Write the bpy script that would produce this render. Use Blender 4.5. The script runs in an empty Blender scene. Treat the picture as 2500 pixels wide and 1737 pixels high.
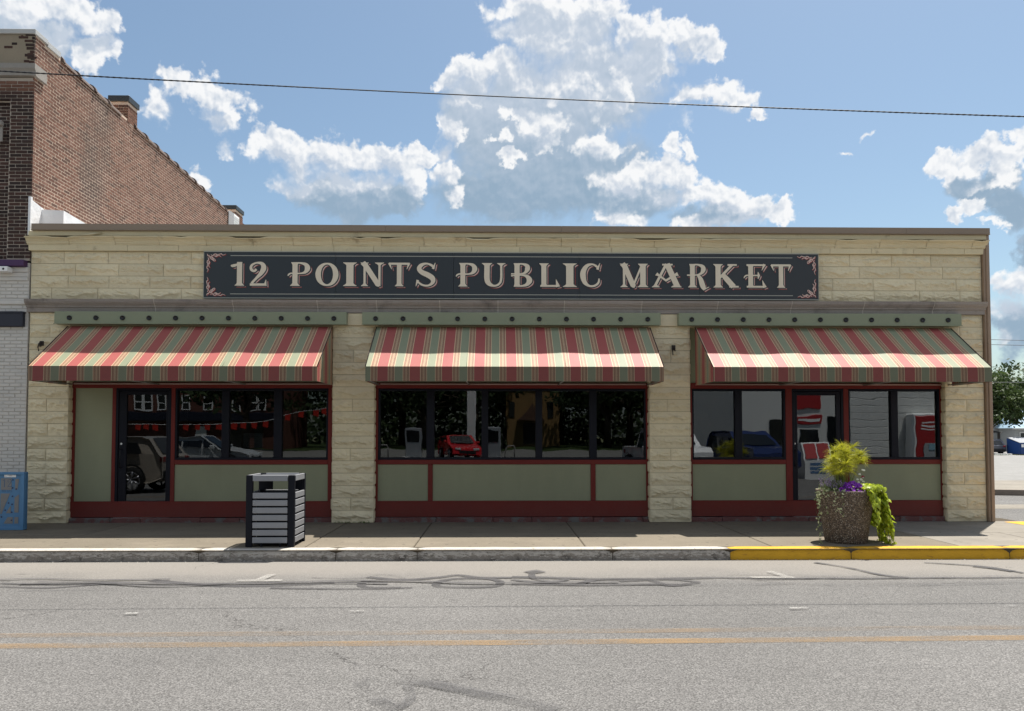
import bpy, bmesh, math, random
from mathutils import Vector, Matrix, noise
R = math.radians
scene = bpy.context.scene
col = scene.collection

# ------------------------------------------------------------------ camera
cam_data = bpy.data.cameras.new("camera")
cam = bpy.data.objects.new("camera", cam_data)
col.objects.link(cam)
cam.location = (0.0, 0.0, 1.50)
cam.rotation_euler = (R(92.1), 0.0, R(-1.05))
cam_data.sensor_fit = 'HORIZONTAL'
cam_data.sensor_width = 36.0
cam_data.lens = 36.0 * 1877.0 / 2500.0
cam_data.shift_y = 0.0483
cam_data.clip_start = 0.1
cam_data.clip_end = 5000.0
scene.camera = cam

# ------------------------------------------------------------------ sky, sun, exposure
SUN_VEC = Vector((0.235, 0.288, 1.0)).normalized()       # towards the sun: high, behind the shop, a little right
SUN_ELEV = math.asin(SUN_VEC.z)
SUN_AZ = math.atan2(SUN_VEC.x, SUN_VEC.y)
SKY_STRENGTH = 0.075
world = bpy.data.worlds.new("World")
scene.world = world
world.use_nodes = True
WT = world.node_tree
WT.nodes.clear()

def wn(kind, tree=None, **kw):
    n = (tree or WT).nodes.new(kind)
    for k, v in kw.items():
        setattr(n, k, v)
    return n

class G:
    """Small helper that chains math nodes in one node tree."""
    def __init__(self, tree):
        self.t = tree
    def put(self, sock, v):
        if isinstance(v, (int, float)):
            sock.default_value = v
        elif isinstance(v, (tuple, list)):
            sock.default_value = v
        else:
            self.t.links.new(v, sock)
    def m(self, op, a, b=0.0, c=0.0, clamp=False):
        n = self.t.nodes.new('ShaderNodeMath')
        n.operation = op
        n.use_clamp = clamp
        self.put(n.inputs[0], a); self.put(n.inputs[1], b); self.put(n.inputs[2], c)
        return n.outputs[0]
    def v(self, op, a, b=(0, 0, 0), scale=None):
        n = self.t.nodes.new('ShaderNodeVectorMath')
        n.operation = op
        self.put(n.inputs[0], a); self.put(n.inputs[1], b)
        if scale is not None:
            self.put(n.inputs[3], scale)
        return n.outputs['Value'] if op in ('LENGTH', 'DOT_PRODUCT', 'DISTANCE') else n.outputs[0]
    def noise(self, vec, scale, detail=4.0, rough=0.5, lac=2.0, kind='FBM', dist=0.0, out=0, d2=False):
        n = self.t.nodes.new('ShaderNodeTexNoise')
        if d2: n.noise_dimensions = '2D'
        n.noise_type = kind
        n.normalize = True if kind in ('FBM',) else n.normalize
        self.put(n.inputs['Vector'], vec)
        n.inputs['Scale'].default_value = scale
        n.inputs['Detail'].default_value = detail
        n.inputs['Roughness'].default_value = rough
        n.inputs['Lacunarity'].default_value = lac
        n.inputs['Distortion'].default_value = dist
        return n.outputs[out]
    def voro(self, vec, scale, feature='F1', detail=0.0, rough=0.5, out='Distance', rnd=1.0, smooth=1.0, d2=False):
        n = self.t.nodes.new('ShaderNodeTexVoronoi')
        if d2: n.voronoi_dimensions = '2D'
        n.feature = feature
        if hasattr(n, 'normalize'):
            n.normalize = False
        self.put(n.inputs['Vector'], vec)
        n.inputs['Scale'].default_value = scale
        if 'Detail' in n.inputs: n.inputs['Detail'].default_value = detail
        if 'Roughness' in n.inputs: n.inputs['Roughness'].default_value = rough
        if 'Smoothness' in n.inputs and feature == 'SMOOTH_F1': n.inputs['Smoothness'].default_value = smooth
        n.inputs['Randomness'].default_value = rnd
        return n.outputs[out]
    def ramp(self, fac, a, b, lo=0.0, hi=1.0, smooth=True):
        n = self.t.nodes.new('ShaderNodeMapRange')
        n.interpolation_type = 'SMOOTHSTEP' if smooth else 'LINEAR'
        n.clamp = True
        self.put(n.inputs[0], fac); self.put(n.inputs[1], a); self.put(n.inputs[2], b)
        self.put(n.inputs[3], lo); self.put(n.inputs[4], hi)
        return n.outputs[0]
    def mix(self, fac, a, b, blend='MIX'):
        n = self.t.nodes.new('ShaderNodeMix')
        n.data_type = 'RGBA'
        n.blend_type = blend
        n.clamp_factor = True
        def c(x):
            return tuple(x) + (1.0,) if isinstance(x, (tuple, list)) and len(x) == 3 else x
        self.put(n.inputs[0], fac); self.put(n.inputs[6], c(a)); self.put(n.inputs[7], c(b))
        return n.outputs[2]
    def sep(self, vec):
        n = self.t.nodes.new('ShaderNodeSeparateXYZ')
        self.put(n.inputs[0], vec)
        return n.outputs
    def comb(self, x, y, z):
        n = self.t.nodes.new('ShaderNodeCombineXYZ')
        self.put(n.inputs[0], x); self.put(n.inputs[1], y); self.put(n.inputs[2], z)
        return n.outputs[0]

# cumulus banks, by compass direction: (azimuth, elevation, half width, half height, weight, sunlit or shaded) in degrees
CLOUDS = [
    (2.1, 21.5, 6.36, 5.41, 1.0, 0),
    (6.1, 18.5, 6.25, 3.29, 1.0, 0),
    (1.1, 17.3, 6.68, 2.14, 1.0, 0),
    (7.8, 24.3, 4.61, 3.31, 1.0, 0),
    (4.5, 28.3, 4.69, 2.35, 1.0, 0),
    (-1.9, 22.7, 2.36, 3.13, 1.0, 0),
    (10.8, 25.5, 1.96, 1.63, 1.0, 0),
    (10.4, 16.8, 3.55, 1.52, 1.0, 0),
    (16.5, 15.5, 3.37, 1.06, 1.0, 0),
    (-10.5, 16.5, 4.25, 1.37, 1.0, 0),
    (-7.2, 16.4, 1.98, 1.08, 1.0, 0),
    (-13.0, 16.8, 2.55, 1.05, 1.0, 0),
    (-31.7, 24.1, 1.96, 0.95, 1.0, 0),
    (-30.0, 23.8, 1.51, 0.98, 1.0, 0),
    (-27.7, 24.3, 0.79, 0.99, 1.0, 0),
    (33.4, 15.3, 1.88, 1.19, 1.0, 0),
    (34.6, 13.8, 1.38, 1.58, 1.0, 0),
    (32.0, 15.8, 1.10, 1.07, 1.0, 0),
    (34.4, 6.4, 1.37, 1.65, 1.0, 0),
    (34.8, 11.3, 0.92, 1.07, 1.0, 0),
    (4.5, 27.3, 4.35, 2.00, 0.85, 1),
    (6.2, 24.4, 2.33, 1.96, 0.6, 1),
    (2.1, 27.5, 2.03, 1.60, 0.7, 1),
    (-1.9, 25.5, 2.02, 1.11, 1.0, 1),
    (0.1, 25.8, 2.36, 1.16, 1.0, 1),
    (2.5, 25.1, 2.02, 1.25, 1.0, 1),
    (-3.6, 24.8, 1.18, 0.98, 1.0, 1),
    (-2.6, 23.8, 1.35, 0.85, 1.0, 1),
    (4.1, 24.4, 1.01, 0.85, 1.0, 1),
    (2.8, 29.4, 3.04, 1.04, 1.0, 1),
    (7.2, 29.0, 2.33, 1.56, 1.0, 1),
    (1.1, 28.3, 1.69, 0.80, 0.5, 1),
    (10.5, 27.4, 1.64, 1.58, 1.0, 1),
    (11.5, 26.6, 1.63, 1.34, 1.0, 1),
    (14.4, 26.2, 2.22, 1.33, 1.0, 1),
    (16.1, 25.9, 1.00, 0.67, 1.0, 1),
    (12.8, 25.1, 1.93, 0.82, 1.0, 1),
    (13.7, 27.2, 0.96, 0.79, 1.0, 1),
    (-3.8, 21.8, 0.84, 1.31, 1.0, 1),
    (-4.3, 20.3, 0.84, 0.95, 1.0, 1),
    (-5.8, 20.1, 1.06, 0.77, 1.0, 1),
    (-3.9, 18.8, 1.17, 1.27, 1.0, 1),
    (-3.3, 17.3, 0.84, 0.92, 0.7, 1),
    (1.8, 23.0, 1.42, 0.58, 1.0, 1),
    (3.3, 22.3, 1.28, 1.10, 1.0, 1),
    (3.5, 20.9, 0.87, 1.12, 1.0, 1),
    (1.4, 19.8, 1.28, 0.51, 1.0, 1),
    (-0.2, 21.2, 0.67, 0.35, 0.7, 1),
    (0.8, 21.5, 0.47, 0.59, 0.6, 1),
    (9.0, 23.2, 0.99, 1.42, 1.0, 1),
    (9.3, 24.8, 0.99, 1.39, 0.8, 1),
    (7.5, 20.5, 1.82, 1.24, 0.9, 1),
    (9.4, 18.1, 2.29, 1.27, 1.0, 1),
    (11.7, 18.4, 1.93, 1.25, 1.0, 1),
    (13.0, 18.2, 1.44, 1.25, 1.0, 1),
    (12.7, 17.0, 1.92, 1.06, 1.0, 1),
    (8.8, 15.9, 1.97, 0.93, 0.8, 1),
    (10.7, 15.4, 1.94, 0.68, 0.7, 1),
    (15.6, 16.8, 1.41, 1.26, 1.0, 1),
    (17.1, 16.2, 1.54, 1.34, 1.0, 1),
    (18.6, 15.6, 1.51, 1.07, 1.0, 1),
    (20.3, 15.4, 1.19, 0.53, 1.0, 1),
    (16.2, 14.9, 1.70, 0.76, 1.0, 1),
    (14.4, 15.0, 1.01, 0.67, 1.0, 1),
    (18.0, 14.8, 1.82, 0.60, 1.0, 1),
    (-15.9, 19.4, 1.87, 1.21, 1.0, 1),
    (-14.3, 18.8, 1.89, 1.52, 1.0, 1),
    (-12.3, 19.3, 1.93, 1.52, 1.0, 1),
    (-10.5, 19.6, 1.79, 1.06, 1.0, 1),
    (-8.6, 19.4, 1.71, 1.36, 1.0, 1),
    (-7.2, 18.7, 1.52, 1.44, 1.0, 1),
    (-6.3, 17.8, 0.99, 1.67, 1.0, 1),
    (-8.9, 17.8, 2.63, 1.27, 1.0, 1),
    (-11.8, 17.8, 2.58, 1.43, 1.0, 1),
    (-14.3, 17.3, 2.21, 1.19, 1.0, 1),
    (-32.4, 25.1, 1.68, 0.98, 1.0, 1),
    (-30.5, 25.4, 1.88, 1.09, 1.0, 1),
    (-28.6, 25.6, 1.69, 1.01, 1.0, 1),
    (-27.4, 25.6, 1.11, 1.12, 1.0, 1),
    (-27.2, 24.1, 0.85, 0.90, 1.0, 1),
    (-27.9, 23.5, 1.10, 0.90, 1.0, 1),
    (-29.5, 24.3, 1.40, 0.97, 1.0, 1),
    (-31.7, 24.4, 1.46, 0.71, 0.6, 1),
    (-23.5, 23.0, 1.07, 0.71, 0.8, 1),
    (-22.7, 22.6, 1.14, 0.95, 0.75, 1),
    (-23.8, 21.3, 1.26, 1.01, 0.7, 1),
    (-20.1, 22.6, 1.63, 0.97, 0.85, 1),
    (-20.4, 21.3, 1.53, 1.15, 0.8, 1),
    (-19.1, 21.2, 1.20, 1.16, 0.85, 1),
    (-19.3, 19.7, 0.65, 0.90, 0.75, 1),
    (-21.1, 17.3, 0.93, 0.80, 0.85, 1),
    (15.6, 23.6, 2.34, 0.83, 0.85, 1),
    (14.0, 23.2, 1.34, 1.01, 0.8, 1),
    (17.2, 22.8, 1.61, 0.72, 0.8, 1),
    (18.7, 21.7, 0.82, 0.42, 0.7, 1),
    (14.0, 22.0, 1.21, 0.63, 0.55, 1),
    (13.2, 20.5, 0.71, 0.93, 0.6, 1),
    (14.3, 20.0, 0.70, 0.70, 0.65, 1),
    (24.7, 18.5, 0.67, 0.25, 0.5, 1),
    (26.4, 19.7, 0.49, 0.27, 0.45, 1),
    (30.5, 17.2, 0.91, 0.86, 1.0, 1),
    (31.5, 16.5, 0.74, 0.96, 0.9, 1),
    (32.9, 17.0, 1.25, 0.84, 1.0, 1),
    (33.9, 16.5, 0.98, 0.94, 1.0, 1),
    (34.9, 17.1, 0.74, 1.08, 1.0, 1),
    (33.7, 15.5, 1.18, 0.58, 0.7, 1),
    (32.7, 14.1, 0.87, 0.70, 1.0, 1),
    (31.7, 13.6, 0.79, 0.55, 0.9, 1),
    (33.3, 12.9, 0.71, 0.35, 0.8, 1),
    (34.7, 9.2, 1.48, 1.09, 1.0, 1),
    (34.1, 7.8, 1.27, 1.16, 1.0, 1),
    (33.5, 6.2, 0.71, 0.61, 0.7, 1),
]

def front_clouds(lo, hi):
    """Node group: colour of the sky with the cumulus banks between two compass directions."""
    t = bpy.data.node_groups.new("cumulus_sector", 'ShaderNodeTree')
    t.interface.new_socket("Direction", in_out='INPUT', socket_type='NodeSocketVector')
    t.interface.new_socket("Height", in_out='INPUT', socket_type='NodeSocketFloat')
    t.interface.new_socket("Clear sky", in_out='INPUT', socket_type='NodeSocketColor')
    t.interface.new_socket("Sky", in_out='OUTPUT', socket_type='NodeSocketColor')
    gi = t.nodes.new('NodeGroupInput'); go = t.nodes.new('NodeGroupOutput')
    g = G(t)
    P = gi.outputs[0]; height = gi.outputs[1]; sky_col = gi.outputs[2]
    wob = g.noise(P, 0.30, 5.0, 0.60, out=1, d2=True)
    wob = g.v('MULTIPLY', g.v('SUBTRACT', wob, (0.5, 0.5, 0.5)), (3.6, 3.2, 0.0))
    q = g.v('ADD', P, wob)
    near = [c for c in CLOUDS if c[0] + c[2] * 1.4 + 2.2 > lo and c[0] - c[2] * 1.4 - 2.2 < hi]
    def banks(q, items, grow):
        best = None
        for (az, el, ra, re, w, lit) in items:
            d = g.v('MULTIPLY', g.v('SUBTRACT', q, (az, el, 0.0)), (1.0 / (ra * grow), 1.0 / (re * grow), 0.0))
            f = g.m('MULTIPLY_ADD', g.v('LENGTH', d), -w, w)
            best = f if best is None else g.m('SMOOTH_MAX', best, f, 0.12)
        return best
    bright = [c for c in near if c[5]]
    dull = [c for c in near if not c[5]]
    fb = banks(q, bright, 1.42)
    fd = banks(q, dull, 1.15) if dull else g.m('MULTIPLY', fb, 1.0)
    above = banks(g.v('ADD', q, (0.35, 1.15, 0.0)), [c for c in bright if c[2] * c[3] > 1.0], 1.3)
    Pb = g.v('ADD', P, g.v('MULTIPLY', wob, (0.30, 0.30, 0.0)))
    def billow(vec):
        return g.m('MULTIPLY_ADD', g.voro(vec, 0.44, 'SMOOTH_F1', 3.0, 0.62, smooth=0.30, d2=True), -0.60, 0.33)
    b0 = billow(Pb)
    b1 = billow(g.v('ADD', Pb, (0.14, 0.34, 0.0)))
    n1 = g.m('MULTIPLY_ADD', g.noise(P, 1.1, 8.0, 0.60, d2=True), 0.95, -0.475)
    ragged = g.m('ADD', g.m('MULTIPLY', b0, 0.8), g.m('MULTIPLY', n1, 0.62))
    db = g.m('ADD', g.m('MULTIPLY', fb, 1.5), ragged)
    dd = g.m('ADD', g.m('MULTIPLY', fd, 1.6), g.m('MULTIPLY', ragged, 0.40))
    ad = g.ramp(dd, -0.05, 0.65)
    relief = g.m('MULTIPLY', g.m('SUBTRACT', b0, b1), 2.3)
    under = g.ramp(above, 0.05, 0.70, 0.0, 0.78)
    ab = g.ramp(g.m('SUBTRACT', db, g.m('MULTIPLY', under, 0.22)), 0.0, g.m('MULTIPLY_ADD', under, 1.0, 0.40))     # crisp tops, soft undersides
    soft = g.m('MULTIPLY_ADD', g.noise(P, 0.42, 4.0, 0.55, d2=True), 0.8, -0.40)
    thin = g.ramp(db, 0.10, 1.30, 0.16, -0.30)      # the core of a bank is greyer than its rim
    lit = g.m('ADD', g.m('ADD', g.m('ADD', relief, thin), soft), g.m('SUBTRACT', 0.86, under), clamp=True)
    up = g.ramp(height, -0.02, 0.05)
    rise = g.ramp(g.sep(P)[1], 15.5, 27.0, 0.04, 0.95)
    dull_col = g.mix(g.m('ADD', rise, g.m('MULTIPLY', g.m('ADD', soft, g.m('MULTIPLY', relief, 0.5)), 0.55), clamp=True), CLOUD_DARK, CLOUD_MID)
    c = g.mix(g.m('MULTIPLY', g.m('MULTIPLY', ad, 0.95), up), sky_col, dull_col)
    t.links.new(g.mix(g.m('MULTIPLY', g.m('MULTIPLY', ab, 0.97), up), c, g.mix(lit, CLOUD_MID, CLOUD_LIT)), go.inputs[0])
    return t

CLOUD_DARK = (2.1, 2.9, 3.75)
CLOUD_MID = (3.9, 4.4, 5.1)
CLOUD_LIT = (6.6, 6.65, 6.7)

def build_world():
    g = G(WT)
    out = wn('ShaderNodeOutputWorld')
    sky = wn('ShaderNodeTexSky', sky_type='NISHITA')
    sky.sun_disc = False
    sky.sun_elevation = SUN_ELEV
    sky.sun_rotation = SUN_AZ
    sky.altitude = 150.0
    sky.air_density = 1.0
    sky.dust_density = 1.6
    sky.ozone_density = 1.4
    tc = wn('ShaderNodeTexCoord')
    dirv = g.v('NORMALIZE', tc.outputs['Generated'])
    s = g.sep(dirv)
    azs = g.m('MULTIPLY', g.m('ARCTAN2', s[0], s[1]), 57.29578)
    els = g.m('MULTIPLY', g.m('ARCSINE', s[2]), 57.29578)
    P = g.comb(azs, els, 0.0)
    skyc = g.mix(1.0, sky.outputs[0], (0.93, 0.985, 0.93), 'MULTIPLY')      # summer haze leans to cyan
    def bg(c):
        n = wn('ShaderNodeBackground')
        n.inputs['Strength'].default_value = SKY_STRENGTH
        WT.links.new(c, n.inputs['Color'])
        return n.outputs[0]
    def choose(fac, a, b):
        n = wn('ShaderNodeMixShader')
        WT.links.new(fac, n.inputs[0]); WT.links.new(a, n.inputs[1]); WT.links.new(b, n.inputs[2])
        return n.outputs[0]
    # unseen cumulus all round the sky, cover raised to brighten the shaded front
    ext = g.v('MULTIPLY', dirv, (1.0, 1.0, 1.8))
    gen = g.noise(ext, 2.2, 5.0, 0.55)
    ga = g.m('MULTIPLY', g.ramp(gen, 0.46, 0.57), g.ramp(s[2], 0.0, 0.08))
    core = g.ramp(g.noise(ext, 3.4, 4.0, 0.6), 0.40, 0.62)
    rest = bg(g.mix(ga, skyc, g.mix(core, CLOUD_LIT, CLOUD_MID)))
    # the banks before the camera, in six compass sectors so that each looks only at its own clouds
    cuts = [-46.0, -22.0, -9.0, 0.0, 7.0, 16.0, 46.0]
    sh = None
    for i in range(6):
        n = wn('ShaderNodeGroup'); n.node_tree = front_clouds(cuts[i], cuts[i + 1])
        WT.links.new(P, n.inputs[0]); WT.links.new(s[2], n.inputs[1]); WT.links.new(skyc, n.inputs[2])
        part = bg(n.outputs[0])
        sh = part if sh is None else choose(g.m('GREATER_THAN', azs, cuts[i]), sh, part)
    inside = g.m('MULTIPLY', g.m('LESS_THAN', g.m('ABSOLUTE', azs), 46.0), g.m('LESS_THAN', els, 42.0))
    WT.links.new(choose(inside, rest, sh), out.inputs['Surface'])
    world.cycles.sampling_method = 'MANUAL'
    world.cycles.sample_map_resolution = 256
build_world()

sun_data = bpy.data.lights.new("sun", 'SUN')
sun_data.energy = 4.5
sun_data.angle = R(0.53)
sun_data.color = (1.0, 0.955, 0.885)
sun = bpy.data.objects.new("sun", sun_data)
col.objects.link(sun)
sun.location = SUN_VEC * 60
sun.rotation_euler = SUN_VEC.to_track_quat('Z', 'Y').to_euler()

scene.view_settings.view_transform = 'Standard'
scene.view_settings.look = 'None'
scene.view_settings.gamma = 1.0
scene.view_settings.use_curve_mapping = False
scene.view_settings.exposure = 0.95
scene.render.engine = 'CYCLES'
scene.cycles.max_bounces = 6

# ------------------------------------------------------------------ object helpers
def tag(o, label=None, cat=None, group=None, kind=None):
    if label: o['label'] = label
    if cat: o['category'] = cat
    if group: o['group'] = group
    if kind: o['kind'] = kind
    return o

def thing(name, label, cat, loc=(0, 0, 0), rz=0.0, group=None):
    o = bpy.data.objects.new(name, None)
    o.empty_display_size = 0.2
    col.objects.link(o)
    o.location = loc
    o.rotation_euler = (0, 0, rz)
    return tag(o, label, cat, group)

def link(name, me, parent=None, loc=None):
    o = bpy.data.objects.new(name, me)
    col.objects.link(o)
    if parent is not None: o.parent = parent
    if loc is not None: o.location = loc
    return o

def copy_tree(root, loc=None, rz=None, label=None):
    r = root.copy(); col.objects.link(r)
    if loc is not None: r.location = loc
    if rz is not None: r.rotation_euler = (0, 0, rz)
    if label: r['label'] = label
    for ch in list(root.children):
        c = ch.copy(); col.objects.link(c); c.parent = r
        for gch in list(ch.children):
            d = gch.copy(); col.objects.link(d); d.parent = c
    return r

class MB:
    """Collects faces and links them as one mesh object."""
    def __init__(self):
        self.v = []; self.f = []; self.s = []; self.tint = None
    def add(self, vs, fs, smooth=False):
        n = len(self.v)
        self.v.extend([tuple(p) for p in vs])
        for f in fs:
            self.f.append(tuple(i + n for i in f)); self.s.append(smooth)
        return self
    def quad(self, a, b, c, d, smooth=False):
        return self.add([a, b, c, d], [(0, 1, 2, 3)], smooth)
    def box(self, x0, x1, y0, y1, z0, z1):
        vs = [(x0, y0, z0), (x1, y0, z0), (x1, y1, z0), (x0, y1, z0), (x0, y0, z1), (x1, y0, z1), (x1, y1, z1), (x0, y1, z1)]
        return self.add(vs, [(0, 3, 2, 1), (4, 5, 6, 7), (0, 1, 5, 4), (1, 2, 6, 5), (2, 3, 7, 6), (3, 0, 4, 7)])
    def cbox(self, x0, x1, y0, y1, z0, z1, c=0.006):
        """box with chamfered edges"""
        c = min(c, abs(x1 - x0) * .4, abs(y1 - y0) * .4, abs(z1 - z0) * .4)
        X = (x0, x1); Y = (y0, y1); Z = (z0, z1)
        vs = []; idx = {}
        for i in (0, 1):
            for j in (0, 1):
                for k in (0, 1):
                    sx = c if i == 0 else -c; sy = c if j == 0 else -c; sz = c if k == 0 else -c
                    idx[(i, j, k, 'x')] = len(vs); vs.append((X[i], Y[j] + sy, Z[k] + sz))
                    idx[(i, j, k, 'y')] = len(vs); vs.append((X[i] + sx, Y[j], Z[k] + sz))
                    idx[(i, j, k, 'z')] = len(vs); vs.append((X[i] + sx, Y[j] + sy, Z[k]))
        fs = []
        def q(l, flip):
            fs.append(tuple(reversed(l)) if flip else tuple(l))
        for i in (0, 1):
            q([idx[(i, 0, 0, 'x')], idx[(i, 0, 1, 'x')], idx[(i, 1, 1, 'x')], idx[(i, 1, 0, 'x')]], i == 1)
            q([idx[(0, i, 0, 'y')], idx[(1, i, 0, 'y')], idx[(1, i, 1, 'y')], idx[(0, i, 1, 'y')]], i == 1)
            q([idx[(0, 0, i, 'z')], idx[(0, 1, i, 'z')], idx[(1, 1, i, 'z')], idx[(1, 0, i, 'z')]], i == 1)
        for i in (0, 1):
            for j in (0, 1):
                fl = (i == j)
                q([idx[(i, j, 0, 'x')], idx[(i, j, 0, 'y')], idx[(i, j, 1, 'y')], idx[(i, j, 1, 'x')]], not fl)
                q([idx[(i, 0, j, 'x')], idx[(i, 1, j, 'x')], idx[(i, 1, j, 'z')], idx[(i, 0, j, 'z')]], not fl)
                q([idx[(0, i, j, 'y')], idx[(0, i, j, 'z')], idx[(1, i, j, 'z')], idx[(1, i, j, 'y')]], not fl)
        for i in (0, 1):
            for j in (0, 1):
                for k in (0, 1):
                    q([idx[(i, j, k, 'x')], idx[(i, j, k, 'z')], idx[(i, j, k, 'y')]], (i + j + k) % 2 == 1)
        return self.add(vs, fs)
    def prism(self, pts, axis, a0, a1):
        """extrude a 2-D outline along an axis; pts are (u, w) in the other two axes (x: y,z  y: x,z  z: x,y)"""
        n = len(pts)
        def P(u, w, a):
            return {'x': (a, u, w), 'y': (u, a, w), 'z': (u, w, a)}[axis]
        vs = [P(u, w, a0) for u, w in pts] + [P(u, w, a1) for u, w in pts]
        fs = [tuple(range(n - 1, -1, -1)), tuple(range(n, 2 * n))]
        for i in range(n):
            j = (i + 1) % n
            fs.append((i, j, n + j, n + i))
        return self.add(vs, fs)
    def tube(self, path, r, seg=8, smooth=True, cap=True):
        path = [Vector(p) for p in path]
        rs = r if isinstance(r, (list, tuple)) else [r] * len(path)
        vs = []
        up = Vector((0, 0, 1))
        for i, p in enumerate(path):
            d = (path[min(i + 1, len(path) - 1)] - path[max(i - 1, 0)]).normalized()
            a = d.cross(up)
            if a.length < 1e-3: a = d.cross(Vector((0, 1, 0)))
            a.normalize(); b = d.cross(a)
            for k in range(seg):
                t = 2 * math.pi * k / seg
                vs.append(p + (a * math.cos(t) + b * math.sin(t)) * rs[i])
        fs = []
        for i in range(len(path) - 1):
            for k in range(seg):
                k2 = (k + 1) % seg
                fs.append((i * seg + k, i * seg + k2, (i + 1) * seg + k2, (i + 1) * seg + k))
        self.add(vs, fs, smooth)
        if cap:
            n = len(self.v) - len(vs)
            self.f.append(tuple(n + k for k in range(seg - 1, -1, -1))); self.s.append(False)
            e = n + (len(path) - 1) * seg
            self.f.append(tuple(e + k for k in range(seg))); self.s.append(False)
        return self
    def lathe(self, prof, seg=32, cx=0, cy=0, smooth=True, jitter=None):
        vs = []
        for (r, z) in prof:
            for k in range(seg):
                t = 2 * math.pi * k / seg
                vs.append((cx + r * math.cos(t), cy + r * math.sin(t), z))
        fs = []
        for i in range(len(prof) - 1):
            for k in range(seg):
                k2 = (k + 1) % seg
                fs.append((i * seg + k, i * seg + k2, (i + 1) * seg + k2, (i + 1) * seg + k))
        return self.add(vs, fs, smooth)
    def disc(self, c, r, axis='y', seg=16, sign=-1):
        vs = []
        for k in range(seg):
            t = 2 * math.pi * k / seg
            a, b = r * math.cos(t), r * math.sin(t)
            vs.append({'y': (c[0] + a, c[1], c[2] + b), 'z': (c[0] + a, c[1] + b, c[2]), 'x': (c[0], c[1] + a, c[2] + b)}[axis])
        f = tuple(range(seg))
        return self.add(vs, [f if sign > 0 else tuple(reversed(f))])
    def mesh(self, name, mat):
        me = bpy.data.meshes.new(name)
        me.from_pydata(self.v, [], self.f)
        me.polygons.foreach_set('use_smooth', self.s)
        for m_ in (mat if isinstance(mat, (list, tuple)) else [mat]):
            me.materials.append(m_)
        if self.tint is not None:
            at = me.attributes.new('tint', 'FLOAT', 'FACE')
            at.data.foreach_set('value', self.tint)
        me.update()
        return me
    def build(self, name, mat, parent=None, loc=None):
        return link(name, self.mesh(name, mat), parent, loc)

# ------------------------------------------------------------------ materials
MATS = {}
def new_mat(name):
    m = bpy.data.materials.new(name)
    m.use_nodes = True
    nt = m.node_tree
    nt.nodes.clear()
    out = nt.nodes.new('ShaderNodeOutputMaterial')
    bs = nt.nodes.new('ShaderNodeBsdfPrincipled')
    nt.links.new(bs.outputs[0], out.inputs[0])
    MATS[name] = m
    return m, nt, G(nt), bs, out

def pos(nt):
    return nt.nodes.new('ShaderNodeNewGeometry').outputs['Position']
def obco(nt):
    return nt.nodes.new('ShaderNodeTexCoord').outputs['Object']
def objrand(nt):
    return nt.nodes.new('ShaderNodeObjectInfo').outputs['Random']
def bump(nt, g, height, strength=0.3, dist=0.01, normal=None):
    b = nt.nodes.new('ShaderNodeBump')
    b.inputs['Strength'].default_value = strength
    b.inputs['Distance'].default_value = dist
    nt.links.new(height, b.inputs['Height'])
    if normal is not None: nt.links.new(normal, b.inputs['Normal'])
    return b.outputs[0]
def scale3(c, k):
    return tuple(x * k for x in c)

def M(name, c, rough=0.7, spec=0.4, var=0.12, vs=2.5, fine=0.08, fs=60.0, bmp=0.15, bs_=60.0, bd=0.004, metal=0.0,
      rnd=0.0, stain=None, stain_scale=1.2, stain_lo=0.52, stain_hi=0.7, coords='pos', tint=False):
    """general painted / mineral surface: colour with broad and fine variation, optional stains of another colour, fine relief"""
    m, nt, g, bs, out = new_mat(name)
    p = pos(nt) if coords == 'pos' else obco(nt)
    k = g.noise(p, vs, 4.0, 0.55)
    k = g.m('MULTIPLY_ADD', k, var * 2, 1.0 - var)
    if fine:
        k = g.m('MULTIPLY', k, g.m('MULTIPLY_ADD', g.noise(p, fs, 3.0, 0.6), fine * 2, 1.0 - fine))
    if rnd:
        k = g.m('MULTIPLY', k, g.m('MULTIPLY_ADD', objrand(nt), rnd * 2, 1.0 - rnd))
    colr = g.mix(1.0, tuple(c), k, 'MULTIPLY')
    if stain is not None:
        colr = g.mix(g.ramp(g.noise(p, stain_scale, 6.0, 0.65), stain_lo, stain_hi), colr, stain)
    nt.links.new(colr, bs.inputs['Base Color'])
    bs.inputs['Roughness'].default_value = rough
    bs.inputs['Specular IOR Level'].default_value = spec
    bs.inputs['Metallic'].default_value = metal
    if bmp:
        nt.links.new(bump(nt, g, g.noise(p, bs_, 4.0, 0.6), bmp, bd), bs.inputs['Normal'])
    return m

# pale yellow paint over rock-faced stone
def mat_stone():
    m, nt, g, bs, out = new_mat('painted_stone')
    p = pos(nt)
    base = (0.70, 0.61, 0.415)
    k = g.m('MULTIPLY_ADD', g.noise(p, 1.3, 4.0, 0.6), 0.35, 0.82)
    k = g.m('MULTIPLY', k, g.m('MULTIPLY_ADD', objrand(nt), 0.14, 0.93))
    c = g.mix(1.0, base, k, 'MULTIPLY')
    c = g.mix(g.ramp(g.noise(g.v('MULTIPLY', p, (1.0, 1.0, 2.2)), 5.0, 6.0, 0.68), 0.52, 0.78, 0.0, 0.6), c, (0.40, 0.34, 0.24))
    c = g.mix(g.ramp(g.noise(p, 14.0, 5.0, 0.7), 0.62, 0.78, 0.0, 0.55), c, (0.25, 0.215, 0.15))
    nt.links.new(c, bs.inputs['Base Color'])
    bs.inputs['Roughness'].default_value = 0.72
    bs.inputs['Specular IOR Level'].default_value = 0.3
    h = g.m('ADD', g.noise(p, 26.0, 6.0, 0.62), g.m('MULTIPLY', g.noise(p, 120.0, 3.0, 0.6), 0.25))
    nt.links.new(bump(nt, g, h, 0.55, 0.02), bs.inputs['Normal'])
    return m
STONE = mat_stone()
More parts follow.
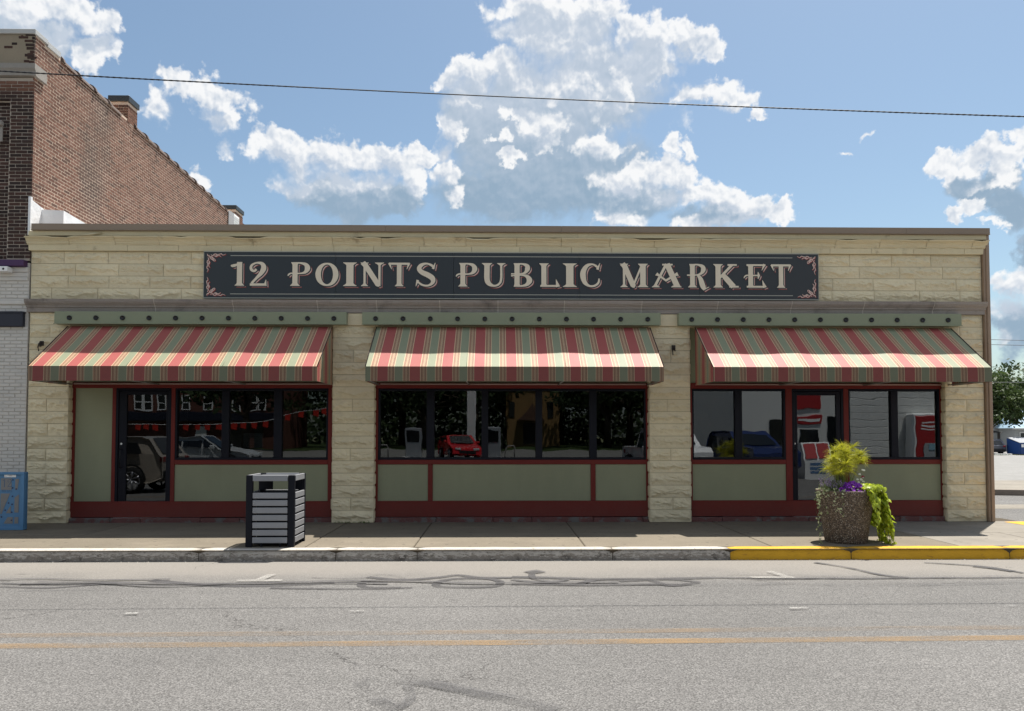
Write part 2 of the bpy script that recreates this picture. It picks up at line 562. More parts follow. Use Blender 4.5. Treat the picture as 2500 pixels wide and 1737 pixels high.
MORTAR = M('painted_mortar', (0.36, 0.31, 0.20), 0.85, 0.2, 0.15, 4, 0.2, 80, 0.4, 70)
TRIM = M('painted_cornice', (0.64, 0.56, 0.37), 0.7, 0.3, 0.12, 2.0, 0.1, 50, 0.3, 35, 0.006, rnd=0.05, stain=(0.30, 0.24, 0.15), stain_scale=3.0, stain_lo=0.60, stain_hi=0.80)
PLAIN = M('plain_cream_stone', (0.68, 0.59, 0.40), 0.75, 0.3, 0.08, 2.0, 0.08, 40, 0.25, 40)
LEDGE = M('weathered_grey_ledge', (0.30, 0.265, 0.235), 0.8, 0.3, 0.22, 1.1, 0.15, 40, 0.3, 50, rnd=0.08, stain=(0.085, 0.072, 0.07), stain_scale=1.1, stain_lo=0.50, stain_hi=0.74)
JOINT = M('pale_joint', (0.55, 0.50, 0.42), 0.85, 0.2)
COPING = M('brown_metal_coping', (0.245, 0.185, 0.13), 0.45, 0.5, 0.05, 0.8, 0.03, 30, 0.05, 3.0, 0.01, rnd=0.03)
DOWNTRIM = M('tan_corner_trim', (0.30, 0.215, 0.15), 0.5, 0.4, 0.07, 2, 0.04, 40, 0.06, 12)
GREENBOARD = M('sage_light_board', (0.24, 0.265, 0.175), 0.5, 0.3, 0.05, 1.5, 0.03, 60, 0.04, 30)
BLACKLAMP = M('black_lamp', (0.012, 0.012, 0.013), 0.4, 0.5)
def mat_painted_panel(name, c, dirt):
    """brushed paint, faded in patches, rain splash and street dust near the pavement"""
    m, nt, g, bs, out = new_mat(name)
    p = pos(nt)
    s = g.sep(p)
    k = g.m('MULTIPLY_ADD', g.noise(g.v('MULTIPLY', p, (1.0, 1.0, 0.35)), 2.2, 5.0, 0.65), 0.30, 0.85)
    k = g.m('MULTIPLY', k, g.m('MULTIPLY_ADD', g.noise(g.v('MULTIPLY', p, (0.25, 1.0, 5.0)), 16.0, 3.0, 0.6), 0.12, 0.94))
    cc = g.mix(1.0, c, k, 'MULTIPLY')
    low = g.ramp(g.m('ADD', s[2], g.m('MULTIPLY_ADD', g.noise(p, 5.0, 5.0, 0.7), 0.5, -0.25)), 0.05, 0.55, 0.55, 0.0)
    cc = g.mix(g.m('MULTIPLY', low, g.noise(p, 22.0, 4.0, 0.7)), cc, dirt)
    scr = g.ramp(g.noise(g.v('MULTIPLY', p, (1.0, 1.0, 3.0)), 9.0, 6.0, 0.8), 0.68, 0.74, 0.0, 0.35)
    cc = g.mix(scr, cc, dirt)
    nt.links.new(cc, bs.inputs['Base Color'])
    bs.inputs['Roughness'].default_value = 0.5
    bs.inputs['Specular IOR Level'].default_value = 0.25
    nt.links.new(bump(nt, g, g.noise(g.v('MULTIPLY', p, (0.3, 1.0, 4.0)), 30.0, 4.0, 0.6), 0.12, 0.004), bs.inputs['Normal'])
    return m
SAGE = mat_painted_panel('sage_panel_paint', (0.255, 0.262, 0.165), (0.17, 0.155, 0.12))
RED = mat_painted_panel('red_frame_paint', (0.145, 0.016, 0.011), (0.11, 0.06, 0.05))
NAVY = M('blue_black_aluminium', (0.006, 0.007, 0.013), 0.35, 0.15, 0.05, 2, 0.0, 40, 0.02, 30)
ALU = M('bare_aluminium', (0.55, 0.55, 0.54), 0.38, 0.5, 0.08, 6, 0.05, 90, 0.05, 90, metal=1.0)
BASESTONE = M('red_painted_base_stone', (0.13, 0.055, 0.05), 0.8, 0.3, 0.3, 4.0, 0.25, 40, 0.5, 30, 0.01, stain=(0.13, 0.12, 0.11), stain_scale=5, stain_lo=0.5, stain_hi=0.62)
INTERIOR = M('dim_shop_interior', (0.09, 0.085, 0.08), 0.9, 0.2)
WHITE = M('white_paint', (0.80, 0.80, 0.78), 0.55, 0.4, 0.05, 3, 0.04, 40, 0.1, 40)
TUBE = M('galvanised_tube', (0.33, 0.31, 0.29), 0.45, 0.5, 0.1, 8)
BLACK = M('black_rubber', (0.015, 0.015, 0.016), 0.65, 0.3)
WIRE = M('overhead_cable_black', (0.018, 0.018, 0.020), 0.6, 0.3)

def mat_glass(name, tint=(0.30, 0.33, 0.34), refl=1.45, wave=0.0011, scale=0.9):
    """tinted shop glazing: partly see-through, mirror-like coat with the slight waviness of float glass"""
    m, nt, g, bs, out = new_mat(name)
    nt.nodes.remove(bs)
    p = pos(nt)
    h = g.m('ADD', g.noise(g.v('MULTIPLY', p, (1.0, 1.0, 1.7)), scale, 2.0, 0.5), g.m('MULTIPLY', g.noise(p, 3.2, 2.0, 0.5), 0.10))
    nrm = bump(nt, g, h, 1.0, wave)
    gl = nt.nodes.new('ShaderNodeBsdfGlossy'); gl.inputs['Roughness'].default_value = 0.0
    gl.inputs['Color'].default_value = (0.92, 0.96, 1.0, 1)
    nt.links.new(nrm, gl.inputs['Normal'])
    tr = nt.nodes.new('ShaderNodeBsdfTransparent'); tr.inputs['Color'].default_value = tint + (1,)
    fr = nt.nodes.new('ShaderNodeFresnel'); fr.inputs['IOR'].default_value = 1.52
    f = g.m('MULTIPLY', fr.outputs[0], refl, clamp=True)
    mx = nt.nodes.new('ShaderNodeMixShader')
    nt.links.new(f, mx.inputs[0]); nt.links.new(tr.outputs[0], mx.inputs[1]); nt.links.new(gl.outputs[0], mx.inputs[2])
    nt.links.new(mx.outputs[0], out.inputs[0])
    return m
GLASS = mat_glass('shop_glass')
GLASSW = mat_glass('wavy_shop_glass', wave=0.0012, scale=1.1, refl=2.2)

# striped awning canvas: the woven stripe repeats along one axis
CREAM = (0.56, 0.41, 0.26); TAN = (0.36, 0.205, 0.125); DKB = (0.06, 0.028, 0.02); AGREEN = (0.235, 0.255, 0.165); ARED = (0.345, 0.084, 0.075)
def mat_awning(name, period, x0, axis='x', shade_mul=1.0):
    m, nt, g, bs, out = new_mat(name)
    p = pos(nt)
    s = g.sep(p)
    x = s[0] if axis == 'x' else s[1]
    fr = g.m('FRACT', g.m('MULTIPLY', g.m('SUBTRACT', x, x0 - 40 * period), 1.0 / period))
    ramp = nt.nodes.new('ShaderNodeValToRGB')
    cr = ramp.color_ramp
    cr.interpolation = 'CONSTANT'
    stops = []
    def multi(a, w):
        u = w / 22.0
        t = a
        for c, k in ((CREAM, 2.0), (TAN, 2.2), (DKB, 1.0), (TAN, 3.0), (DKB, 1.0), (CREAM, 1.4), (TAN, 2.4), (CREAM, 1.4), (DKB, 1.0), (TAN, 3.0), (DKB, 1.0), (CREAM, 2.6)):
            stops.append((t, c)); t += k * u
    stops.append((0.0, AGREEN))
    multi(0.245, 0.215)
    stops.append((0.46, ARED))
    multi(0.785, 0.215)
    while len(cr.elements) < len(stops):
        cr.elements.new(0.5)
    for e, (t, c) in zip(cr.elements, stops):
        e.position = t; e.color = tuple(c) + (1,)
    nt.links.new(fr, ramp.inputs[0])
    k = g.m('MULTIPLY', g.m('MULTIPLY_ADD', g.noise(p, 1.6, 3.0, 0.5), 0.10, 0.95), shade_mul)
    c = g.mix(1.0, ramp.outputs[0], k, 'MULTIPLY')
    nt.links.new(c, bs.inputs['Base Color'])
    bs.inputs['Roughness'].default_value = 0.62
    bs.inputs['Specular IOR Level'].default_value = 0.35
    h = g.m('ADD', g.noise(p, 1.8, 2.0, 0.5), g.m('MULTIPLY', g.noise(p, 300.0, 2.0, 0.5), 0.02))
    nt.links.new(bump(nt, g, h, 0.35, 0.03), bs.inputs['Normal'])
    return m

# bricks: every brick carries its own tint, soot and pale wash come from large patches on the wall
def mat_brick(name, dark=False, white=False):
    m, nt, g, bs, out = new_mat(name)
    p = pos(nt)
    at = nt.nodes.new('ShaderNodeAttribute'); at.attribute_name = 'tint'
    ti = at.outputs['Fac']
    ramp = nt.nodes.new('ShaderNodeValToRGB')
    cr = ramp.color_ramp
    if white:
        cols = [(0.60, 0.575, 0.53), (0.63, 0.60, 0.55), (0.58, 0.56, 0.52)]
    elif dark:
        cols = [(0.030, 0.021, 0.020), (0.050, 0.031, 0.027), (0.075, 0.040, 0.033), (0.042, 0.030, 0.028)]
    else:
        cols = [(0.115, 0.058, 0.041), (0.158, 0.077, 0.053), (0.19, 0.098, 0.070), (0.145, 0.071, 0.050), (0.092, 0.054, 0.041)]
    while len(cr.elements) < len(cols): cr.elements.new(0.5)
    for i, (e, c) in enumerate(zip(cr.elements, cols)):
        e.position = i / (len(cols) - 1); e.color = tuple(c) + (1,)
    nt.links.new(ti, ramp.inputs[0])
    c = ramp.outputs[0]
    if not dark and not white:
        soot = g.ramp(g.noise(g.v('MULTIPLY', p, (1.0, 0.55, 0.28)), 0.9, 5.0, 0.6), 0.53, 0.70, 0.0, 0.75)
        c = g.mix(soot, c, (0.085, 0.062, 0.052))
        wash = g.ramp(g.noise(p, 2.3, 6.0, 0.7), 0.57, 0.75, 0.0, 0.45)
        c = g.mix(wash, c, (0.36, 0.24, 0.20))
    k = g.m('MULTIPLY_ADD', g.noise(p, 45.0, 4.0, 0.65), 0.5, 0.75)
    if white: k = g.m('MULTIPLY_ADD', g.noise(p, 6.0, 5.0, 0.65), 0.22, 0.87)
    c = g.mix(1.0, c, k, 'MULTIPLY')
    nt.links.new(c, bs.inputs['Base Color'])
    bs.inputs['Roughness'].default_value = 0.85
    bs.inputs['Specular IOR Level'].default_value = 0.2
    nt.links.new(bump(nt, g, g.noise(p, 70.0, 4.0, 0.65), 0.4, 0.006), bs.inputs['Normal'])
    return m
BRICK = mat_brick('red_brick'); BRICKD = mat_brick('dark_brick', dark=True); BRICKW = mat_brick('white_painted_brick', white=True)
BMORTAR = M('brick_mortar', (0.58, 0.455, 0.36), 0.9, 0.1, 0.2, 1.0, 0.2, 60, 0.3, 90)
BMORTARD = M('front_mortar', (0.40, 0.345, 0.29), 0.9, 0.1, 0.2, 1.0, 0.2, 60, 0.3, 90)
BMORTARW = M('white_mortar', (0.50, 0.475, 0.43), 0.85, 0.2, 0.1, 2.0, 0.1, 60, 0.3, 90)
PEEL = M('peeling_tan_paint', (0.27, 0.225, 0.165), 0.8, 0.25, 0.12, 2.5, 0.1, 50, 0.35, 30, stain=(0.10, 0.055, 0.045), stain_scale=4.0, stain_lo=0.60, stain_hi=0.63)
BAND = M('grey_stone_band', (0.28, 0.26, 0.235), 0.8, 0.3, 0.2, 3.0, 0.12, 40, 0.25, 40)
PURPLE = M('purple_ledge_paint', (0.062, 0.022, 0.085), 0.5, 0.4, 0.1)
DKBLUE = M('dark_blue_fascia', (0.008, 0.010, 0.024), 0.45, 0.5, 0.15)
CLAYTILE = M('clay_coping_tile', (0.115, 0.085, 0.072), 0.7, 0.3, 0.3, 2.0, 0.2, 40, 0.3, 40)
CAPMETAL = M('dark_metal_cap', (0.022, 0.026, 0.028), 0.45, 0.5, 0.1)
MEMBRANE = M('white_roof_membrane', (0.78, 0.79, 0.80), 0.5, 0.4, 0.05, 2, 0.03, 30, 0.5, 5.0, 0.03)

# ---- ground
def mat_asphalt():
    m, nt, g, bs, out = new_mat('worn_asphalt')
    p = pos(nt)
    s = g.sep(p)
    v1 = nt.nodes.new('ShaderNodeTexVoronoi'); v1.voronoi_dimensions = '2D'
    nt.links.new(p, v1.inputs['Vector']); v1.inputs['Scale'].default_value = 95.0
    cellv = g.sep(v1.outputs['Color'])[0]
    d = v1.outputs['Distance']
    agg = g.m('MULTIPLY_ADD', g.m('POWER', cellv, 1.3), 0.115, 0.113)
    pit = g.ramp(g.noise(p, 85.0, 3.0, 0.6, d2=True), 0.38, 0.56, 0.62, 1.0)
    agg = g.m('MULTIPLY', agg, pit)
    agg = g.m('MULTIPLY', agg, g.ramp(d, 0.30, 0.75, 1.0, 0.74))
    big = g.m('MULTIPLY_ADD', g.noise(p, 0.35, 5.0, 0.6, d2=True), 0.36, 0.86)
    lane = g.m('MULTIPLY_ADD', g.noise(g.v('MULTIPLY', p, (0.12, 1.3, 1.0)), 1.0, 4.0, 0.6, d2=True), 0.34, 0.84)
    k = g.m('MULTIPLY', g.m('MULTIPLY', agg, big), lane)
    col_ = g.mix(1.0, (1.0, 0.965, 0.925), k, 'MULTIPLY')
    # parking strip by the kerb is smoother, paler and dustier
    edge = g.m('MULTIPLY_ADD', g.noise(p, 0.7, 4.0, 0.6, d2=True), 0.9, -0.45)
    near = g.ramp(g.m('ADD', s[1], edge), 8.3, 9.5)
    near = g.m('MULTIPLY', near, g.m('LESS_THAN', s[1], 10.4))
    dust = g.mix(1.0, (0.235, 0.215, 0.19), g.m('MULTIPLY_ADD', g.noise(p, 40.0, 5.0, 0.7, d2=True), 0.5, 0.75), 'MULTIPLY')
    col_ = g.mix(g.m('MULTIPLY', near, 0.72), col_, dust)
    # oil drips and dark scuffs
    sp = g.ramp(g.noise(g.v('MULTIPLY', p, (0.6, 2.2, 1.0)), 1.7, 5.0, 0.75, d2=True), 0.69, 0.76, 0.0, 0.6)
    col_ = g.mix(sp, col_, (0.07, 0.066, 0.062))
    # thin cracks
    cr = nt.nodes.new('ShaderNodeTexVoronoi'); cr.feature = 'DISTANCE_TO_EDGE'; cr.voronoi_dimensions = '2D'
    wob = g.v('ADD', p, g.v('MULTIPLY', g.noise(p, 1.2, 5.0, 0.65, out=1, d2=True), (0.9, 0.9, 0.0)))
    nt.links.new(wob, cr.inputs['Vector']); cr.inputs['Scale'].default_value = 0.32
    crk = g.m('LESS_THAN', cr.outputs['Distance'], 0.0022)
    crk = g.m('MULTIPLY', crk, g.ramp(g.noise(p, 0.5, 2.0, 0.5, d2=True), 0.50, 0.58))
    col_ = g.mix(g.m('MULTIPLY', crk, 0.75), col_, (0.05, 0.047, 0.045))
    nt.links.new(col_, bs.inputs['Base Color'])
    bs.inputs['Roughness'].default_value = 0.85
    bs.inputs['Specular IOR Level'].default_value = 0.25
    h = g.m('SUBTRACT', g.m('MULTIPLY', pit, 1.0), g.m('MULTIPLY', d, 0.8))
    nt.links.new(bump(nt, g, h, 0.55, 0.006), bs.inputs['Normal'])
    return m
ASPHALT = mat_asphalt()

def mat_concrete(name, c, agg=0.35, scale=70.0, stain=(0.16, 0.135, 0.105), rnd=0.06, bmp=0.35):
    m, nt, g, bs, out = new_mat(name)
    p = pos(nt)
    k = g.m('MULTIPLY_ADD', g.noise(p, scale, 4.0, 0.72), agg * 2, 1.0 - agg)
    k = g.m('MULTIPLY', k, g.m('MULTIPLY_ADD', g.noise(p, 1.1, 5.0, 0.6), 0.5, 0.75))
    k = g.m('MULTIPLY', k, g.m('MULTIPLY_ADD', objrand(nt), rnd * 2, 1 - rnd))
    cc = g.mix(1.0, c, k, 'MULTIPLY')
    cc = g.mix(g.ramp(g.noise(p, 2.4, 6.0, 0.7), 0.54, 0.74, 0.0, 0.7), cc, stain)
    cc = g.mix(g.ramp(g.noise(g.v('MULTIPLY', p, (1.0, 1.6, 1.0)), 0.8, 6.0, 0.75), 0.50, 0.72, 0.0, 0.4), cc, scale3(c, 1.5))
    spots = nt.nodes.new('ShaderNodeTexVoronoi'); spots.voronoi_dimensions = '2D'; nt.links.new(p, spots.inputs['Vector']); spots.inputs['Scale'].default_value = 3.4
    gum = g.m('MULTIPLY', g.m('LESS_THAN', spots.outputs['Distance'], 0.075), g.m('GREATER_THAN', g.sep(spots.outputs['Color'])[0], 0.45))
    cc = g.mix(g.m('MULTIPLY', gum, 0.55), cc, (0.05, 0.045, 0.04))
    nt.links.new(cc, bs.inputs['Base Color'])
    bs.inputs['Roughness'].default_value = 0.88
    bs.inputs['Specular IOR Level'].default_value = 0.2
    nt.links.new(bump(nt, g, g.noise(p, scale, 4.0, 0.7), bmp, 0.006), bs.inputs['Normal'])
    return m
WALK = mat_concrete('brown_pebble_concrete', (0.165, 0.141, 0.107), 0.45, 75.0)
WALK2 = mat_concrete('grey_concrete', (0.215, 0.195, 0.165), 0.14, 60.0, stain=(0.15, 0.132, 0.11), bmp=0.2)
WALKJ = M('walk_joint_dirt', (0.085, 0.07, 0.052), 0.95, 0.1, 0.3, 6, 0.2, 60, 0.3, 60)

def mat_kerb(name, yellow):
    m, nt, g, bs, out = new_mat(name)
    p = pos(nt)
    st = g.v('MULTIPLY', p, (1.0, 1.0, 3.0))
    rough = g.noise(st, 16.0, 6.0, 0.75)
    if yellow:
        c = g.mix(1.0, (0.60, 0.33, 0.020), g.m('MULTIPLY_ADD', g.noise(p, 5.0, 5.0, 0.6), 0.4, 0.8), 'MULTIPLY')
        c = g.mix(g.ramp(g.noise(st, 7.0, 6.0, 0.75), 0.56, 0.66, 0.0, 0.6), c, (0.34, 0.165, 0.03))
        c = g.mix(g.ramp(g.noise(g.v('ADD', st, (7, 3, 1)), 4.0, 6.0, 0.75), 0.66, 0.70), c, (0.13, 0.11, 0.085))
    else:
        s = g.sep(p)
        # worn white paint survives best on the top and shoulder of the stone
        h = g.ramp(s[2], -0.125, -0.005, 0.57, 0.37, smooth=False)
        w = g.ramp(rough, g.m('SUBTRACT', h, 0.03), g.m('ADD', h, 0.05))
        conc = g.mix(1.0, (0.235, 0.21, 0.18), g.m('MULTIPLY_ADD', g.noise(p, 60.0, 4.0, 0.7), 0.9, 0.55), 'MULTIPLY')
        conc = g.mix(g.ramp(g.noise(p, 6.0, 6.0, 0.7), 0.5, 0.66, 0.0, 0.8), conc, (0.07, 0.06, 0.05))
        c = g.mix(w, conc, g.mix(g.noise(p, 9.0, 5.0, 0.7), (0.62, 0.58, 0.52), (0.27, 0.25, 0.22)))
    nt.links.new(c, bs.inputs['Base Color'])
    bs.inputs['Roughness'].default_value = 0.75
    bs.inputs['Specular IOR Level'].default_value = 0.3
    nt.links.new(bump(nt, g, g.m('ADD', rough, g.noise(p, 70.0, 3.0, 0.6)), 0.5, 0.012), bs.inputs['Normal'])
    return m
KERBW = mat_kerb('worn_white_kerb', False); KERBY = mat_kerb('yellow_kerb', True)

def mat_worn(name, c, keep_lo, keep_hi, scale=22.0, under=None):
    """thin paint or rubber worn through to the asphalt: the gaps are cut away with transparency"""
    m, nt, g, bs, out = new_mat(name)
    p = pos(nt)
    k = g.m('MULTIPLY_ADD', g.noise(p, 90.0, 4.0, 0.7), 0.8, 0.6)
    nt.links.new(g.mix(1.0, c, k, 'MULTIPLY'), bs.inputs['Base Color'])
    bs.inputs['Roughness'].default_value = 0.85
    bs.inputs['Specular IOR Level'].default_value = 0.2
    n = g.m('ADD', g.m('MULTIPLY', g.noise(p, scale * 4, 4.0, 0.75), 0.6), g.m('MULTIPLY', g.noise(g.v('MULTIPLY', p, (0.25, 1.0, 1.0)), scale * 0.2, 4.0, 0.6), 0.4))
    a = g.ramp(n, keep_lo, keep_hi)
    nt.links.new(a, bs.inputs['Alpha'])
    return m
YLINE = mat_worn('worn_yellow_line', (0.31, 0.205, 0.105), 0.36, 0.74)
YLINE2 = mat_worn('faint_yellow_line', (0.27, 0.195, 0.125), 0.40, 0.80)
WLINE = mat_worn('worn_white_line', (0.36, 0.345, 0.32), 0.40, 0.66)
TYRE = mat_worn('tyre_mark_rubber', (0.082, 0.079, 0.080), 0.33, 0.60)
TYREF = mat_worn('faint_tyre_mark', (0.092, 0.090, 0.092), 0.44, 0.70)

FLECK = mat_worn('paint_fleck', (0.36, 0.35, 0.33), 0.46, 0.62)

# ------------------------------------------------------------------ ground, road, pavement
ROADZ = -0.15
def struct(name, o):
    o['kind'] = 'structure'
    return o

g_ = MB()
g_.quad((-400, -400, -0.9), (400, -400, -0.9), (400, 600, -0.9), (-400, 600, -0.9))
EARTH = M('distant_ground', (0.16, 0.165, 0.09), 0.95, 0.1, 0.25, 0.05)
struct('ground', g_.build('ground', EARTH))
rd = MB()
rd.quad((-60, -5.0, ROADZ), (60, -5.0, ROADZ), (60, 10.06, ROADZ), (-60, 10.06, ROADZ))
rd.quad((8.95, 10.06, ROADZ), (60, 10.06, ROADZ), (60, 30, ROADZ), (8.95, 30, ROADZ))
road = struct('road', rd.build('road', ASPHALT))

def strip(path, w, z, name, mat, label=None):
    """flat painted or rubbed band along a ground path"""
    mb = MB()
    pts = [Vector((x, y, 0)) for x, y in path]
    ws = w if isinstance(w, (list, tuple)) else [w] * len(pts)
    L = []; Rr = []
    for i, p in enumerate(pts):
        d = (pts[min(i + 1, len(pts) - 1)] - pts[max(i - 1, 0)]).normalized()
        n = Vector((-d.y, d.x, 0))
        L.append(p + n * ws[i] / 2); Rr.append(p - n * ws[i] / 2)
    n = len(pts)
    mb.add([(a.x, a.y, z) for a in L] + [(a.x, a.y, z) for a in Rr], [(n + i, n + i + 1, i + 1, i) for i in range(n - 1)])
    o = mb.build(name, mat, road)
    if label: o['label'] = label
    return o

def smooth_path(pts, n=10):
    out = []
    for i in range(len(pts) - 1):
        p0 = pts[max(i - 1, 0)]; p1 = pts[i]; p2 = pts[i + 1]; p3 = pts[min(i + 2, len(pts) - 1)]
        for k in range(n):
            t = k / n
            out.append(tuple(0.5 * ((2 * p1[j]) + (-p0[j] + p2[j]) * t + (2 * p0[j] - 5 * p1[j] + 4 * p2[j] - p3[j]) * t * t + (-p0[j] + 3 * p1[j] - 3 * p2[j] + p3[j]) * t ** 3) for j in (0, 1)))
    out.append(pts[-1])
    return out
_z = [0.003]
def Z():
    _z[0] += 0.0004
    return _z[0]
# worn double yellow centre line
strip([(-30, 5.86), (-4, 6.09), (0, 6.12), (4.3, 6.19), (30, 6.5)], 0.145, ROADZ + Z(), 'yellow_line', YLINE)
strip([(-30, 6.14), (-4, 6.40), (0, 6.44), (4.3, 6.51), (30, 6.8)], 0.135, ROADZ + Z(), 'yellow_line', YLINE2, 'fainter yellow line nearer the shop')
# parking bay corner marks
strip(smooth_path([(-5.46, 8.61), (-5.0, 8.53), (-4.19, 8.59)]), 0.068, ROADZ + Z(), 'tyre_mark', TYRE)
strip(smooth_path([(-5.35, 8.42), (-4.76, 8.35), (-4.2, 8.61)]), 0.068, ROADZ + Z(), 'tyre_mark', TYRE)
strip(smooth_path([(-5.01, 8.18), (-4.04, 8.22)]), 0.047, ROADZ + Z(), 'tyre_mark', TYREF)
strip(smooth_path([(-3.88, 8.75), (-3.52, 8.6), (-3.09, 8.44), (-2.48, 8.41), (-2.19, 8.46), (-1.8, 8.57)]), 0.121, ROADZ + Z(), 'tyre_mark', TYRE)
strip(smooth_path([(-4.14, 8.49), (-3.55, 8.45), (-2.95, 8.37)]), 0.068, ROADZ + Z(), 'tyre_mark', TYREF)
strip(smooth_path([(-2.42, 8.29), (-1.49, 8.22), (-0.91, 8.28)]), 0.081, ROADZ + Z(), 'tyre_mark', TYRE)
strip(smooth_path([(-2.12, 8.87), (-1.72, 8.8), (-1.51, 8.86), (-1.38, 9.04), (-1.16, 8.92), (-1.08, 8.72), (-1.45, 8.66)]), 0.081, ROADZ + Z(), 'tyre_mark', TYREF)
strip(smooth_path([(-1.47, 8.64), (-1.49, 8.47), (-1.39, 8.31), (-1.03, 8.28)]), 0.095, ROADZ + Z(), 'tyre_mark', TYRE)
strip(smooth_path([(-1.49, 8.89), (-1.08, 8.72), (-0.72, 8.83), (-0.47, 8.98), (-0.21, 8.84), (0.16, 8.82)]), 0.108, ROADZ + Z(), 'tyre_mark', TYRE)
strip(smooth_path([(0.04, 8.57), (-0.03, 8.34), (-0.29, 8.28), (-0.61, 8.32), (-0.67, 8.5), (-0.58, 8.71), (-0.34, 8.8), (-0.08, 8.74), (0.04, 8.57)]), 0.095, ROADZ + Z(), 'tyre_mark', TYRE)
strip(smooth_path([(0.16, 8.7), (0.4, 8.56), (0.69, 8.43), (0.88, 8.43), (1.11, 8.68), (1.66, 8.67), (1.84, 8.35), (2.1, 8.41)]), 0.095, ROADZ + Z(), 'tyre_mark', TYRE)
strip(smooth_path([(0.16, 8.86), (0.54, 8.81), (1.17, 8.72), (1.93, 8.73), (2.44, 8.78)]), 0.121, ROADZ + Z(), 'tyre_mark', TYRE)
strip(smooth_path([(2.44, 8.78), (3.94, 8.69), (4.71, 8.71), (6.0, 8.72)]), 0.068, ROADZ + Z(), 'tyre_mark', TYRE)
strip(smooth_path([(0.15, 8.44), (0.88, 8.37), (1.61, 8.39), (2.0, 8.4), (2.2, 8.52), (1.91, 8.67), (1.35, 8.58)]), 0.081, ROADZ + Z(), 'tyre_mark', TYRE)
strip(smooth_path([(4.03, 9.77), (4.27, 9.41), (4.44, 8.93), (4.67, 8.72)]), 0.081, ROADZ + Z(), 'tyre_mark', TYRE)
strip(smooth_path([(5.42, 9.74), (5.96, 9.46), (6.19, 9.0)]), 0.068, ROADZ + Z(), 'tyre_mark', TYRE)
strip(smooth_path([(5.87, 9.46), (6.01, 9.33), (6.13, 9.1)]), 0.121, ROADZ + Z(), 'tyre_mark', TYRE)
strip(smooth_path([(2.91, 8.65), (3.31, 8.39), (3.99, 8.28), (4.99, 8.32), (5.78, 8.4)]), 0.054, ROADZ + Z(), 'tyre_mark', TYREF)
strip(smooth_path([(4.48, 8.75), (4.65, 8.36), (5.12, 8.74)]), 0.068, ROADZ + Z(), 'tyre_mark', TYREF)
strip(smooth_path([(2.56, 8.92), (3.01, 8.94), (4.0, 8.83), (5.91, 8.59)]), 0.054, ROADZ + Z(), 'tyre_mark', TYREF)
strip(smooth_path([(0.38, 9.24), (0.43, 9.18), (0.49, 9.09)]), 0.21, ROADZ + Z(), 'tyre_mark', TYRE)
strip(smooth_path([(0.4, 9.1), (0.41, 8.76), (0.6, 8.56), (0.79, 8.69)]), 0.081, ROADZ + Z(), 'tyre_mark', TYRE)
strip(smooth_path([(-0.89, 5.26), (-0.49, 5.14), (0.09, 4.8)]), 0.13, ROADZ + Z(), 'tyre_mark', TYREF)
strip(smooth_path([(0.09, 4.8), (0.22, 4.73), (0.35, 4.62)]), 0.13, ROADZ + Z(), 'tyre_mark', TYREF)
strip(smooth_path([(-0.89, 5.24), (-0.88, 5.06), (-0.73, 4.81), (-0.59, 4.64)]), 0.12, ROADZ + Z(), 'tyre_mark', TYREF)
strip(smooth_path([(-0.6, 4.64), (-0.54, 4.84), (-0.59, 5.09)]), 0.068, ROADZ + Z(), 'tyre_mark', TYREF)
rl = random.Random(31)
for k in range(7):
    x0 = rl.uniform(-7, 3); n_ = rl.randint(5, 9); y0 = rl.uniform(8.35, 8.85)
    strip(smooth_path([(x0 + q * .8, y0 + rl.uniform(-.10, .10)) for q in range(n_)]), rl.uniform(.05, .10), ROADZ + Z(), 'tyre_mark', TYREF if k % 3 else TYRE)
strip([(-2.90, 8.655), (-2.40, 8.65)], 0.10, ROADZ + Z(), 'parking_mark', WLINE)
strip([(-2.66, 8.68), (-2.615, 9.03)], 0.10, ROADZ + Z(), 'parking_mark', WLINE)
strip([(2.87, 8.735), (3.36, 8.73)], 0.10, ROADZ + Z(), 'parking_mark', WLINE)
strip([(3.29, 8.76), (3.21, 9.11)], 0.10, ROADZ + Z(), 'parking_mark', WLINE)
for a, b, y in ((-3.38, -3.27, 7.1), (-1.37, -1.23, 7.15), (.68, .80, 7.19), (2.73, 2.90, 7.2), (4.78, 4.91, 7.26)):
    strip([(a, y), (b, y + .01)], 0.05, ROADZ + Z(), 'paint_fleck', FLECK)


# pavement: slabs between open joints
walk = MB()
walk.quad((-30, 10.02, -0.012), (8.95, 10.02, -0.012), (8.95, 13.6, -0.012), (-30, 13.6, -0.012))
walk.quad((-30, 10.05, -0.15), (8.95, 10.05, -0.15), (8.95, 10.05, -0.012), (-30, 10.05, -0.012))
sidewalk = struct('sidewalk', walk.build('sidewalk', WALKJ))
def slab(x0, x1, y0, y1, mat, name='paving_slab', z=0.0):
    b = MB(); b.cbox(x0, x1, y0, y1, z - 0.06, z, 0.008)
    return b.build(name, mat, sidewalk)
rs = random.Random(4)
XJ = [-14.0, -11.4, -8.6, -6.09, -2.54, -1.11, 1.16, 3.64, 6.15]
for i in range(len(XJ) - 1):
    a, b = XJ[i] + 0.008, XJ[i + 1] - 0.008
    slab(a, b, 10.21, 11.55, WALK, z=rs.uniform(-0.003, 0.003))
    slab(a, b, 11.566, 13.35, WALK, z=rs.uniform(-0.003, 0.003))
slab(6.158, 7.55, 10.21, 11.55, WALK2); slab(7.566, 8.95, 10.21, 11.55, WALK2)
slab(6.158, 8.95, 11.566, 13.02, WALK2)
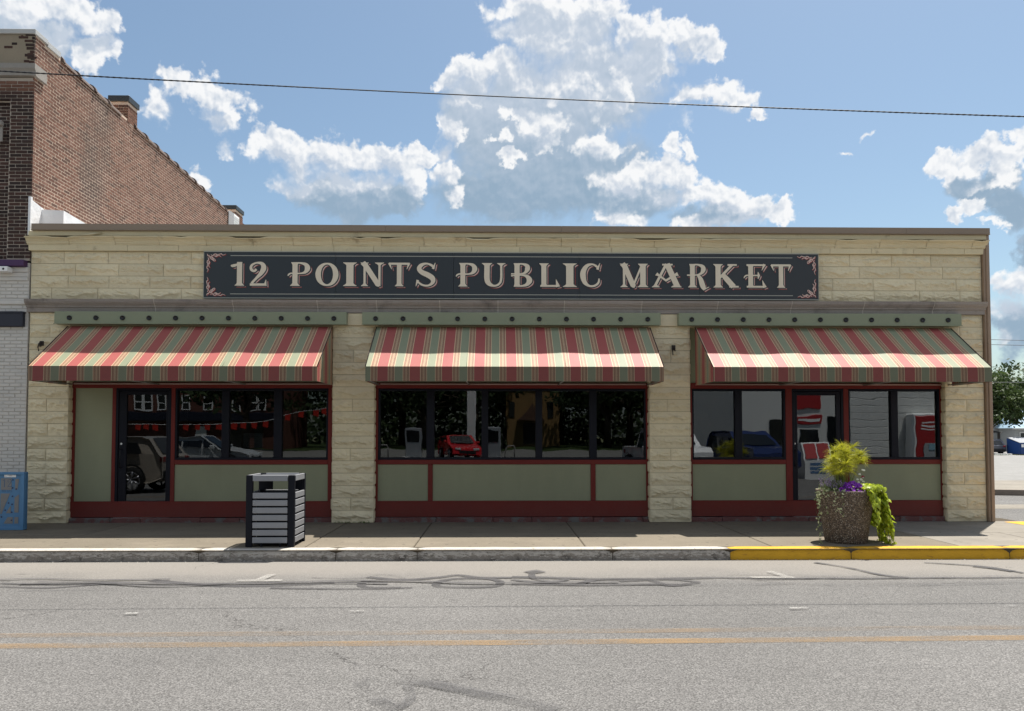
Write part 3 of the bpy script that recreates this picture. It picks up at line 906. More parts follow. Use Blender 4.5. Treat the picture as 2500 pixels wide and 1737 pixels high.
# kerb: rounded stones, worn white to the left, yellow to the right
kerb = MB(); kerb.box(-30, 8.95, 10.06, 10.19, -0.35, -0.02)
kerbs = struct('kerb', kerb.build('kerb', WALKJ))
def kerb_stone(x0, x1, mat):
    prof = [(10.2, -0.2), (10.2, 0.0)]
    for t in range(6):
        a = R(90 + 15 * t * 1.2)
        prof.append((10.09 + 0.055 * math.cos(a), -0.055 + 0.055 * math.sin(a)))
    prof += [(10.028, -0.15), (10.028, -0.2)]
    n = max(2, int((x1 - x0) / 0.12))
    mb = MB(); m_ = len(prof)
    vs = []
    for i in range(n + 1):
        x = x0 + (x1 - x0) * i / n
        e = 0.012 if i in (0, n) else 0.0
        for (y, z) in prof:
            d = noise.noise(Vector((x * 2.1, y * 6, z * 9))) * 0.006 + noise.noise(Vector((x * 9, y * 20, z * 30))) * 0.003
            vs.append((x, y + d + e * (1 if y < 10.15 else 0), z + d * 0.5 - (e if z > -0.1 else 0)))
    fs = [(i * m_ + k, (i + 1) * m_ + k, (i + 1) * m_ + k + 1, i * m_ + k + 1) for i in range(n) for k in range(m_ - 1)]
    fs = [tuple(reversed(f)) for f in fs]
    fs += [tuple(range(m_)), tuple(n * m_ + k for k in range(m_ - 1, -1, -1))]
    mb.add(vs, fs, True)
    return mb.build('kerb_stone', mat, kerbs)
for a, b in ((-12.0, -9.1), (-9.09, -6.6), (-6.59, -3.86), (-3.85, -2.1), (-2.09, -1.05), (-1.04, 1.49), (1.5, 3.03)):
    kerb_stone(a, b, KERBW)
for a, b in ((3.035, 4.62), (4.63, 6.72), (6.73, 8.9)):
    o = kerb_stone(a, b, KERBY); o['label'] = 'kerb stone painted yellow'
# corner ramp: yellow flared kerb, red tactile strip
fl = MB()
fl.add([(8.55, 12.9, 0.004), (8.95, 12.95, 0.004), (8.95, 11.75, 0.004), (8.62, 11.9, 0.004), (9.45, 12.2, -0.147), (9.3, 11.55, -0.147)],
       [(3, 2, 1, 0), (2, 5, 4, 1)])
o = fl.build('kerb_flare', KERBY, sidewalk); o['label'] = 'yellow painted flared kerb end'
TACT = M('red_tactile_paving', (0.24, 0.115, 0.095), 0.8, 0.3, 0.12, 4, 0.2, 60)
tp = MB(); tp.box(8.42, 10.6, 11.32, 11.62, -0.1, 0.006)
tp.build('tactile_strip', TACT, sidewalk)
rp = MB(); rp.add([(8.95, 10.21, 0.0), (12.4, 10.3, -0.03), (12.4, 11.3, -0.03), (8.95, 11.75, 0.0), (12.4, 11.9, -0.14)], [(0, 1, 2, 3), (3, 2, 4)])
rp.box(8.9, 12.4, 10.04, 10.2, -0.2, -0.035)
rp.build('ramp_slab', WALK2, sidewalk)
o = kerb_stone(8.905, 12.4, KERBY); o['label'] = 'kerb stone painted yellow'

# side street: pale concrete strip, far kerb, concrete walk and gravel lot falling away
cs = MB(); cs.quad((9.6, 16.6, ROADZ + .004), (24, 16.9, ROADZ + .004), (24, 17.75, ROADZ + .004), (10.2, 17.6, ROADZ + .004))
cs.build('concrete_strip', WALK2, road)
KERB2 = M('bare_kerb_concrete', (0.20, 0.17, 0.145), 0.9, 0.2, 0.2, 3, 0.2, 50)
def lineY(x): return 20.6 - (x - 12.0) * 0.27
k2 = MB()
k2.add([(9.0, lineY(9), -0.15), (30, lineY(30), -0.15), (30, lineY(30), 0.0), (9.0, lineY(9), 0.0), (30, lineY(30) + .2, 0.0), (9.0, lineY(9) + .2, 0.0)], [(0, 1, 2, 3), (3, 2, 4, 5)])
struct('far_kerb', k2.build('far_kerb', KERB2))
w2 = MB(); w2.add([(9.0, lineY(9) + .2, -0.004), (30, lineY(30) + .2, -0.004), (30, 24.5, -0.004), (9.0, 24.2, -0.004)], [(0, 1, 2, 3)])
struct('far_walk', w2.build('far_walk', WALK2))
GRAVEL = mat_concrete('white_gravel', (0.215, 0.21, 0.20), 0.35, 7.0, stain=(0.16, 0.155, 0.14), bmp=0.6)
gv = MB()
gv.add([(9.0, 24.2, -0.006), (60, 24.6, -0.006), (90, 82, -0.80), (9, 82, -0.80), (9, 140, -0.80), (140, 140, -0.80)], [(0, 1, 2, 3), (3, 2, 5, 4)])
struct('gravel_lot', gv.build('gravel_lot', GRAVEL))

# ------------------------------------------------------------------ the market building
WALLY = 13.0            # plane of the mortar joints
rr = random.Random(11)
market = thing('market_building', 'long one-storey shop of pale rock-faced stone with red shopfronts', 'shop building', (0.25, 13.0, 0.0))
MO = Vector((0.25, 13.0, 0.0))
def mpart(mb, name, mat, parent=None):
    o = mb.build(name, mat, parent or market)
    if parent is None: o.location = -MO
    return o

body = MB()
# wall behind the stones, with openings left for the three shopfronts
for x0, x1, z0, z1 in ((-7.86, 8.32, 3.30, 4.86), (-7.86, -7.187, 0, 3.30), (-2.785, -2.085, 0, 3.30), (2.569, 3.266, 0, 3.30), (7.645, 8.32, 0, 3.30)):
    body.box(x0, x1, 13.0, 13.35, z0, z1)
body.box(8.06, 8.32, 13.35, 30, 0, 4.86)
body.box(-7.84, -7.6, 13.35, 30, 0, 4.86)
body.box(-7.6, 8.06, 29.7, 30, 0, 4.86)
mpart(body, 'wall', MORTAR)
roof = MB(); roof.box(-7.6, 8.06, 13.35, 29.7, 4.35, 4.5)
mpart(roof, 'roof', M('flat_roof_felt', (0.30, 0.30, 0.30), 0.9))
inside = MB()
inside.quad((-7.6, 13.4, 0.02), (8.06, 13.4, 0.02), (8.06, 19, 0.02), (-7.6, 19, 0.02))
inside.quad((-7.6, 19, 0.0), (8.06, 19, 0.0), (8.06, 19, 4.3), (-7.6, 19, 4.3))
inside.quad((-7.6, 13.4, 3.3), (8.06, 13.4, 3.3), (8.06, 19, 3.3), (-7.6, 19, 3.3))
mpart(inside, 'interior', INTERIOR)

# rock-faced stones: a few carved faces, stretched to each stone's length
def stone_mesh(i, half):
    r_ = random.Random(100 + i)
    nx, nz = (14, 13) if half else (28, 13)
    w = 0.34 if half else 0.70
    off = Vector((r_.uniform(0, 90), r_.uniform(0, 90), r_.uniform(0, 90)))
    H = 0.2
    lip = r_.uniform(0.30, 0.52)
    mb = MB(); vs = []
    for k in range(nz + 1):
        v = k / nz
        for j in range(nx + 1):
            u = j / nx
            x = (u - 0.5) * w; z = v * H
            ex = min(u * w, (1 - u) * w); ez = min(v * H, (1 - v) * H)
            e = max(0.0, min((ex - 0.006) / 0.030, (ez - 0.006) / 0.030, 1.0))
            big = noise.noise(Vector((x * 4.0, z * 6, 0)) + off)
            # a jagged split line: the face swells down to it and breaks back below it
            line = lip + 0.26 * noise.noise(Vector((x * 6.5, 1.7, 0)) + off) + 0.10 * noise.noise(Vector((x * 17, 4.7, 0)) + off)
            if v > line: sw = 1.0 - (v - line) / (1.02 - line)
            else: sw = max(0.0, 1.0 - (line - v) / 0.30) ** 1.4
            rid = abs(noise.noise(Vector((x * 9 + z * 6, z * 19, 3)) + off))
            fin = noise.noise(Vector((x * 28, z * 42, 7)) + off)
            d = 0.003 + e * (0.006 + 0.046 * max(0, sw) * (0.75 + 0.5 * big) + 0.016 * big - 0.030 * rid * (0.4 + sw) + 0.007 * fin)
            d = min(max(d, 0.003), 0.075)
            vs.append((x, -d, z))
    W = nx + 1
    fs = []
    for k in range(nz):
        for j in range(nx):
            a_, b_, c_, d_ = k * W + j, k * W + j + 1, (k + 1) * W + j + 1, (k + 1) * W + j
            if r_.random() < 0.5: fs += [(a_, b_, c_), (a_, c_, d_)]
            else: fs += [(a_, b_, d_), (b_, c_, d_)]
    mb.add(vs, fs, False)
    # sides back to the wall
    rim = [j for j in range(W)] + [k * W + nx for k in range(1, nz + 1)] + [nz * W + j for j in range(nx - 1, -1, -1)] + [k * W for k in range(nz - 1, 0, -1)]
    n0 = len(mb.v)
    back = [(vs[i][0], 0.02, vs[i][2]) for i in rim]
    mb.v.extend(back)
    m_ = len(rim)
    for q in range(m_):
        q2 = (q + 1) % m_
        mb.f.append((rim[q2], rim[q], n0 + q, n0 + q2)); mb.s.append(False)
    return mb.mesh('stone_block', STONE), w
FULL = [stone_mesh(i, False) for i in range(9)]
HALF = [stone_mesh(40 + i, True) for i in range(7)]
nst = [0]
def stone(x0, x1, z0, h=0.2):
    L = x1 - x0
    me, w = rr.choice(FULL if L > 0.5 else HALF)
    o = link('stone_block', me, market)
    fx = 1 if rr.random() < 0.5 else 1
    o.location = Vector(((x0 + x1) / 2, WALLY - 0.005 - rr.uniform(0, 0.004), z0)) - MO
    o.scale = (L / w * fx, 1.0, h / 0.2)
    nst[0] += 1
    return o
GAP = 0.0075
# four courses round the sign
CH = (4.56 - 3.735) / 4
for c in range(4):
    z0 = 3.735 + c * CH
    x = -7.855
    first = (0.35, 0.62, 0.74, 0.55)[c]
    w = first
    while x < 8.30:
        x1 = min(x + w, 8.315)
        if 8.315 - x1 < 0.22: x1 = 8.315
        if not (x > -4.8 and x1 < 5.35):
            stone(x + GAP / 2, x1 - GAP / 2, z0 + GAP / 2, CH - GAP)
        x = x1
        w = 0.735 + rr.uniform(-0.06, 0.06)
# the four piers
PH = 3.525 / 17
for pi, (a, b) in enumerate(((-7.857, -7.187), (-2.785, -2.085), (2.569, 3.266), (7.645, 8.316))):
    for c in range(17):
        z0 = c * PH
        if pi in (1, 2) and c == 16:
            continue
        if pi in (1, 2):
            dbl = (c % 4 == 1)
        else:
            dbl = (c % 2 == 1)
        if c == 0: dbl = False
        if dbl:
            mid = (a + b) / 2 + rr.uniform(-0.06, 0.06)
            stone(a + .002, mid - GAP / 2, z0 + GAP / 2, PH - GAP); stone(mid + GAP / 2, b - .002, z0 + GAP / 2, PH - GAP)
        else:
            stone(a + .002, b - .002, z0 + GAP / 2, PH - GAP)
# returns of the piers beside the shopfronts: quarry-faced reveals
for x, s in ((-7.187, 1), (-2.785, -1), (-2.085, 1), (2.569, -1), (3.266, 1), (7.645, -1)):
    mb = MB()
    for c in range(16):
        z0 = c * PH
        p = rr.uniform(0.006, 0.022)
        q = rr.uniform(0.006, 0.022)
        vs = [(x, 12.99, z0 + .004), (x, 13.14, z0 + .004), (x, 13.14, z0 + PH - .004), (x, 12.99, z0 + PH - .004)]
        cx_ = [(x + s * p, 13.02, z0 + .03), (x + s * q, 13.13, z0 + .03), (x + s * q, 13.13, z0 + PH - .03), (x + s * p, 13.02, z0 + PH - .03)]
        fs = [(4, 5, 6, 7), (0, 1, 5, 4), (1, 2, 6, 5), (2, 3, 7, 6), (3, 0, 4, 7)]
        if s < 0: fs = [tuple(reversed(f)) for f in fs]
        mb.add(vs + cx_, fs)
    mpart(mb, 'pier_return', STONE)
# plain cream blocks between the light boards
for a, b in ((-2.53, -2.269), (2.739, 3.045)):
    mb = MB(); mb.cbox(a - 0.26, b + 0.26, 12.955, 13.02, 3.318, 3.522, 0.006)
    mpart(mb, 'plain_block', PLAIN)

# cornice: coping metal, cream fascia, crown moulding and lower band, each in its own lengths
def prof_run(prof, x0, x1, mat, name, ends=0.003, wob=0.0, seed=0, chip=None):
    r_ = random.Random(seed)
    mb = MB()
    n = 2 if wob == 0 else max(3, int((x1 - x0) / 0.10))
    m_ = len(prof); vs = []
    for i in range(n):
        x = x0 + ends + (x1 - x0 - 2 * ends) * i / (n - 1)
        for k, (y, z) in enumerate(prof):
            dd = 0
            if wob:
                dd = wob * noise.noise(Vector((x * 5.0 + seed, k * 0.7, 1.0))) + wob * 0.6 * max(0, noise.noise(Vector((x * 17 + seed, k * 1.9, 2.0))))
            if chip and z > chip:
                c_ = max(0.0, noise.noise(Vector((x * 1.3 + 5, 8.1, 0))) + 0.45 * noise.noise(Vector((x * 5.0 + seed, 3.3, 0))) - 0.20)
                z = z - min(0.022, 0.10 * c_)
            vs.append((x, y + dd, z + dd * 0.6))
    fs = [((i) * m_ + k, (i + 1) * m_ + k, (i + 1) * m_ + (k + 1) % m_, i * m_ + (k + 1) % m_) for i in range(n - 1) for k in range(m_)]
    fs += [tuple(range(m_ - 1, -1, -1)), tuple((n - 1) * m_ + k for k in range(m_))]
    fs = [tuple(reversed(f)) for f in fs]
    mb.add(vs, fs, False)
    return mpart(mb, name, mat)
def lengths(x0, x1, w, jit, seed):
    r_ = random.Random(seed); xs = [x0]
    while xs[-1] + w * 1.35 < x1:
        xs.append(xs[-1] + w + r_.uniform(-jit, jit))
    xs.append(x1)
    return list(zip(xs[:-1], xs[1:]))
for a, b in lengths(-7.79, 8.40, 2.95, 0.03, 1):
    prof_run([(12.86, 4.885), (12.845, 4.892), (12.86, 4.905), (12.86, 5.0), (13.35, 5.01), (13.35, 4.885)], a, b, COPING, 'coping_metal', 0.0015)
for a, b in lengths(-7.86, 8.36, 2.3, 0.2, 2):
    prof_run([(12.90, 4.811), (12.90, 4.884), (13.1, 4.884), (13.1, 4.811)], a, b, TRIM, 'cornice_fascia', 0.001, 0.004, int(a * 9))
crown = [(13.02, 4.658), (12.93, 4.658), (12.925, 4.672), (12.915, 4.682)]
for t in range(7):
    a = t / 6
    crown.append((12.915 - 0.075 * (a ** 1.6), 4.682 + 0.092 * (a ** 0.75)))
crown += [(12.835, 4.790), (13.02, 4.790)]
void = MB(); void.box(-7.84, 8.33, 12.955, 13.0, 4.77, 4.83); mpart(void, 'joint_shadow_strip', BLACK)  # black strip put in for the shadow inside the cornice crack
for i, (a, b) in enumerate(lengths(-7.90, 8.38, 0.76, 0.10, 3)):
    prof_run(crown, a, b, TRIM, 'crown_stone', 0.003, 0.010, i * 7, 4.77)
for i, (a, b) in enumerate(lengths(-7.875, 8.345, 0.78, 0.12, 5)):
    prof_run([(13.02, 4.563), (12.935, 4.566), (12.93, 4.656), (13.02, 4.656)], a, b, TRIM, 'cornice_band', 0.003, 0.006, i * 5 + 3)
# broken flap of fascia at the left end
fb = MB(); fb.add([(-6.96, 12.83, 4.796), (-6.78, 12.87, 4.85), (-6.62, 12.88, 4.852), (-6.80, 12.80, 4.80), (-6.96, 12.86, 4.79), (-6.78, 12.899, 4.84), (-6.62, 12.899, 4.842), (-6.80, 12.86, 4.79)],
                  [(0, 3, 2, 1), (4, 5, 6, 7), (0, 1, 5, 4), (1, 2, 6, 5), (2, 3, 7, 6), (3, 0, 4, 7)])
mpart(fb, 'loose_fascia_flap', TRIM)
# grey ledge course with pale joints
ledge = [(13.02, 3.528), (12.935, 3.528), (12.93, 3.60), (12.91, 3.606), (12.905, 3.63)]
for t in range(6):
    a = t / 5
    ledge.append((12.90 - 0.05 * math.sin(a * 1.57), 3.634 + 0.075 * a))
ledge += [(12.845, 3.732), (13.02, 3.734)]
LB = [(-7.92, -5.25)] + []
LB = []
xs = [-7.885, -5.74, -4.44, -3.03, -2.04, -0.98, 0.0, 1.12, 2.43, 3.72, 4.98, 6.22, 7.42, 8.34]
for i, (a, b) in enumerate(zip(xs[:-1], xs[1:])):
    prof_run(ledge, a, b, LEDGE, 'ledge_stone', 0.005, 0.004, i * 3)
    if i:
        jm = MB(); jm.prism([(y + 0.003, z) for y, z in ledge], 'x', a - 0.0055, a + 0.0055)
        mpart(jm, 'ledge_joint', JOINT)
# right end of the ledge and cornice caps against the corner trim
ct = MB(); ct.cbox(8.322, 8.43, 12.93, 13.25, 0.0, 4.93, 0.008); ct.cbox(8.355, 8.40, 12.905, 12.935, 0.0, 4.88, 0.006)
mpart(ct, 'corner_trim', DOWNTRIM)
# membrane-covered curb and metal edge at the left corner
mc = MB()
mc.add([(-7.86, 13.25, 4.9), (-7.48, 13.25, 4.9), (-7.48, 13.25, 5.33), (-7.86, 13.25, 5.35), (-7.86, 17.5, 4.9), (-7.36, 17.5, 4.9), (-7.42, 17.5, 5.10), (-7.86, 17.5, 5.12)],
       [(0, 1, 2, 3), (1, 5, 6, 2), (3, 2, 6, 7), (0, 3, 7, 4), (5, 4, 7, 6)])
mpart(mc, 'membrane_upstand', MEMBRANE)
me_ = MB(); me_.box(-7.875, -7.835, 12.905, 12.96, 4.82, 5.47); me_.add([(-7.855, 12.94, 4.9), (-7.855, 13.35, 4.9), (-7.855, 13.35, 5.36), (-7.855, 12.94, 5.44)], [(0, 1, 2, 3)])
mpart(me_, 'metal_flashing', MEMBRANE)

# shopfronts
FY = 13.10
def rail(x0, x1, z0, z1, y=FY, d=0.08, name='frame_rail', mat=RED, c=0.004):
    mb = MB(); mb.cbox(x0, x1, y, y + d, z0, z1, c)
    return mpart(mb, name, mat)
def panel(x0, x1, z0, z1, name='sage_panel', mat=SAGE, y=FY + .022):
    mb = MB(); mb.cbox(x0 - .004, x1 + .004, y, y + .03, z0 - .004, z1 + .004, 0.003)
    return mpart(mb, name, mat)
def bay(x0, x1):
    rail(x0, x1, 2.262, 2.36, FY - .012, name='frame_header')
    rail(x0, x1, 2.363, 3.31, FY + .03, 0.05, 'transom_panel', SAGE)
    rail(x0 + .004, x1 - .004, 0.085, 0.352, FY - .008, name='kick_board')
    pb = MB(); pb.cbox(x0 + .02, x1 - .02, FY - .006, FY + .02, 2.335, 2.352, .003)
    r_ = random.Random(int(x0 * 10))
    xx = x0
    while xx < x1 - .01:
        w = min(r_.uniform(0.5, 1.1), x1 - xx)
        mb = MB(); mb.cbox(xx + .003, xx + w - .003, FY - 0.05, FY + .2, -0.02, 0.080 + r_.uniform(-0.008, 0), 0.010)
        mpart(mb, 'base_stone', BASESTONE)
        xx += w
def window(x0, x1, z0, z1, panes, glass=GLASS):
    """black frame, panes listed as (x0, x1)"""
    mb = MB()
    pz0, pz1 = z0 + .042, z1 - .04
    y0, y1 = FY + .005, FY + .10
    mb.cbox(x0, x1, y0, y1, z0, pz0, .004); mb.cbox(x0, x1, y0, y1, pz1, z1, .004)
    cur = x0
    for a, b in panes + [(x1, x1)]:
        mb.cbox(cur, a, y0 + .001, y1 - .001, pz0 - .001, pz1 + .001, .004); cur = b
    f = mpart(mb, 'window', NAVY)
    for a, b in panes:
        p = MB(); p.box(a - .002, b + .002, y0 + .05, y0 + .058, pz0 - .002, pz1 + .002)
        o = p.build('pane', glass, f)
    return f
def door(x0, x1, z0, z1, gx0, gx1, gz0, gz1, handle_x, glass=GLASS):
    y0, y1 = FY + .02, FY + .075
    mb = MB()
    mb.cbox(x0 + .045, gx0, y0, y1, z0 + .012, z1 - .05, .004); mb.cbox(gx1, x1 - .045, y0, y1, z0 + .012, z1 - .05, .004)
    mb.cbox(gx0 - .001, gx1 + .001, y0 + .001, y1 - .001, gz1, z1 - .05, .004); mb.cbox(gx0 - .001, gx1 + .001, y0 + .001, y1 - .001, z0 + .012, gz0, .004)
    d = mpart(mb, 'door', NAVY)
    fr = MB()
    fr.cbox(x0, x0 + .042, FY + .002, y1 + .03, z0, z1, .004); fr.cbox(x1 - .042, x1, FY + .002, y1 + .03, z0, z1, .004); fr.cbox(x0 + .042, x1 - .042, FY + .003, y1 + .03, z1 - .045, z1, .004)
    mpart(fr, 'door_frame', NAVY)
    p = MB(); p.box(gx0 - .003, gx1 + .003, y0 + .024, y0 + .032, gz0 - .003, gz1 + .003); p.build('pane', glass, d)
    h = MB(); h.tube([(handle_x, y0 - .002, 0.92), (handle_x, y0 - .045, 0.93), (handle_x, y0 - .045, 1.22), (handle_x, y0 - .002, 1.23)], .011, 8)
    h.build('handle', BLACKLAMP, d)
    lk = MB(); lk.disc((handle_x, y0 - .003, 1.32), .018, 'y'); lk.build('lock', ALU, d)
    th = MB(); th.cbox(x0, x1, FY - .03, FY + .12, 0.066, 0.082, .004); mpart(th, 'threshold', ALU)
WZ0, WZ1 = 1.047, 2.262
# left shopfront
bay(-7.187, -2.785)
rail(-7.187, -7.135, 0.352, 2.262); rail(-6.513, -6.452, 0.352, 2.262)
panel(-7.135, -6.513, 0.355, 2.262)
door(-6.452, -5.524, 0.078, 2.262, -6.278, -5.611, 0.36, 2.15, -6.36)
rail(-5.524, -5.458, 0.352, 2.262); rail(-2.879, -2.785, 0.352, 2.262)
window(-5.458, -2.879, WZ0, WZ1, [(-5.427, -4.677), (-4.552, -3.80), (-3.662, -2.912)])
rail(-5.458, -2.879, 0.970, WZ0); panel(-5.458, -2.879, 0.355, 0.970)
# middle shopfront
bay(-2.085, 2.569)
rail(-2.085, -2.035, 0.352, 2.262); rail(2.530, 2.569, 0.352, 2.262)
window(-2.035, 2.530, WZ0, WZ1, [(-2.001, -1.215), (-1.082, -0.28), (-0.165, 0.642), (0.758, 1.563), (1.688, 2.505)])
rail(-2.035, 2.530, 0.970, WZ0)
rail(-1.186, -1.106, 0.352, 0.970); rail(1.581, 1.664, 0.352, 0.970)
for a, b in ((-2.035, -1.186), (-1.106, 1.581), (1.664, 2.530)): panel(a, b, 0.355, 0.970)
# right shopfront
bay(3.266, 7.645)
rail(3.266, 3.326, 0.352, 2.262); rail(7.612, 7.645, 0.352, 2.262)
window(3.326, 4.936, WZ0, WZ1, [(3.355, 4.065), (4.188, 4.903)], GLASSW)
rail(3.326, 4.936, 0.970, WZ0); panel(3.326, 4.936, 0.355, 0.970)
rail(4.936, 5.047, 0.352, 2.262)
door(5.047, 5.939, 0.078, 2.262, 5.145, 5.817, 0.36, 2.15, 5.09, GLASSW)
rail(5.939, 6.026, 0.352, 2.262)
window(6.026, 7.612, WZ0, WZ1, [(6.052, 6.768), (6.886, 7.585)], GLASSW)
rail(6.026, 7.612, 0.970, WZ0); panel(6.026, 7.612, 0.355, 0.970)
# paper notice inside a left pane
nt_ = MB(); nt_.box(-4.33, -3.99, 13.172, 13.174, 1.25, 1.50)
nb = nt_.build('paper_notice', WHITE, None); tag(nb, 'white paper notice taped inside the left shop window', 'notice')
nl = MB()
for k in range(6): nl.box(-4.27 + (k % 2) * .03, -4.05 - (k % 3) * .02, 13.1705, 13.1718, 1.29 + k * .028, 1.297 + k * .028)
nl.build('printed_line', M('notice_print', (0.35, 0.36, 0.36), 0.8), nb)

# iron hooks left in the masonry
for x, z, lb in ((2.98, 2.93, 'black iron wall hook on the pier between middle and right awnings'), (-7.63, 2.98, 'rusty iron pulley hook beside the left awning on the end pier')):
    hk = thing('wall_hook', lb, 'hook', (x, 12.96, z))
    mb = MB(); mb.lathe([(0.0, -0.0), (.03, 0.0)], 10); mb.tube([(0, 0.02, 0.03), (0, -.05, 0.035), (0.0, -.09, 0.0), (0.01, -.07, -0.04), (0.015, -.04, -0.02)], .011, 6)
    mb.tube([(-.015, -.05, 0.02), (-.03, -.06, -.05), (-.02, -.05, -.11)], .010, 6)
    mb.build('hook_shank', M('rusty_iron', (0.045, 0.036, 0.03), 0.8), hk)
    pl = MB(); pl.cbox(-.03, .03, -.02, 0.01, -.02, .06, .004); pl.build('back_plate', MATS['rusty_iron'], hk)

# ------------------------------------------------------------------ light boards, awnings, sign
def light_board(x0, x1, l0, l1, label):
    t = thing('light_board', label, 'light board', ((x0 + x1) / 2, 12.93, 3.42), group='green boards with downlights above the awnings')
    c = Vector(t.location)
    mb = MB(); mb.cbox(x0 - c.x, x1 - c.x, -0.10, 0.02, 3.317 - c.z, 3.523 - c.z, .005)
    mb.cbox(x0 - c.x - .006, x1 - c.x + .006, -0.115, -0.101, 3.312 - c.z, 3.324 - c.z, .002)
    mb.build('board', GREENBOARD, t)
    for i in range(11):
        x = l0 + (l1 - l0) * i / 10 - c.x
        z = 3.413 - c.z
        d = MB()
        vs = []
        seg = 20
        for (r, y) in ((.040, -.101), (.040, -.116), (.033, -.120), (.030, -.106), (.0, -.104)):
            for k in range(seg):
                a = 2 * math.pi * k / seg
                vs.append((r * math.cos(a), y, r * math.sin(a)))
        fs = [(q * seg + k, q * seg + (k + 1) % seg, (q + 1) * seg + (k + 1) % seg, (q + 1) * seg + k) for q in range(4) for k in range(seg)]
        d.add(vs, fs, True)
        o = link('lamp', d.mesh('lamp', BLACKLAMP) if (i == 0 and not hasattr(light_board, 'me')) else light_board.me, t, (x, 0, z))
        light_board.me = o.data
light_board(-7.362, -2.53, -7.11, -2.739, 'sage green light board above the left awning')
light_board(-2.269, 2.739, -2.045, 2.518, 'sage green light board above the middle awning')
light_board(3.045, 7.861, 3.261, 7.625, 'sage green light board above the right awning')

AW_Y0, AW_Y1, AW_ZT, AW_ZF, AW_ZB = 12.93, 11.87, 3.285, 2.53, 2.303
def awning(x0, x1, period, ph, label, stand, phs=0.0):
    t = thing('awning', label, 'awning', ((x0 + x1) / 2, 12.93, 2.3), group='striped awnings over the shopfronts')
    c = Vector(t.location)
    L = lambda p: (p[0] - c.x, p[1] - c.y, p[2] - c.z)
    mx = mat_awning('awning_canvas_' + stand, period, ph)
    mv = mat_awning('awning_valance_canvas_' + stand, period, ph, 'x', 0.52)          # darkened copy of the slope canvas: shade put into its colour
    my = mat_awning('awning_side_canvas_' + stand, period, 12.42 + phs, 'y')
    nx, nz = 48, 8
    top = MB(); vs = []
    for k in range(nz + 1):
        v = k / nz
        for j in range(nx + 1):
            u = j / nx
            sag = -0.016 * math.sin(v * math.pi) * abs(math.sin(u * 3 * math.pi)) - 0.004 * math.sin(u * 31 + 3 * v) * math.sin(v * math.pi)
            vs.append(L((x0 + (x1 - x0) * u, AW_Y0 + (AW_Y1 - AW_Y0) * v, AW_ZT + (AW_ZF - AW_ZT) * v + sag)))
    fs = [(k * (nx + 1) + j, k * (nx + 1) + j + 1, (k + 1) * (nx + 1) + j + 1, (k + 1) * (nx + 1) + j) for k in range(nz) for j in range(nx)]
    top.add(vs, [tuple(reversed(f)) for f in fs], True)
    top.build('canopy', mx, t)
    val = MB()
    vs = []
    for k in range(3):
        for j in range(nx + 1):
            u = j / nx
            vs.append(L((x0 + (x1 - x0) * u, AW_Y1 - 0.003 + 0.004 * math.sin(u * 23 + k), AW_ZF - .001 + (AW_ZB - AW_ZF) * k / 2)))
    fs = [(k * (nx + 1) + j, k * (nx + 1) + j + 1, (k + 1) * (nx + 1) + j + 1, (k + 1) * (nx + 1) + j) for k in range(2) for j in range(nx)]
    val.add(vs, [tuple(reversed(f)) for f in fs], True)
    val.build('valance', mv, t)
    for x, s in ((x0, -1), (x1, 1)):
        sd = MB()
        pts = [L((x, AW_Y0, AW_ZT)), L((x, AW_Y0, AW_ZB)), L((x, AW_Y1, AW_ZB)), L((x, AW_Y1, AW_ZF))]
        sd.add(pts, [(0, 1, 2, 3) if s > 0 else (3, 2, 1, 0)])
        sd.build('side_panel', my, t)
        pp = MB(); pp.tube([L((x, AW_Y0, AW_ZT + .002)), L((x, AW_Y1, AW_ZF + .002))], .008, 6)
        pp.build('piping', MATS['dark_canvas'], t)
    for q in (1, 2):
        u = q / 3.0 + 0.004
        sm = MB()
        pth = []
        for k in range(9):
            v = k / 8
            pth.append(L((x0 + (x1 - x0) * u, AW_Y0 + (AW_Y1 - AW_Y0) * v, AW_ZT + (AW_ZF - AW_ZT) * v + .001)))
        sm.tube(pth, .0035, 5); sm.build('seam', mx, t)
    fr = MB()
    r = .013
    e = .03
    fr.tube([L((x0 + e, AW_Y1 + .02, AW_ZB + .02)), L((x1 - e, AW_Y1 + .02, AW_ZB + .02))], r, 6)
    fr.tube([L((x0 + e, AW_Y1 + .02, AW_ZF - .02)), L((x1 - e, AW_Y1 + .02, AW_ZF - .02))], r, 6)
    fr.tube([L((x0 + e, AW_Y0 + .02, AW_ZT - .03)), L((x1 - e, AW_Y0 + .02, AW_ZT - .03))], r, 6)
    n = 3
    for i in range(n + 1):
        x = x0 + e + (x1 - x0 - 2 * e) * i / n
        fr.tube([L((x, AW_Y1 + .02, AW_ZF - .02)), L((x, AW_Y1 + .02, AW_ZB + .02))], r, 6)
        fr.tube([L((x, AW_Y0 + .1, AW_ZB + .02)), L((x, AW_Y1 + .02, AW_ZB + .02))], r, 6)
        fr.tube([L((x, AW_Y0, AW_ZT - .03)), L((x, AW_Y1 + .02, AW_ZF - .03))], r, 6)
    fr.build('awning_frame', TUBE, t)
    bar = MB(); bar.tube([L((x0 + .05, 13.06, AW_ZB + .03)), L((x1 - .05, 13.06, AW_ZB + .03))], .014, 8)
    bar.build('wall_bar', MATS['painted_bar'], t)
    return t
M('dark_canvas', (0.05, 0.03, 0.028), 0.7)
M('painted_bar', (0.36, 0.24, 0.21), 0.5)
awning(-7.19, -2.785, 0.513, -7.36, 'red and green striped awning over the left shopfront with the tall blank panel', 'a', .25)
awning(-2.045, 2.578, 0.4975, -2.09, 'red and green striped awning over the middle shopfront of five windows', 'b')
awning(3.345, 7.73, 0.497, 3.14, 'red and green striped awning over the right shopfront behind the flower planter', 'c', .2)

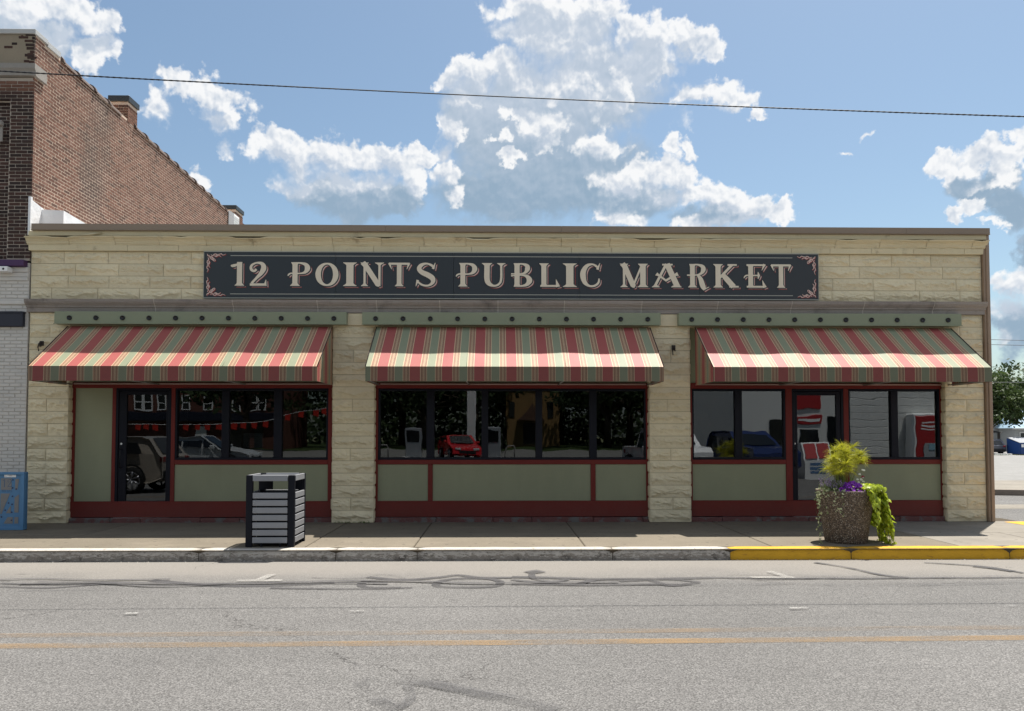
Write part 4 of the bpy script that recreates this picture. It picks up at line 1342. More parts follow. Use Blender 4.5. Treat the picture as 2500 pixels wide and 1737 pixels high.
# ---- the sign
SIGNBG = M('sign_charcoal', (0.022, 0.027, 0.031), 0.38, 0.5, 0.06, 0.8, 0.0, 40, 0.03, 8)
SIGNCREAM = M('sign_cream', (0.72, 0.635, 0.49), 0.5, 0.4, 0.04, 3)
SIGNPINK = M('sign_pink_cream', (0.66, 0.50, 0.43), 0.5, 0.4, 0.04, 3)
SIGNRED = M('sign_red', (0.27, 0.028, 0.026), 0.5, 0.4, 0.05, 3)
SIGNEDGE = M('sign_metal_edge', (0.36, 0.36, 0.31), 0.5, 0.4)
SX0, SX1, SZ0, SZ1, SY = -4.931, 5.449, 3.772, 4.543, 12.90
sign = thing('shop_sign', 'long charcoal sign reading 12 POINTS PUBLIC MARKET in cream lettering', 'sign', ((SX0 + SX1) / 2, SY, (SZ0 + SZ1) / 2))
SC = Vector(sign.location)
def sp(mb, name, mat): return mb.build(name, mat, sign, -SC)
for a, b in zip((SX0, -2.735, -0.75, 1.37, 3.42), (-2.735, -0.75, 1.37, 3.42, SX1)):
    mb = MB(); mb.cbox(a + .0015, b - .0015, SY, SY + .045, SZ0, SZ1, .002); sp(mb, 'sign_panel', SIGNBG)
mb = MB(); mb.box(SX0 - .008, SX1 + .008, SY - .006, SY + .05, SZ1 + .0005, SZ1 + .014); mb.box(SX0 - .008, SX1 + .008, SY - .006, SY + .05, SZ0 - .014, SZ0 - .0005)
mb.box(SX0 - .009, SX0 - .0015, SY - .005, SY + .05, SZ0, SZ1); mb.box(SX1 + .0015, SX1 + .009, SY - .005, SY + .05, SZ0, SZ1)
sp(mb, 'edge_strip', SIGNEDGE)
mb = MB()
for z in (SZ1 - .062, SZ0 + .062): mb.box(SX0 + .44, SX1 - .44, SY - .003, SY - .0005, z - .006, z + .006)
sp(mb, 'pinstripe', SIGNEDGE)
sc_ = MB()
for x in (-2.735, -0.75, 1.37, 3.42):
    for z in (SZ0 + .1, SZ0 + .36, SZ1 - .1): sc_.disc((x + .02, SY - .003, z), .006, 'y', 8)
sp(sc_, 'screw', BLACK)

def ribbon(mb, path, y, e=0.0, closed=False, sx=1.0, sz=1.0, ox=0.0, oz=0.0, mirror=(1, 1)):
    """flat stroke of varying half width in the sign's plane"""
    pts = [Vector((p[0] * mirror[0], p[1] * mirror[1])) for p in path]; hw = [p[2] for p in path]
    n = len(pts); L_ = []; R_ = []
    for i, p in enumerate(pts):
        if closed:
            d = pts[(i + 1) % n] - pts[i - 1]
        else:
            d = pts[min(i + 1, n - 1)] - pts[max(i - 1, 0)]
        if d.length < 1e-6: d = Vector((0, 1))
        d.normalize()
        nn = Vector((-d.y, d.x))
        q = p.copy()
        if e and not closed:
            if i == 0: q = p - d * e
            if i == n - 1: q = p + d * e
        L_.append(q + nn * (hw[i] + e)); R_.append(q - nn * (hw[i] + e))
    vs = [(ox + a.x * sx, y, oz + a.y * sz) for a in L_] + [(ox + a.x * sx, y, oz + a.y * sz) for a in R_]
    m_ = n if closed else n - 1
    flip = (mirror[0] * mirror[1]) < 0
    fs = []
    for i in range(m_):
        j = (i + 1) % n
        fs.append((i, j, n + j, n + i))
    # face the street (-y)
    a, b, c_ = Vector(vs[fs[0][0]]), Vector(vs[fs[0][1]]), Vector(vs[fs[0][2]])
    if (b - a).cross(c_ - a).y > 0: fs = [tuple(reversed(f)) for f in fs]
    mb.add(vs, fs)
def crv(pts, n=6):
    """smooth a list of (x, z, halfwidth)"""
    out = []
    for i in range(len(pts) - 1):
        p0 = pts[max(i - 1, 0)]; p1 = pts[i]; p2 = pts[i + 1]; p3 = pts[min(i + 2, len(pts) - 1)]
        for k in range(n):
            t = k / n
            v = [0.5 * ((2 * p1[j]) + (-p0[j] + p2[j]) * t + (2 * p0[j] - 5 * p1[j] + 4 * p2[j] - p3[j]) * t * t + (-p0[j] + 3 * p1[j] - 3 * p2[j] + p3[j]) * t ** 3) for j in (0, 1, 2)]
            v[2] = max(v[2], 0.004)
            out.append(tuple(v))
    out.append(pts[-1])
    return out
def stem(x, hw=.1, top=.075, bot=.075, x2=None, z0=0.0, z1=1.0):
    x2 = x if x2 is None else x2
    P = lambda z: x + (x2 - x) * z
    pts = []
    if bot: pts += [(P(z0), z0, hw + bot), (P(z0), z0 + .018, hw + bot), (P(z0), z0 + .07, hw + bot * .35), (P(z0), z0 + .12, hw)]
    else: pts += [(P(z0), z0, hw)]
    if top: pts += [(P(z1), z1 - .12, hw), (P(z1), z1 - .07, hw + top * .35), (P(z1), z1 - .018, hw + top), (P(z1), z1, hw + top)]
    else: pts += [(P(z1), z1, hw)]
    return pts
def ring(cx, cz, rx, rz, hx, hz, n=36):
    return [(cx + rx * math.cos(2 * math.pi * k / n), cz + rz * math.sin(2 * math.pi * k / n), hz + (hx - hz) * abs(math.cos(2 * math.pi * k / n)) ** 1.5) for k in range(n)]
def P_bowl(): return crv([(.28, .962, .038), (.50, .965, .036), (.70, .90, .075), (.77, .75, .105), (.70, .60, .07), (.55, .535, .034), (.30, .525, .03), (.14, .53, .03), (.05, .48, .032), (.02, .42, .02)])
GL = {
 '1': [stem(.33, .10, 0, .08), crv([(.36, .93, .07), (.22, .88, .05), (.12, .85, .06), (.05, .84, .055), (.02, .88, .03)])],
 '2': [crv([(.30, .70, .05), (.20, .62, .05), (.08, .70, .06), (.10, .86, .05), (.30, .965, .036), (.52, .93, .075), (.60, .76, .11), (.50, .54, .09), (.30, .32, .055), (.10, .10, .05)]), [(.03, .05, .05), (.70, .05, .05)], [(.66, .0, .07), (.70, .26, .008)]],
 'P': [stem(.29, .10, .05, .085), P_bowl()],
 'O': [('ring', ring(.46, .49, .355, .455, .112, .036))],
 'I': [stem(.20, .10, .09, .09)],
 'N': [stem(.19, .042, .11, .09), [(.12, 1.0, .1), (.22, .88, .1), (.70, .06, .1), (.745, .0, .05)], stem(.745, .042, .13, 0)],
 'T': [stem(.475, .10, 0, .085), [(.03, .955, .045), (.92, .955, .045)], [(.05, .98, .055), (.15, .72, .008)], [(.90, .98, .055), (.80, .72, .008)]],
 'S': [crv([(.74, .74, .02), (.66, .88, .05), (.45, .965, .038), (.24, .90, .075), (.15, .75, .09), (.26, .60, .10), (.50, .48, .11), (.68, .34, .105), (.69, .17, .075), (.54, .045, .042), (.34, .04, .04), (.17, .13, .04), (.07, .26, .02)]), [(.79, 1.0, .01), (.70, .74, .055)], [(.02, .0, .01), (.10, .27, .055)]],
 'U': [crv([(.21, 1.0, .19), (.21, .98, .185), (.21, .90, .11), (.21, .80, .10), (.21, .32, .10), (.29, .12, .085), (.47, .035, .042), (.64, .10, .042), (.73, .30, .042), (.735, .82, .042), (.735, .90, .055), (.735, .98, .15), (.735, 1.0, .155)], 4)],
 'B': [stem(.28, .10, .03, .03), crv([(.22, .95, .04), (.32, .965, .036), (.50, .965, .038), (.66, .89, .08), (.68, .76, .095), (.60, .61, .055), (.44, .55, .03), (.05, .545, .028)]), crv([(.05, .46, .028), (.46, .49, .028), (.66, .44, .07), (.76, .27, .108), (.66, .10, .07), (.48, .038, .038), (.22, .038, .038)])],
 'L': [stem(.24, .10, .085, .05), [(.10, .04, .04), (.80, .04, .04)], [(.80, .0, .085), (.72, .32, .006)]],
 'C': [crv([(.78, .76, .02), (.68, .88, .045), (.50, .965, .038), (.28, .90, .075), (.13, .68, .11), (.11, .45, .118), (.19, .19, .09), (.38, .045, .045), (.60, .055, .045), (.76, .18, .045), (.79, .36, .03)]), [(.83, 1.02, .01), (.72, .74, .06)]],
 'M': [stem(.19, .042, .11, .09), [(.13, 1.0, .1), (.21, .90, .1), (.52, .06, .095), (.55, -.02, .03)], [(.50, .0, .036), (.84, .97, .036)], stem(.87, .10, .075, .09)],
 'A': [stem(.15, .05, 0, .10, .56), stem(.94, .11, 0, .09, .58), [(.40, .965, .036), (.80, .965, .036)], [(.17, .57, .075), (.25, .52, .045), (.54, .29, .05), (.90, .53, .05), (1.0, .57, .085)]],
 'R': [stem(.28, .10, .03, .085), crv([(.20, .93, .04), (.34, .965, .036), (.52, .965, .038), (.70, .89, .08), (.74, .76, .10), (.66, .61, .06), (.50, .54, .03), (.30, .525, .03), (.05, .52, .028)]), crv([(.50, .54, .05), (.62, .36, .09), (.68, .16, .11), (.74, .0, .10), (.80, -.10, .05)]), [(.72, -.10, .03), (.98, .02, .012)]],
 'K': [stem(.25, .10, .085, .085), [(.30, .40, .05), (.60, .74, .05), (.80, .97, .055)], [(.62, .965, .036), (.98, .965, .036)], [(.42, .56, .09), (.60, .34, .11), (.85, .03, .11)], [(.68, .035, .036), (1.05, .035, .036)]],
 'E': [stem(.29, .10, .05, .05), [(.12, .962, .038), (.88, .962, .038)], [(.88, 1.0, .06), (.76, .73, .008)], crv([(.62, .52, .03), (.30, .52, .03), (.12, .52, .03), (.03, .46, .026), (.01, .40, .015)]), [(.60, .37, .012), (.63, .52, .055), (.60, .67, .012)], [(.12, .038, .038), (.88, .038, .038)], [(.88, .0, .08), (.78, .31, .008)]],
}
def letter_row():
    # (character, left edge, right edge with drop shade, baseline) in metres on the sign
    k = 1.0
    px = [('1', 563, 596), ('2', 607, 654), ('P', 700, 756.5), ('O', 769, 825), ('I', 839, 866), ('N', 877, 934), ('T', 943, 1001), ('S', 1010, 1062),
          ('P', 1107.7, 1162), ('U', 1174.7, 1229.6), ('B', 1241, 1296), ('L', 1312, 1364.6), ('I', 1373.7, 1401.6), ('C', 1413, 1464),
          ('M', 1509.7, 1578), ('A', 1589.6, 1660), ('R', 1672, 1732), ('K', 1741.6, 1806), ('E', 1813, 1872), ('T', 1879, 1935)]
    a = (SX1 - SX0) / (1997.5 - 498.0)
    CAP = 0.400
    for ch, p0, p1 in px:
        x0 = SX0 + (p0 - 498.0) * a; x1 = SX0 + (p1 - 498.0) * a - .028
        z0 = 3.972 - 0.004 * (x0 - SX0) / (SX1 - SX0)
        xs = []
        for st in GL[ch]:
            pts = st[1] if isinstance(st, tuple) else st
            for q in pts: xs += [q[0] - q[2] * .7, q[0] + q[2] * .7]
        sx = (x1 - x0) / (max(xs) - min(xs)); ox = x0 - min(xs) * sx
        for name, mat, dy, e, dx, dz in (('letter_red_shade', SIGNRED, .0015, .012, .030, -.026), ('letter_drop_shade', SIGNPINK, .0042, -.006, .030, -.024), ('letter_outline', SIGNBG, .0069, .034, .004, -.004), ('letter', SIGNCREAM, .0096, 0.0, 0, 0)):
            mb = MB()
            for i, st in enumerate(GL[ch]):
                closed = isinstance(st, tuple)
                pts = st[1] if closed else st
                if e < 0: pts = [(q[0], q[1], max(q[2], .012)) for q in pts]
                ribbon(mb, pts, SY - dy - .0003 * i, e, closed, sx, CAP, ox + dx, z0 + dz)
            sp(mb, name, mat)
letter_row()
# corner scrolls
FLO = [crv([(.02, .02, .012), (.05, .10, .018), (.10, .12, .015), (.12, .07, .012)]),
       crv([(.10, .10, .012), (.17, .20, .016), (.26, .17, .014), (.25, .27, .014), (.34, .34, .016), (.30, .22, .012)]),
       crv([(.20, .06, .012), (.30, .10, .018), (.36, .04, .018), (.46, .02, .015), (.50, .09, .012), (.42, .11, .010)]),
       crv([(.36, .10, .012), (.46, .15, .018), (.56, .10, .016), (.66, .12, .012), (.70, .17, .006)]),
       crv([(.46, .05, .010), (.60, .04, .015), (.72, .01, .016), (.78, .07, .014), (.86, .06, .010), (.94, .02, .005)])]
FLO += [[(q[1], q[0], q[2]) for q in st] for st in FLO[2:]]
LOOP = [('ring', [(.24 + .075 * math.cos(t * .35) * 1.0 + .03 * math.sin(t * .35), .22 + .075 * math.sin(t * .35), .014) for t in range(18)]),
        ('ring', [(.34 + .085 * math.cos(t * .35), .30 + .06 * math.sin(t * .35) + .05 * math.cos(t * .35), .014) for t in range(18)])]
S_ = .335
for cx_, cz_, mx_, mz_ in ((SX0 + .045, SZ1 - .03, 1, -1), (SX0 + .045, SZ0 + .03, 1, 1), (SX1 - .045, SZ1 - .03, -1, -1), (SX1 - .045, SZ0 + .03, -1, 1)):
    for name, mat, dy, e, off in (('scroll_red_shade', SIGNRED, .0012, .010, .008), ('scroll', SIGNPINK, .0060, .002, 0)):
        mb = MB()
        for i, st in enumerate(FLO + LOOP):
            closed = isinstance(st, tuple)
            ribbon(mb, st[1] if closed else st, SY - dy - .0003 * i, e, closed, S_, S_, cx_ + off, cz_ - off, (mx_, mz_))
        sp(mb, name, mat)

# ------------------------------------------------------------------ brick building to the left
bb = thing('brick_building', 'two-storey dark brick building with white painted ground floor beside the shop', 'building', (-11.0, 13.0, 0.0))
BO = Vector((-11.0, 13.0, 0.0))
def bpart(mb, name, mat, parent=None):
    return mb.build(name, mat, parent or bb, None if parent else -BO)
SXW = -7.865                      # the side wall above the shop roof
mb = MB(); mb.box(-18, SXW - .006, 12.978, 36, 4.40, 8.26)
# parapet of the side wall falls gently to the back
mb.add([(SXW - .26, 13.0, 8.26), (SXW - .006, 13.0, 8.26), (SXW - .006, 36, 7.55), (SXW - .26, 36, 7.55), (SXW - .26, 13.0, 4.8), (SXW - .006, 13.0, 4.8), (SXW - .006, 36, 4.8), (SXW - .26, 36, 4.8)],
       [(0, 1, 2, 3), (1, 5, 6, 2), (0, 3, 7, 4), (0, 4, 5, 1), (3, 2, 6, 7)])
mb2 = MB()
mb2.box(-18, SXW - .03, 13.06, 13.3, 4.40, 8.255)
mb2.add([(SXW - .30, 13.0, 8.262), (SXW - .006, 13.0, 8.262), (SXW - .006, 36, 7.55), (SXW - .30, 36, 7.55), (SXW - .30, 13.0, 4.8), (SXW - .006, 13.0, 4.8), (SXW - .006, 36, 4.8), (SXW - .30, 36, 4.8)],
       [(0, 1, 2, 3), (1, 5, 6, 2), (0, 3, 7, 4), (0, 4, 5, 1), (3, 2, 6, 7)])
mb2.box(-18, SXW - .30, 13.3, 36, 6.8, 6.9)
bpart(mb2, 'side_wall', BMORTAR)
mb = MB(); mb.box(-8.258, -7.876, 12.974, 13.2, 4.40, 7.52); mb.box(-18, -8.258, 12.976, 13.2, 7.10, 7.52); mb.box(-18, -8.258, 13.036, 13.2, 4.40, 7.10); bpart(mb, 'front_wall', BMORTARD)
mb = MB(); mb.box(-18, -7.872, 12.974, 13.2, 0.0, 4.36); bpart(mb, 'ground_floor_wall', BMORTARW)

# bricks
COURSE, BL, JT = 0.0595, 0.193, 0.0125
rb = random.Random(77)
def brick_mesh(name, mat, tint, L, side=False, proud=0.010):
    mb = MB()
    h = COURSE - JT
    mb.cbox(-L / 2, L / 2, -proud, 0.01, 0, h, 0.003) if not side else mb.cbox(-0.01, proud, -L / 2, L / 2, 0, h, 0.003)
    mb.tint = [tint] * len(mb.f)
    return mb.mesh(name, mat)
BMESH = {}
def brick_variants(key, mat, side=False):
    out = []
    for i in range(10):
        out.append(brick_mesh('brick', mat, i / 9.0, BL - JT, side, (0.002 + 0.0008 * (i % 3)) if side else 0.005 + 0.003 * (i % 3)))
    BMESH[key] = out
brick_variants('d', BRICKD); brick_variants('w', BRICKW); brick_variants('s', BRICK, True); brick_variants('r', BRICK)
count = [0]
stuff = {'d': MB(), 'w': MB(), 's': MB(), 'r': MB()}
for v in stuff.values(): v.tint = []
def place(key, a, b, z, y=None, single=True, side=False):
    """one brick from a to b along the wall"""
    if b - a < 0.03: return
    t = rb.random()
    if key == 'd' and rb.random() < 0.12: t = 0.85
    if single and count[0] < 296:
        me = BMESH[key][int(t * 9.99)]
        o = link('brick', me, bb)
        if side: o.location = Vector((SXW - .006 + .001, (a + b) / 2, z)) - BO; o.scale = (1, (b - a) / (BL - JT), 1)
        else: o.location = Vector(((a + b) / 2, y, z)) - BO; o.scale = ((b - a) / (BL - JT), 1, 1)
        count[0] += 1
    else:
        m_ = stuff[key]; n = len(m_.f)
        pr = 0.006 + 0.005 * rb.random()
        h = COURSE - JT
        if side:
            x0, x1 = SXW - .012, SXW - .006 + 0.0015 + 0.35 * (pr - .006)
            vs = [(x0, a, z), (x0, b, z), (x0, b, z + h), (x0, a, z + h), (x1, a + .001, z + .001), (x1, b - .001, z + .001), (x1, b - .001, z + h - .001), (x1, a + .001, z + h - .001)]
        else:
            y0, y1 = y + .008, y - pr
            vs = [(a, y0, z), (b, y0, z), (b, y0, z + h), (a, y0, z + h), (a + .003, y1, z + .003), (b - .003, y1, z + .003), (b - .003, y1, z + h - .003), (a + .003, y1, z + h - .003)]
        m_.add(vs, [(4, 5, 6, 7), (0, 1, 5, 4), (1, 2, 6, 5), (2, 3, 7, 6), (3, 0, 4, 7)])
        m_.tint.extend([t] * 5)
# front: dark brick pier and the recessed bay at its left
z = 4.44; c = 0
while z + COURSE < 7.53:
    x = -7.862 - (0.0 if c % 2 else BL / 2)
    key = 'd' if z < 7.28 else 'r'
    if c % 2 == 0: place(key, -7.862 - BL / 2 + JT, -7.862, z, 12.974)
    while x > -11.0:
        a = x - BL
        if not (a < -8.26 and z < 7.1):
            place(key, a + JT, x, z, 12.974, single=a > -8.55)
        elif a > -8.26 - BL:
            place(key, -8.26 + JT, x, z, 12.974) if x > -8.26 else None
        x -= BL
    if z < 7.1:
        x = -8.262 - (0.0 if c % 2 else BL / 2)
        if c % 2 == 0: place('d', -8.262 - BL / 2 + JT, -8.262, z, 13.035)
        while x > -10.8:
            place('d', x - BL + JT, x, z, 13.035, single=x > -8.45)
            x -= BL
    z += COURSE; c += 1
# recess: the wall face there lies further back
mb = MB(); mb.box(-18, -8.262, 12.93, 12.975, 7.125, 7.13); bpart(mb, 'recess_head', BRICKD)
# white painted ground floor
z = 0.02; c = 0
while z + COURSE < 4.27:
    if not (3.27 < z < 3.53 or 3.64 < z < 3.74 or z > 4.04):
        x = -7.872 - (0.0 if c % 2 else BL / 2)
        if c % 2 == 0: place('w', -7.872 - BL / 2 + JT, -7.872, z, 12.974, single=z > 0.95)
        while x > -10.6:
            place('w', x - BL + JT, x, z, 12.974, single=(z > 0.95 and x > -8.3))
            x -= BL
    z += COURSE; c += 1
# side wall above the shop roof
z = 4.86; c = 0
while z < 8.25:
    y = 12.975 + (0.0 if c % 2 else -BL / 2)
    while y < 30:
        a, b = max(y, 12.962), y + BL - JT
        if z + COURSE < 8.262 - (b - 13.0) * 0.031:
            place('s', a, b, z, side=True, single=(b < 13.4 and z > 6.2))
        y += BL
    z += COURSE; c += 1
for k, mt in (('d', BRICKD), ('w', BRICKW), ('s', BRICK), ('r', BRICK)):
    if stuff[k].f:
        o = bpart(stuff[k], 'brick', mt); o['kind'] = 'stuff'
# peeling painted frieze above the stone band, coping
mb = MB(); mb.cbox(-18, -7.868, 12.955, 13.0, 7.745, 8.262, .004); bpart(mb, 'painted_frieze', PEEL)
for i in range(9):
    z = 7.76 + i * COURSE
    a = -7.868 - rb.uniform(0.02, 0.16)
    mb = MB(); mb.cbox(a, -7.864, 12.950, 12.99, z, z + COURSE - .012, .004); mb.tint = [rb.random()] * len(mb.f)
    bpart(mb, 'brick', BRICKD)
for (x, z, w) in ((-8.05, 8.19, .16), (-7.96, 8.13, .14), (-8.2, 8.08, .09), (-7.93, 7.90, .10), (-7.9, 7.84, .16), (-7.99, 7.78, .09), (-8.3, 8.02, .14)):
    mb = MB(); mb.cbox(x - w / 2, x + w / 2, 12.949, 12.96, z, z + .04, .014); mb.tint = [rb.random() * .7] * len(mb.f); bpart(mb, 'brick', BRICKD)
mb = MB()
mb.prism([(12.975, 7.535), (12.93, 7.545), (12.925, 7.62), (12.90, 7.66), (12.90, 7.742), (13.25, 7.743), (13.25, 7.535)], 'x', -18, -7.815)
bpart(mb, 'stone_band', BAND)
mb = MB(); mb.cbox(-18, -7.835, 12.925, 13.30, 8.262, 8.345, .006); mb.cbox(-8.15, -7.838, 13.301, 13.70, 8.225, 8.325, .006)
bpart(mb, 'metal_coping', M('grey_metal_coping', (0.42, 0.42, 0.41), 0.45, 0.5, 0.06, 2))
# clay tiles along the parapet
y = 13.75
while y < 30:
    z = 8.285 - (y - 13.0) * 0.031
    t = MB()
    seg = 8
    vs = []
    for q, yy, r_ in ((0, y, .105), (1, y + .06, .105), (2, y + .065, .088), (3, y + .55, .086)):
        for k in range(seg + 1):
            a = math.pi * k / seg
            vs.append((SXW - .13 + r_ * 1.75 * math.cos(a), yy, z - .085 - (yy - y) * 0.031 + 1.45 * r_ * math.sin(a)))
    fs = [(q * (seg + 1) + k, (q + 1) * (seg + 1) + k, (q + 1) * (seg + 1) + k + 1, q * (seg + 1) + k + 1) for q in range(3) for k in range(seg)]
    t.add(vs, [tuple(reversed(f)) for f in fs] , True)
    t.add([vs[k] for k in range(seg + 1)], [tuple(range(seg + 1))])
    if not (16.1 < y + .3 < 16.75 or 22.8 < y + .3 < 23.7):
        bpart(t, 'coping_tile', CLAYTILE)
    y += 0.555
# chimney stacks with dark metal caps
for ya, yb, zt, wd in ((16.24, 16.66, 8.54, .38), (22.96, 23.6, 8.20, .42)):
    ch = MB(); ch.tint = []
    ch.box(SXW - wd, SXW - .004, ya, yb, zt - .45, zt); ch.tint += [0.5] * 6
    o = bpart(ch, 'chimney', BMORTAR)
    bk = MB(); bk.tint = []
    z = zt - 7 * COURSE; c = 0
    while z + COURSE < zt:
        x = SXW - wd - (0 if c % 2 else BL / 2)
        while x < SXW - .01:
            a, b = max(x, SXW - wd), min(x + BL - JT, SXW - .004)
            if b - a > .02:
                n = len(bk.f); bk.box(a, b, ya - .008, ya + .01, z, z + COURSE - JT); bk.tint += [rb.random()] * 6
            x += BL
        y = ya - (0 if c % 2 else BL / 2)
        while y < yb:
            a, b = max(y, ya - .008), min(y + BL - JT, yb)
            if b - a > .02:
                bk.box(SXW - .01, SXW + .004, a, b, z, z + COURSE - JT); bk.tint += [rb.random()] * 6
            y += BL
        z += COURSE; c += 1
    bo_ = bpart(bk, 'brick', BRICK, o); bo_['kind'] = 'stuff'; 
    cp = MB(); cp.cbox(SXW - wd - .03, SXW + .035, ya - .035, yb + .035, zt, zt + .125, .006); cp.box(SXW - .13, SXW - .11, ya - .0372, ya - .035, zt + .05, zt + .07)
    bpart(cp, 'chimney_cap', CAPMETAL, o)
# purple ledge, mouldings, dark blue fascia on the ground floor
mb = MB(); mb.cbox(-18, -7.905, 12.86, 13.0, 4.285, 4.392, .008); bpart(mb, 'purple_ledge', PURPLE)
mb = MB()
for z0, z1, p in ((4.20, 4.283, .02), (4.12, 4.195, .008), (4.055, 4.115, .02)):
    mb.cbox(-18, -7.885, 12.965 - p, 13.0, z0, z1, .006)
bpart(mb, 'white_moulding', BRICKW)
mb = MB(); mb.cbox(-18, -7.90, 12.945, 13.0, 3.655, 3.72, .008); mb.cbox(-18, -7.93, 12.955, 13.0, 3.72, 3.745, .006); bpart(mb, 'white_moulding', BRICKW)
mb = MB(); mb.cbox(-18, -7.925, 12.90, 13.0, 3.275, 3.515, .01); mb.cbox(-18, -7.915, 12.885, 13.0, 3.50, 3.53, .006); bpart(mb, 'blue_fascia', DKBLUE)
mb = MB(); mb.cbox(-8.46, -8.325, 12.845, 12.93, 6.66, 6.745, .01); mb.cbox(-8.50, -8.335, 12.90, 12.93, 6.40, 6.66, .006); bpart(mb, 'window_sill', BAND)
mb = MB(); mb.cbox(-12, -8.26, 13.0, 13.04, 7.08, 7.15, .006); bpart(mb, 'lintel', BRICKD)
# small white camera box under the ledge
cb = thing('camera_box', 'small white security camera box under the purple ledge', 'camera', (-8.21, 12.84, 4.18))
mb = MB(); mb.cbox(-.14, .085, -.05, .10, 0, .085, .008); mb.build('housing', WHITE, cb)
mb = MB(); mb.disc((.02, -.052, .04), .018, 'y', 12); mb.build('lens', BLACK, cb)
# white vent cover on the side wall far back
vc = thing('vent_cover', 'white louvred vent cover high on the brick side wall', 'vent', (SXW, 22.6, 7.05))
mb = MB(); mb.add([(.02, -.28, 0), (.16, -.22, 0), (.16, .22, 0), (.02, .28, 0), (.02, -.28, .95), (.16, -.22, .86), (.16, .22, .86), (.02, .28, .95)],
                  [(3, 2, 1, 0), (4, 5, 6, 7), (0, 1, 5, 4), (1, 2, 6, 5), (2, 3, 7, 6), (3, 0, 4, 7)])
mb.build('cover', WHITE, vc)
mb = MB()
for k in range(12): mb.box(.165, .172, -.2, .2, .06 + k * .065, .08 + k * .065)
mb.build('louvre', M('louvre_grey', (0.5, 0.5, 0.5)), vc)

# ------------------------------------------------------------------ litter bin at the kerb
bin_ = thing('litter_bin', 'square litter bin with grey slats and black corner posts at the kerb', 'bin', (-3.0, 10.52, 0.0))
def lb(x, y, z): return x, y, z
BINBLACK = M('bin_black_steel', (0.006, 0.007, 0.012), 0.5, 0.18, 0.05)
SLAT = M('grey_recycled_slat', (0.24, 0.245, 0.258), 0.5, 0.4, 0.06, 3, 0.06, 60, 0.15, 30, rnd=0.05)
BW, BD, BH = .318, .30, .945
for sx in (-1, 1):
    for sy in (-1, 1):
        mb = MB(); mb.cbox(sx * BW - (.085 if sx > 0 else 0), sx * BW + (0 if sx > 0 else .085), sy * BD - (.06 if sy > 0 else 0), sy * BD + (0 if sy > 0 else .06), 0.0, BH, .006)
        mb.build('post', BINBLACK, bin_)
sl_f = MB(); sl_f.cbox(-BW + .09, BW - .09, -.014, .012, 0, .075, .004); me_f = sl_f.mesh('slat', SLAT)
sl_s = MB(); sl_s.cbox(-.014, .012, -BD + .065, BD - .065, 0, .075, .004); me_s = sl_s.mesh('slat', SLAT)
for k in range(7):
    z = .055 + k * .0975
    for y in (-BD + .012, BD - .012): link('slat', me_f, bin_, (0, y, z))
    for x in (-BW + .014, BW - .012): link('slat', me_s, bin_, (x, 0, z))
for y, nm in ((-BD + .012, 'top_rail'), (BD - .012, 'top_rail')):
    mb = MB(); mb.cbox(-BW + .09, BW - .09, y - .02, y + .012, .868, BH + .001, .004); mb.build(nm, SLAT, bin_)
for x in (-BW + .016, BW - .016):
    mb = MB(); mb.cbox(x - .016, x + .016, -BD + .065, BD - .065, .868, BH + .001, .004); mb.build('top_rail', SLAT, bin_)
mb = MB(); mb.cbox(-BW + .05, BW - .05, -BD + .045, BD - .045, .90, .925, .006); mb.build('lid', M('bin_lid_grey', (0.15, 0.155, 0.165), 0.4, 0.5, 0.06), bin_)
mb = MB()
for q in range(4):
    a = [(-.20, -.19), (.20, -.19), (.20, .19), (-.20, .19)][q]; b = [(-.20, -.19), (.20, -.19), (.20, .19), (-.20, .19)][(q + 1) % 4]
    mb.quad((a[0], a[1], .06), (b[0], b[1], .06), (b[0] * 1.02, b[1] * 1.02, .70), (a[0] * 1.02, a[1] * 1.02, .70))
    mb.quad((b[0], b[1], .06), (a[0], a[1], .06), (a[0] * 1.0, a[1] * 1.0, .70), (b[0] * 1.0, b[1] * 1.0, .70))
mb.quad((-.2, -.19, .06), (.2, -.19, .06), (.2, .19, .06), (-.2, .19, .06))
mb.build('liner', BINBLACK, bin_)
mb = MB()
mb.cbox(-BW + .09, BW - .09, -BD + .06, BD - .06, .03, .05, .004); mb.build('base_plate', BINBLACK, bin_)
for a, b in ((-BW + .03, -BW + .20), (BW - .16, BW - .03)):
    mb = MB(); mb.box(a, b, BD - .075, BD - .06, .72, .87); mb.build('side_plate', BINBLACK, bin_)
for x in (-.12, .13):
    mb = MB(); mb.cbox(x - .013, x + .013, -BD + .03, -BD + .05, 0.0, .06, .003); mb.build('foot_bracket', BINBLACK, bin_)

# ------------------------------------------------------------------ blue cabinet sign at the left edge
BLUE = M('blue_cabinet_paint', (0.075, 0.20, 0.36), 0.45, 0.45, 0.06, 2.0, 0.03, 50, 0.05, 40)
BLUEG = M('cabinet_grey_panel', (0.20, 0.195, 0.19), 0.5, 0.4, 0.05)
DOT = M('dark_blue_dot', (0.012, 0.02, 0.085), 0.4, 0.5)
bx = thing('blue_cabinet', 'blue metal cabinet with a cut-out street map and 12 POINTS lettering', 'cabinet', (-7.775, 12.22, 0.0))
# front face y = -.12; local x from -.45 to .43, z to .9
mb = MB(); mb.cbox(-.45, .43, -.10, -.02, .0, .895, .008); mb.build('cabinet_body', BLUE, bx)
mb = MB()
mb.cbox(-.45, .43, -.125, -.101, .855, .895, .004); mb.cbox(-.45, .43, -.125, -.101, .0, .05, .004); mb.cbox(.375, .43, -.124, -.101, .05, .855, .004)
mb.build('front_frame', BLUE, bx)
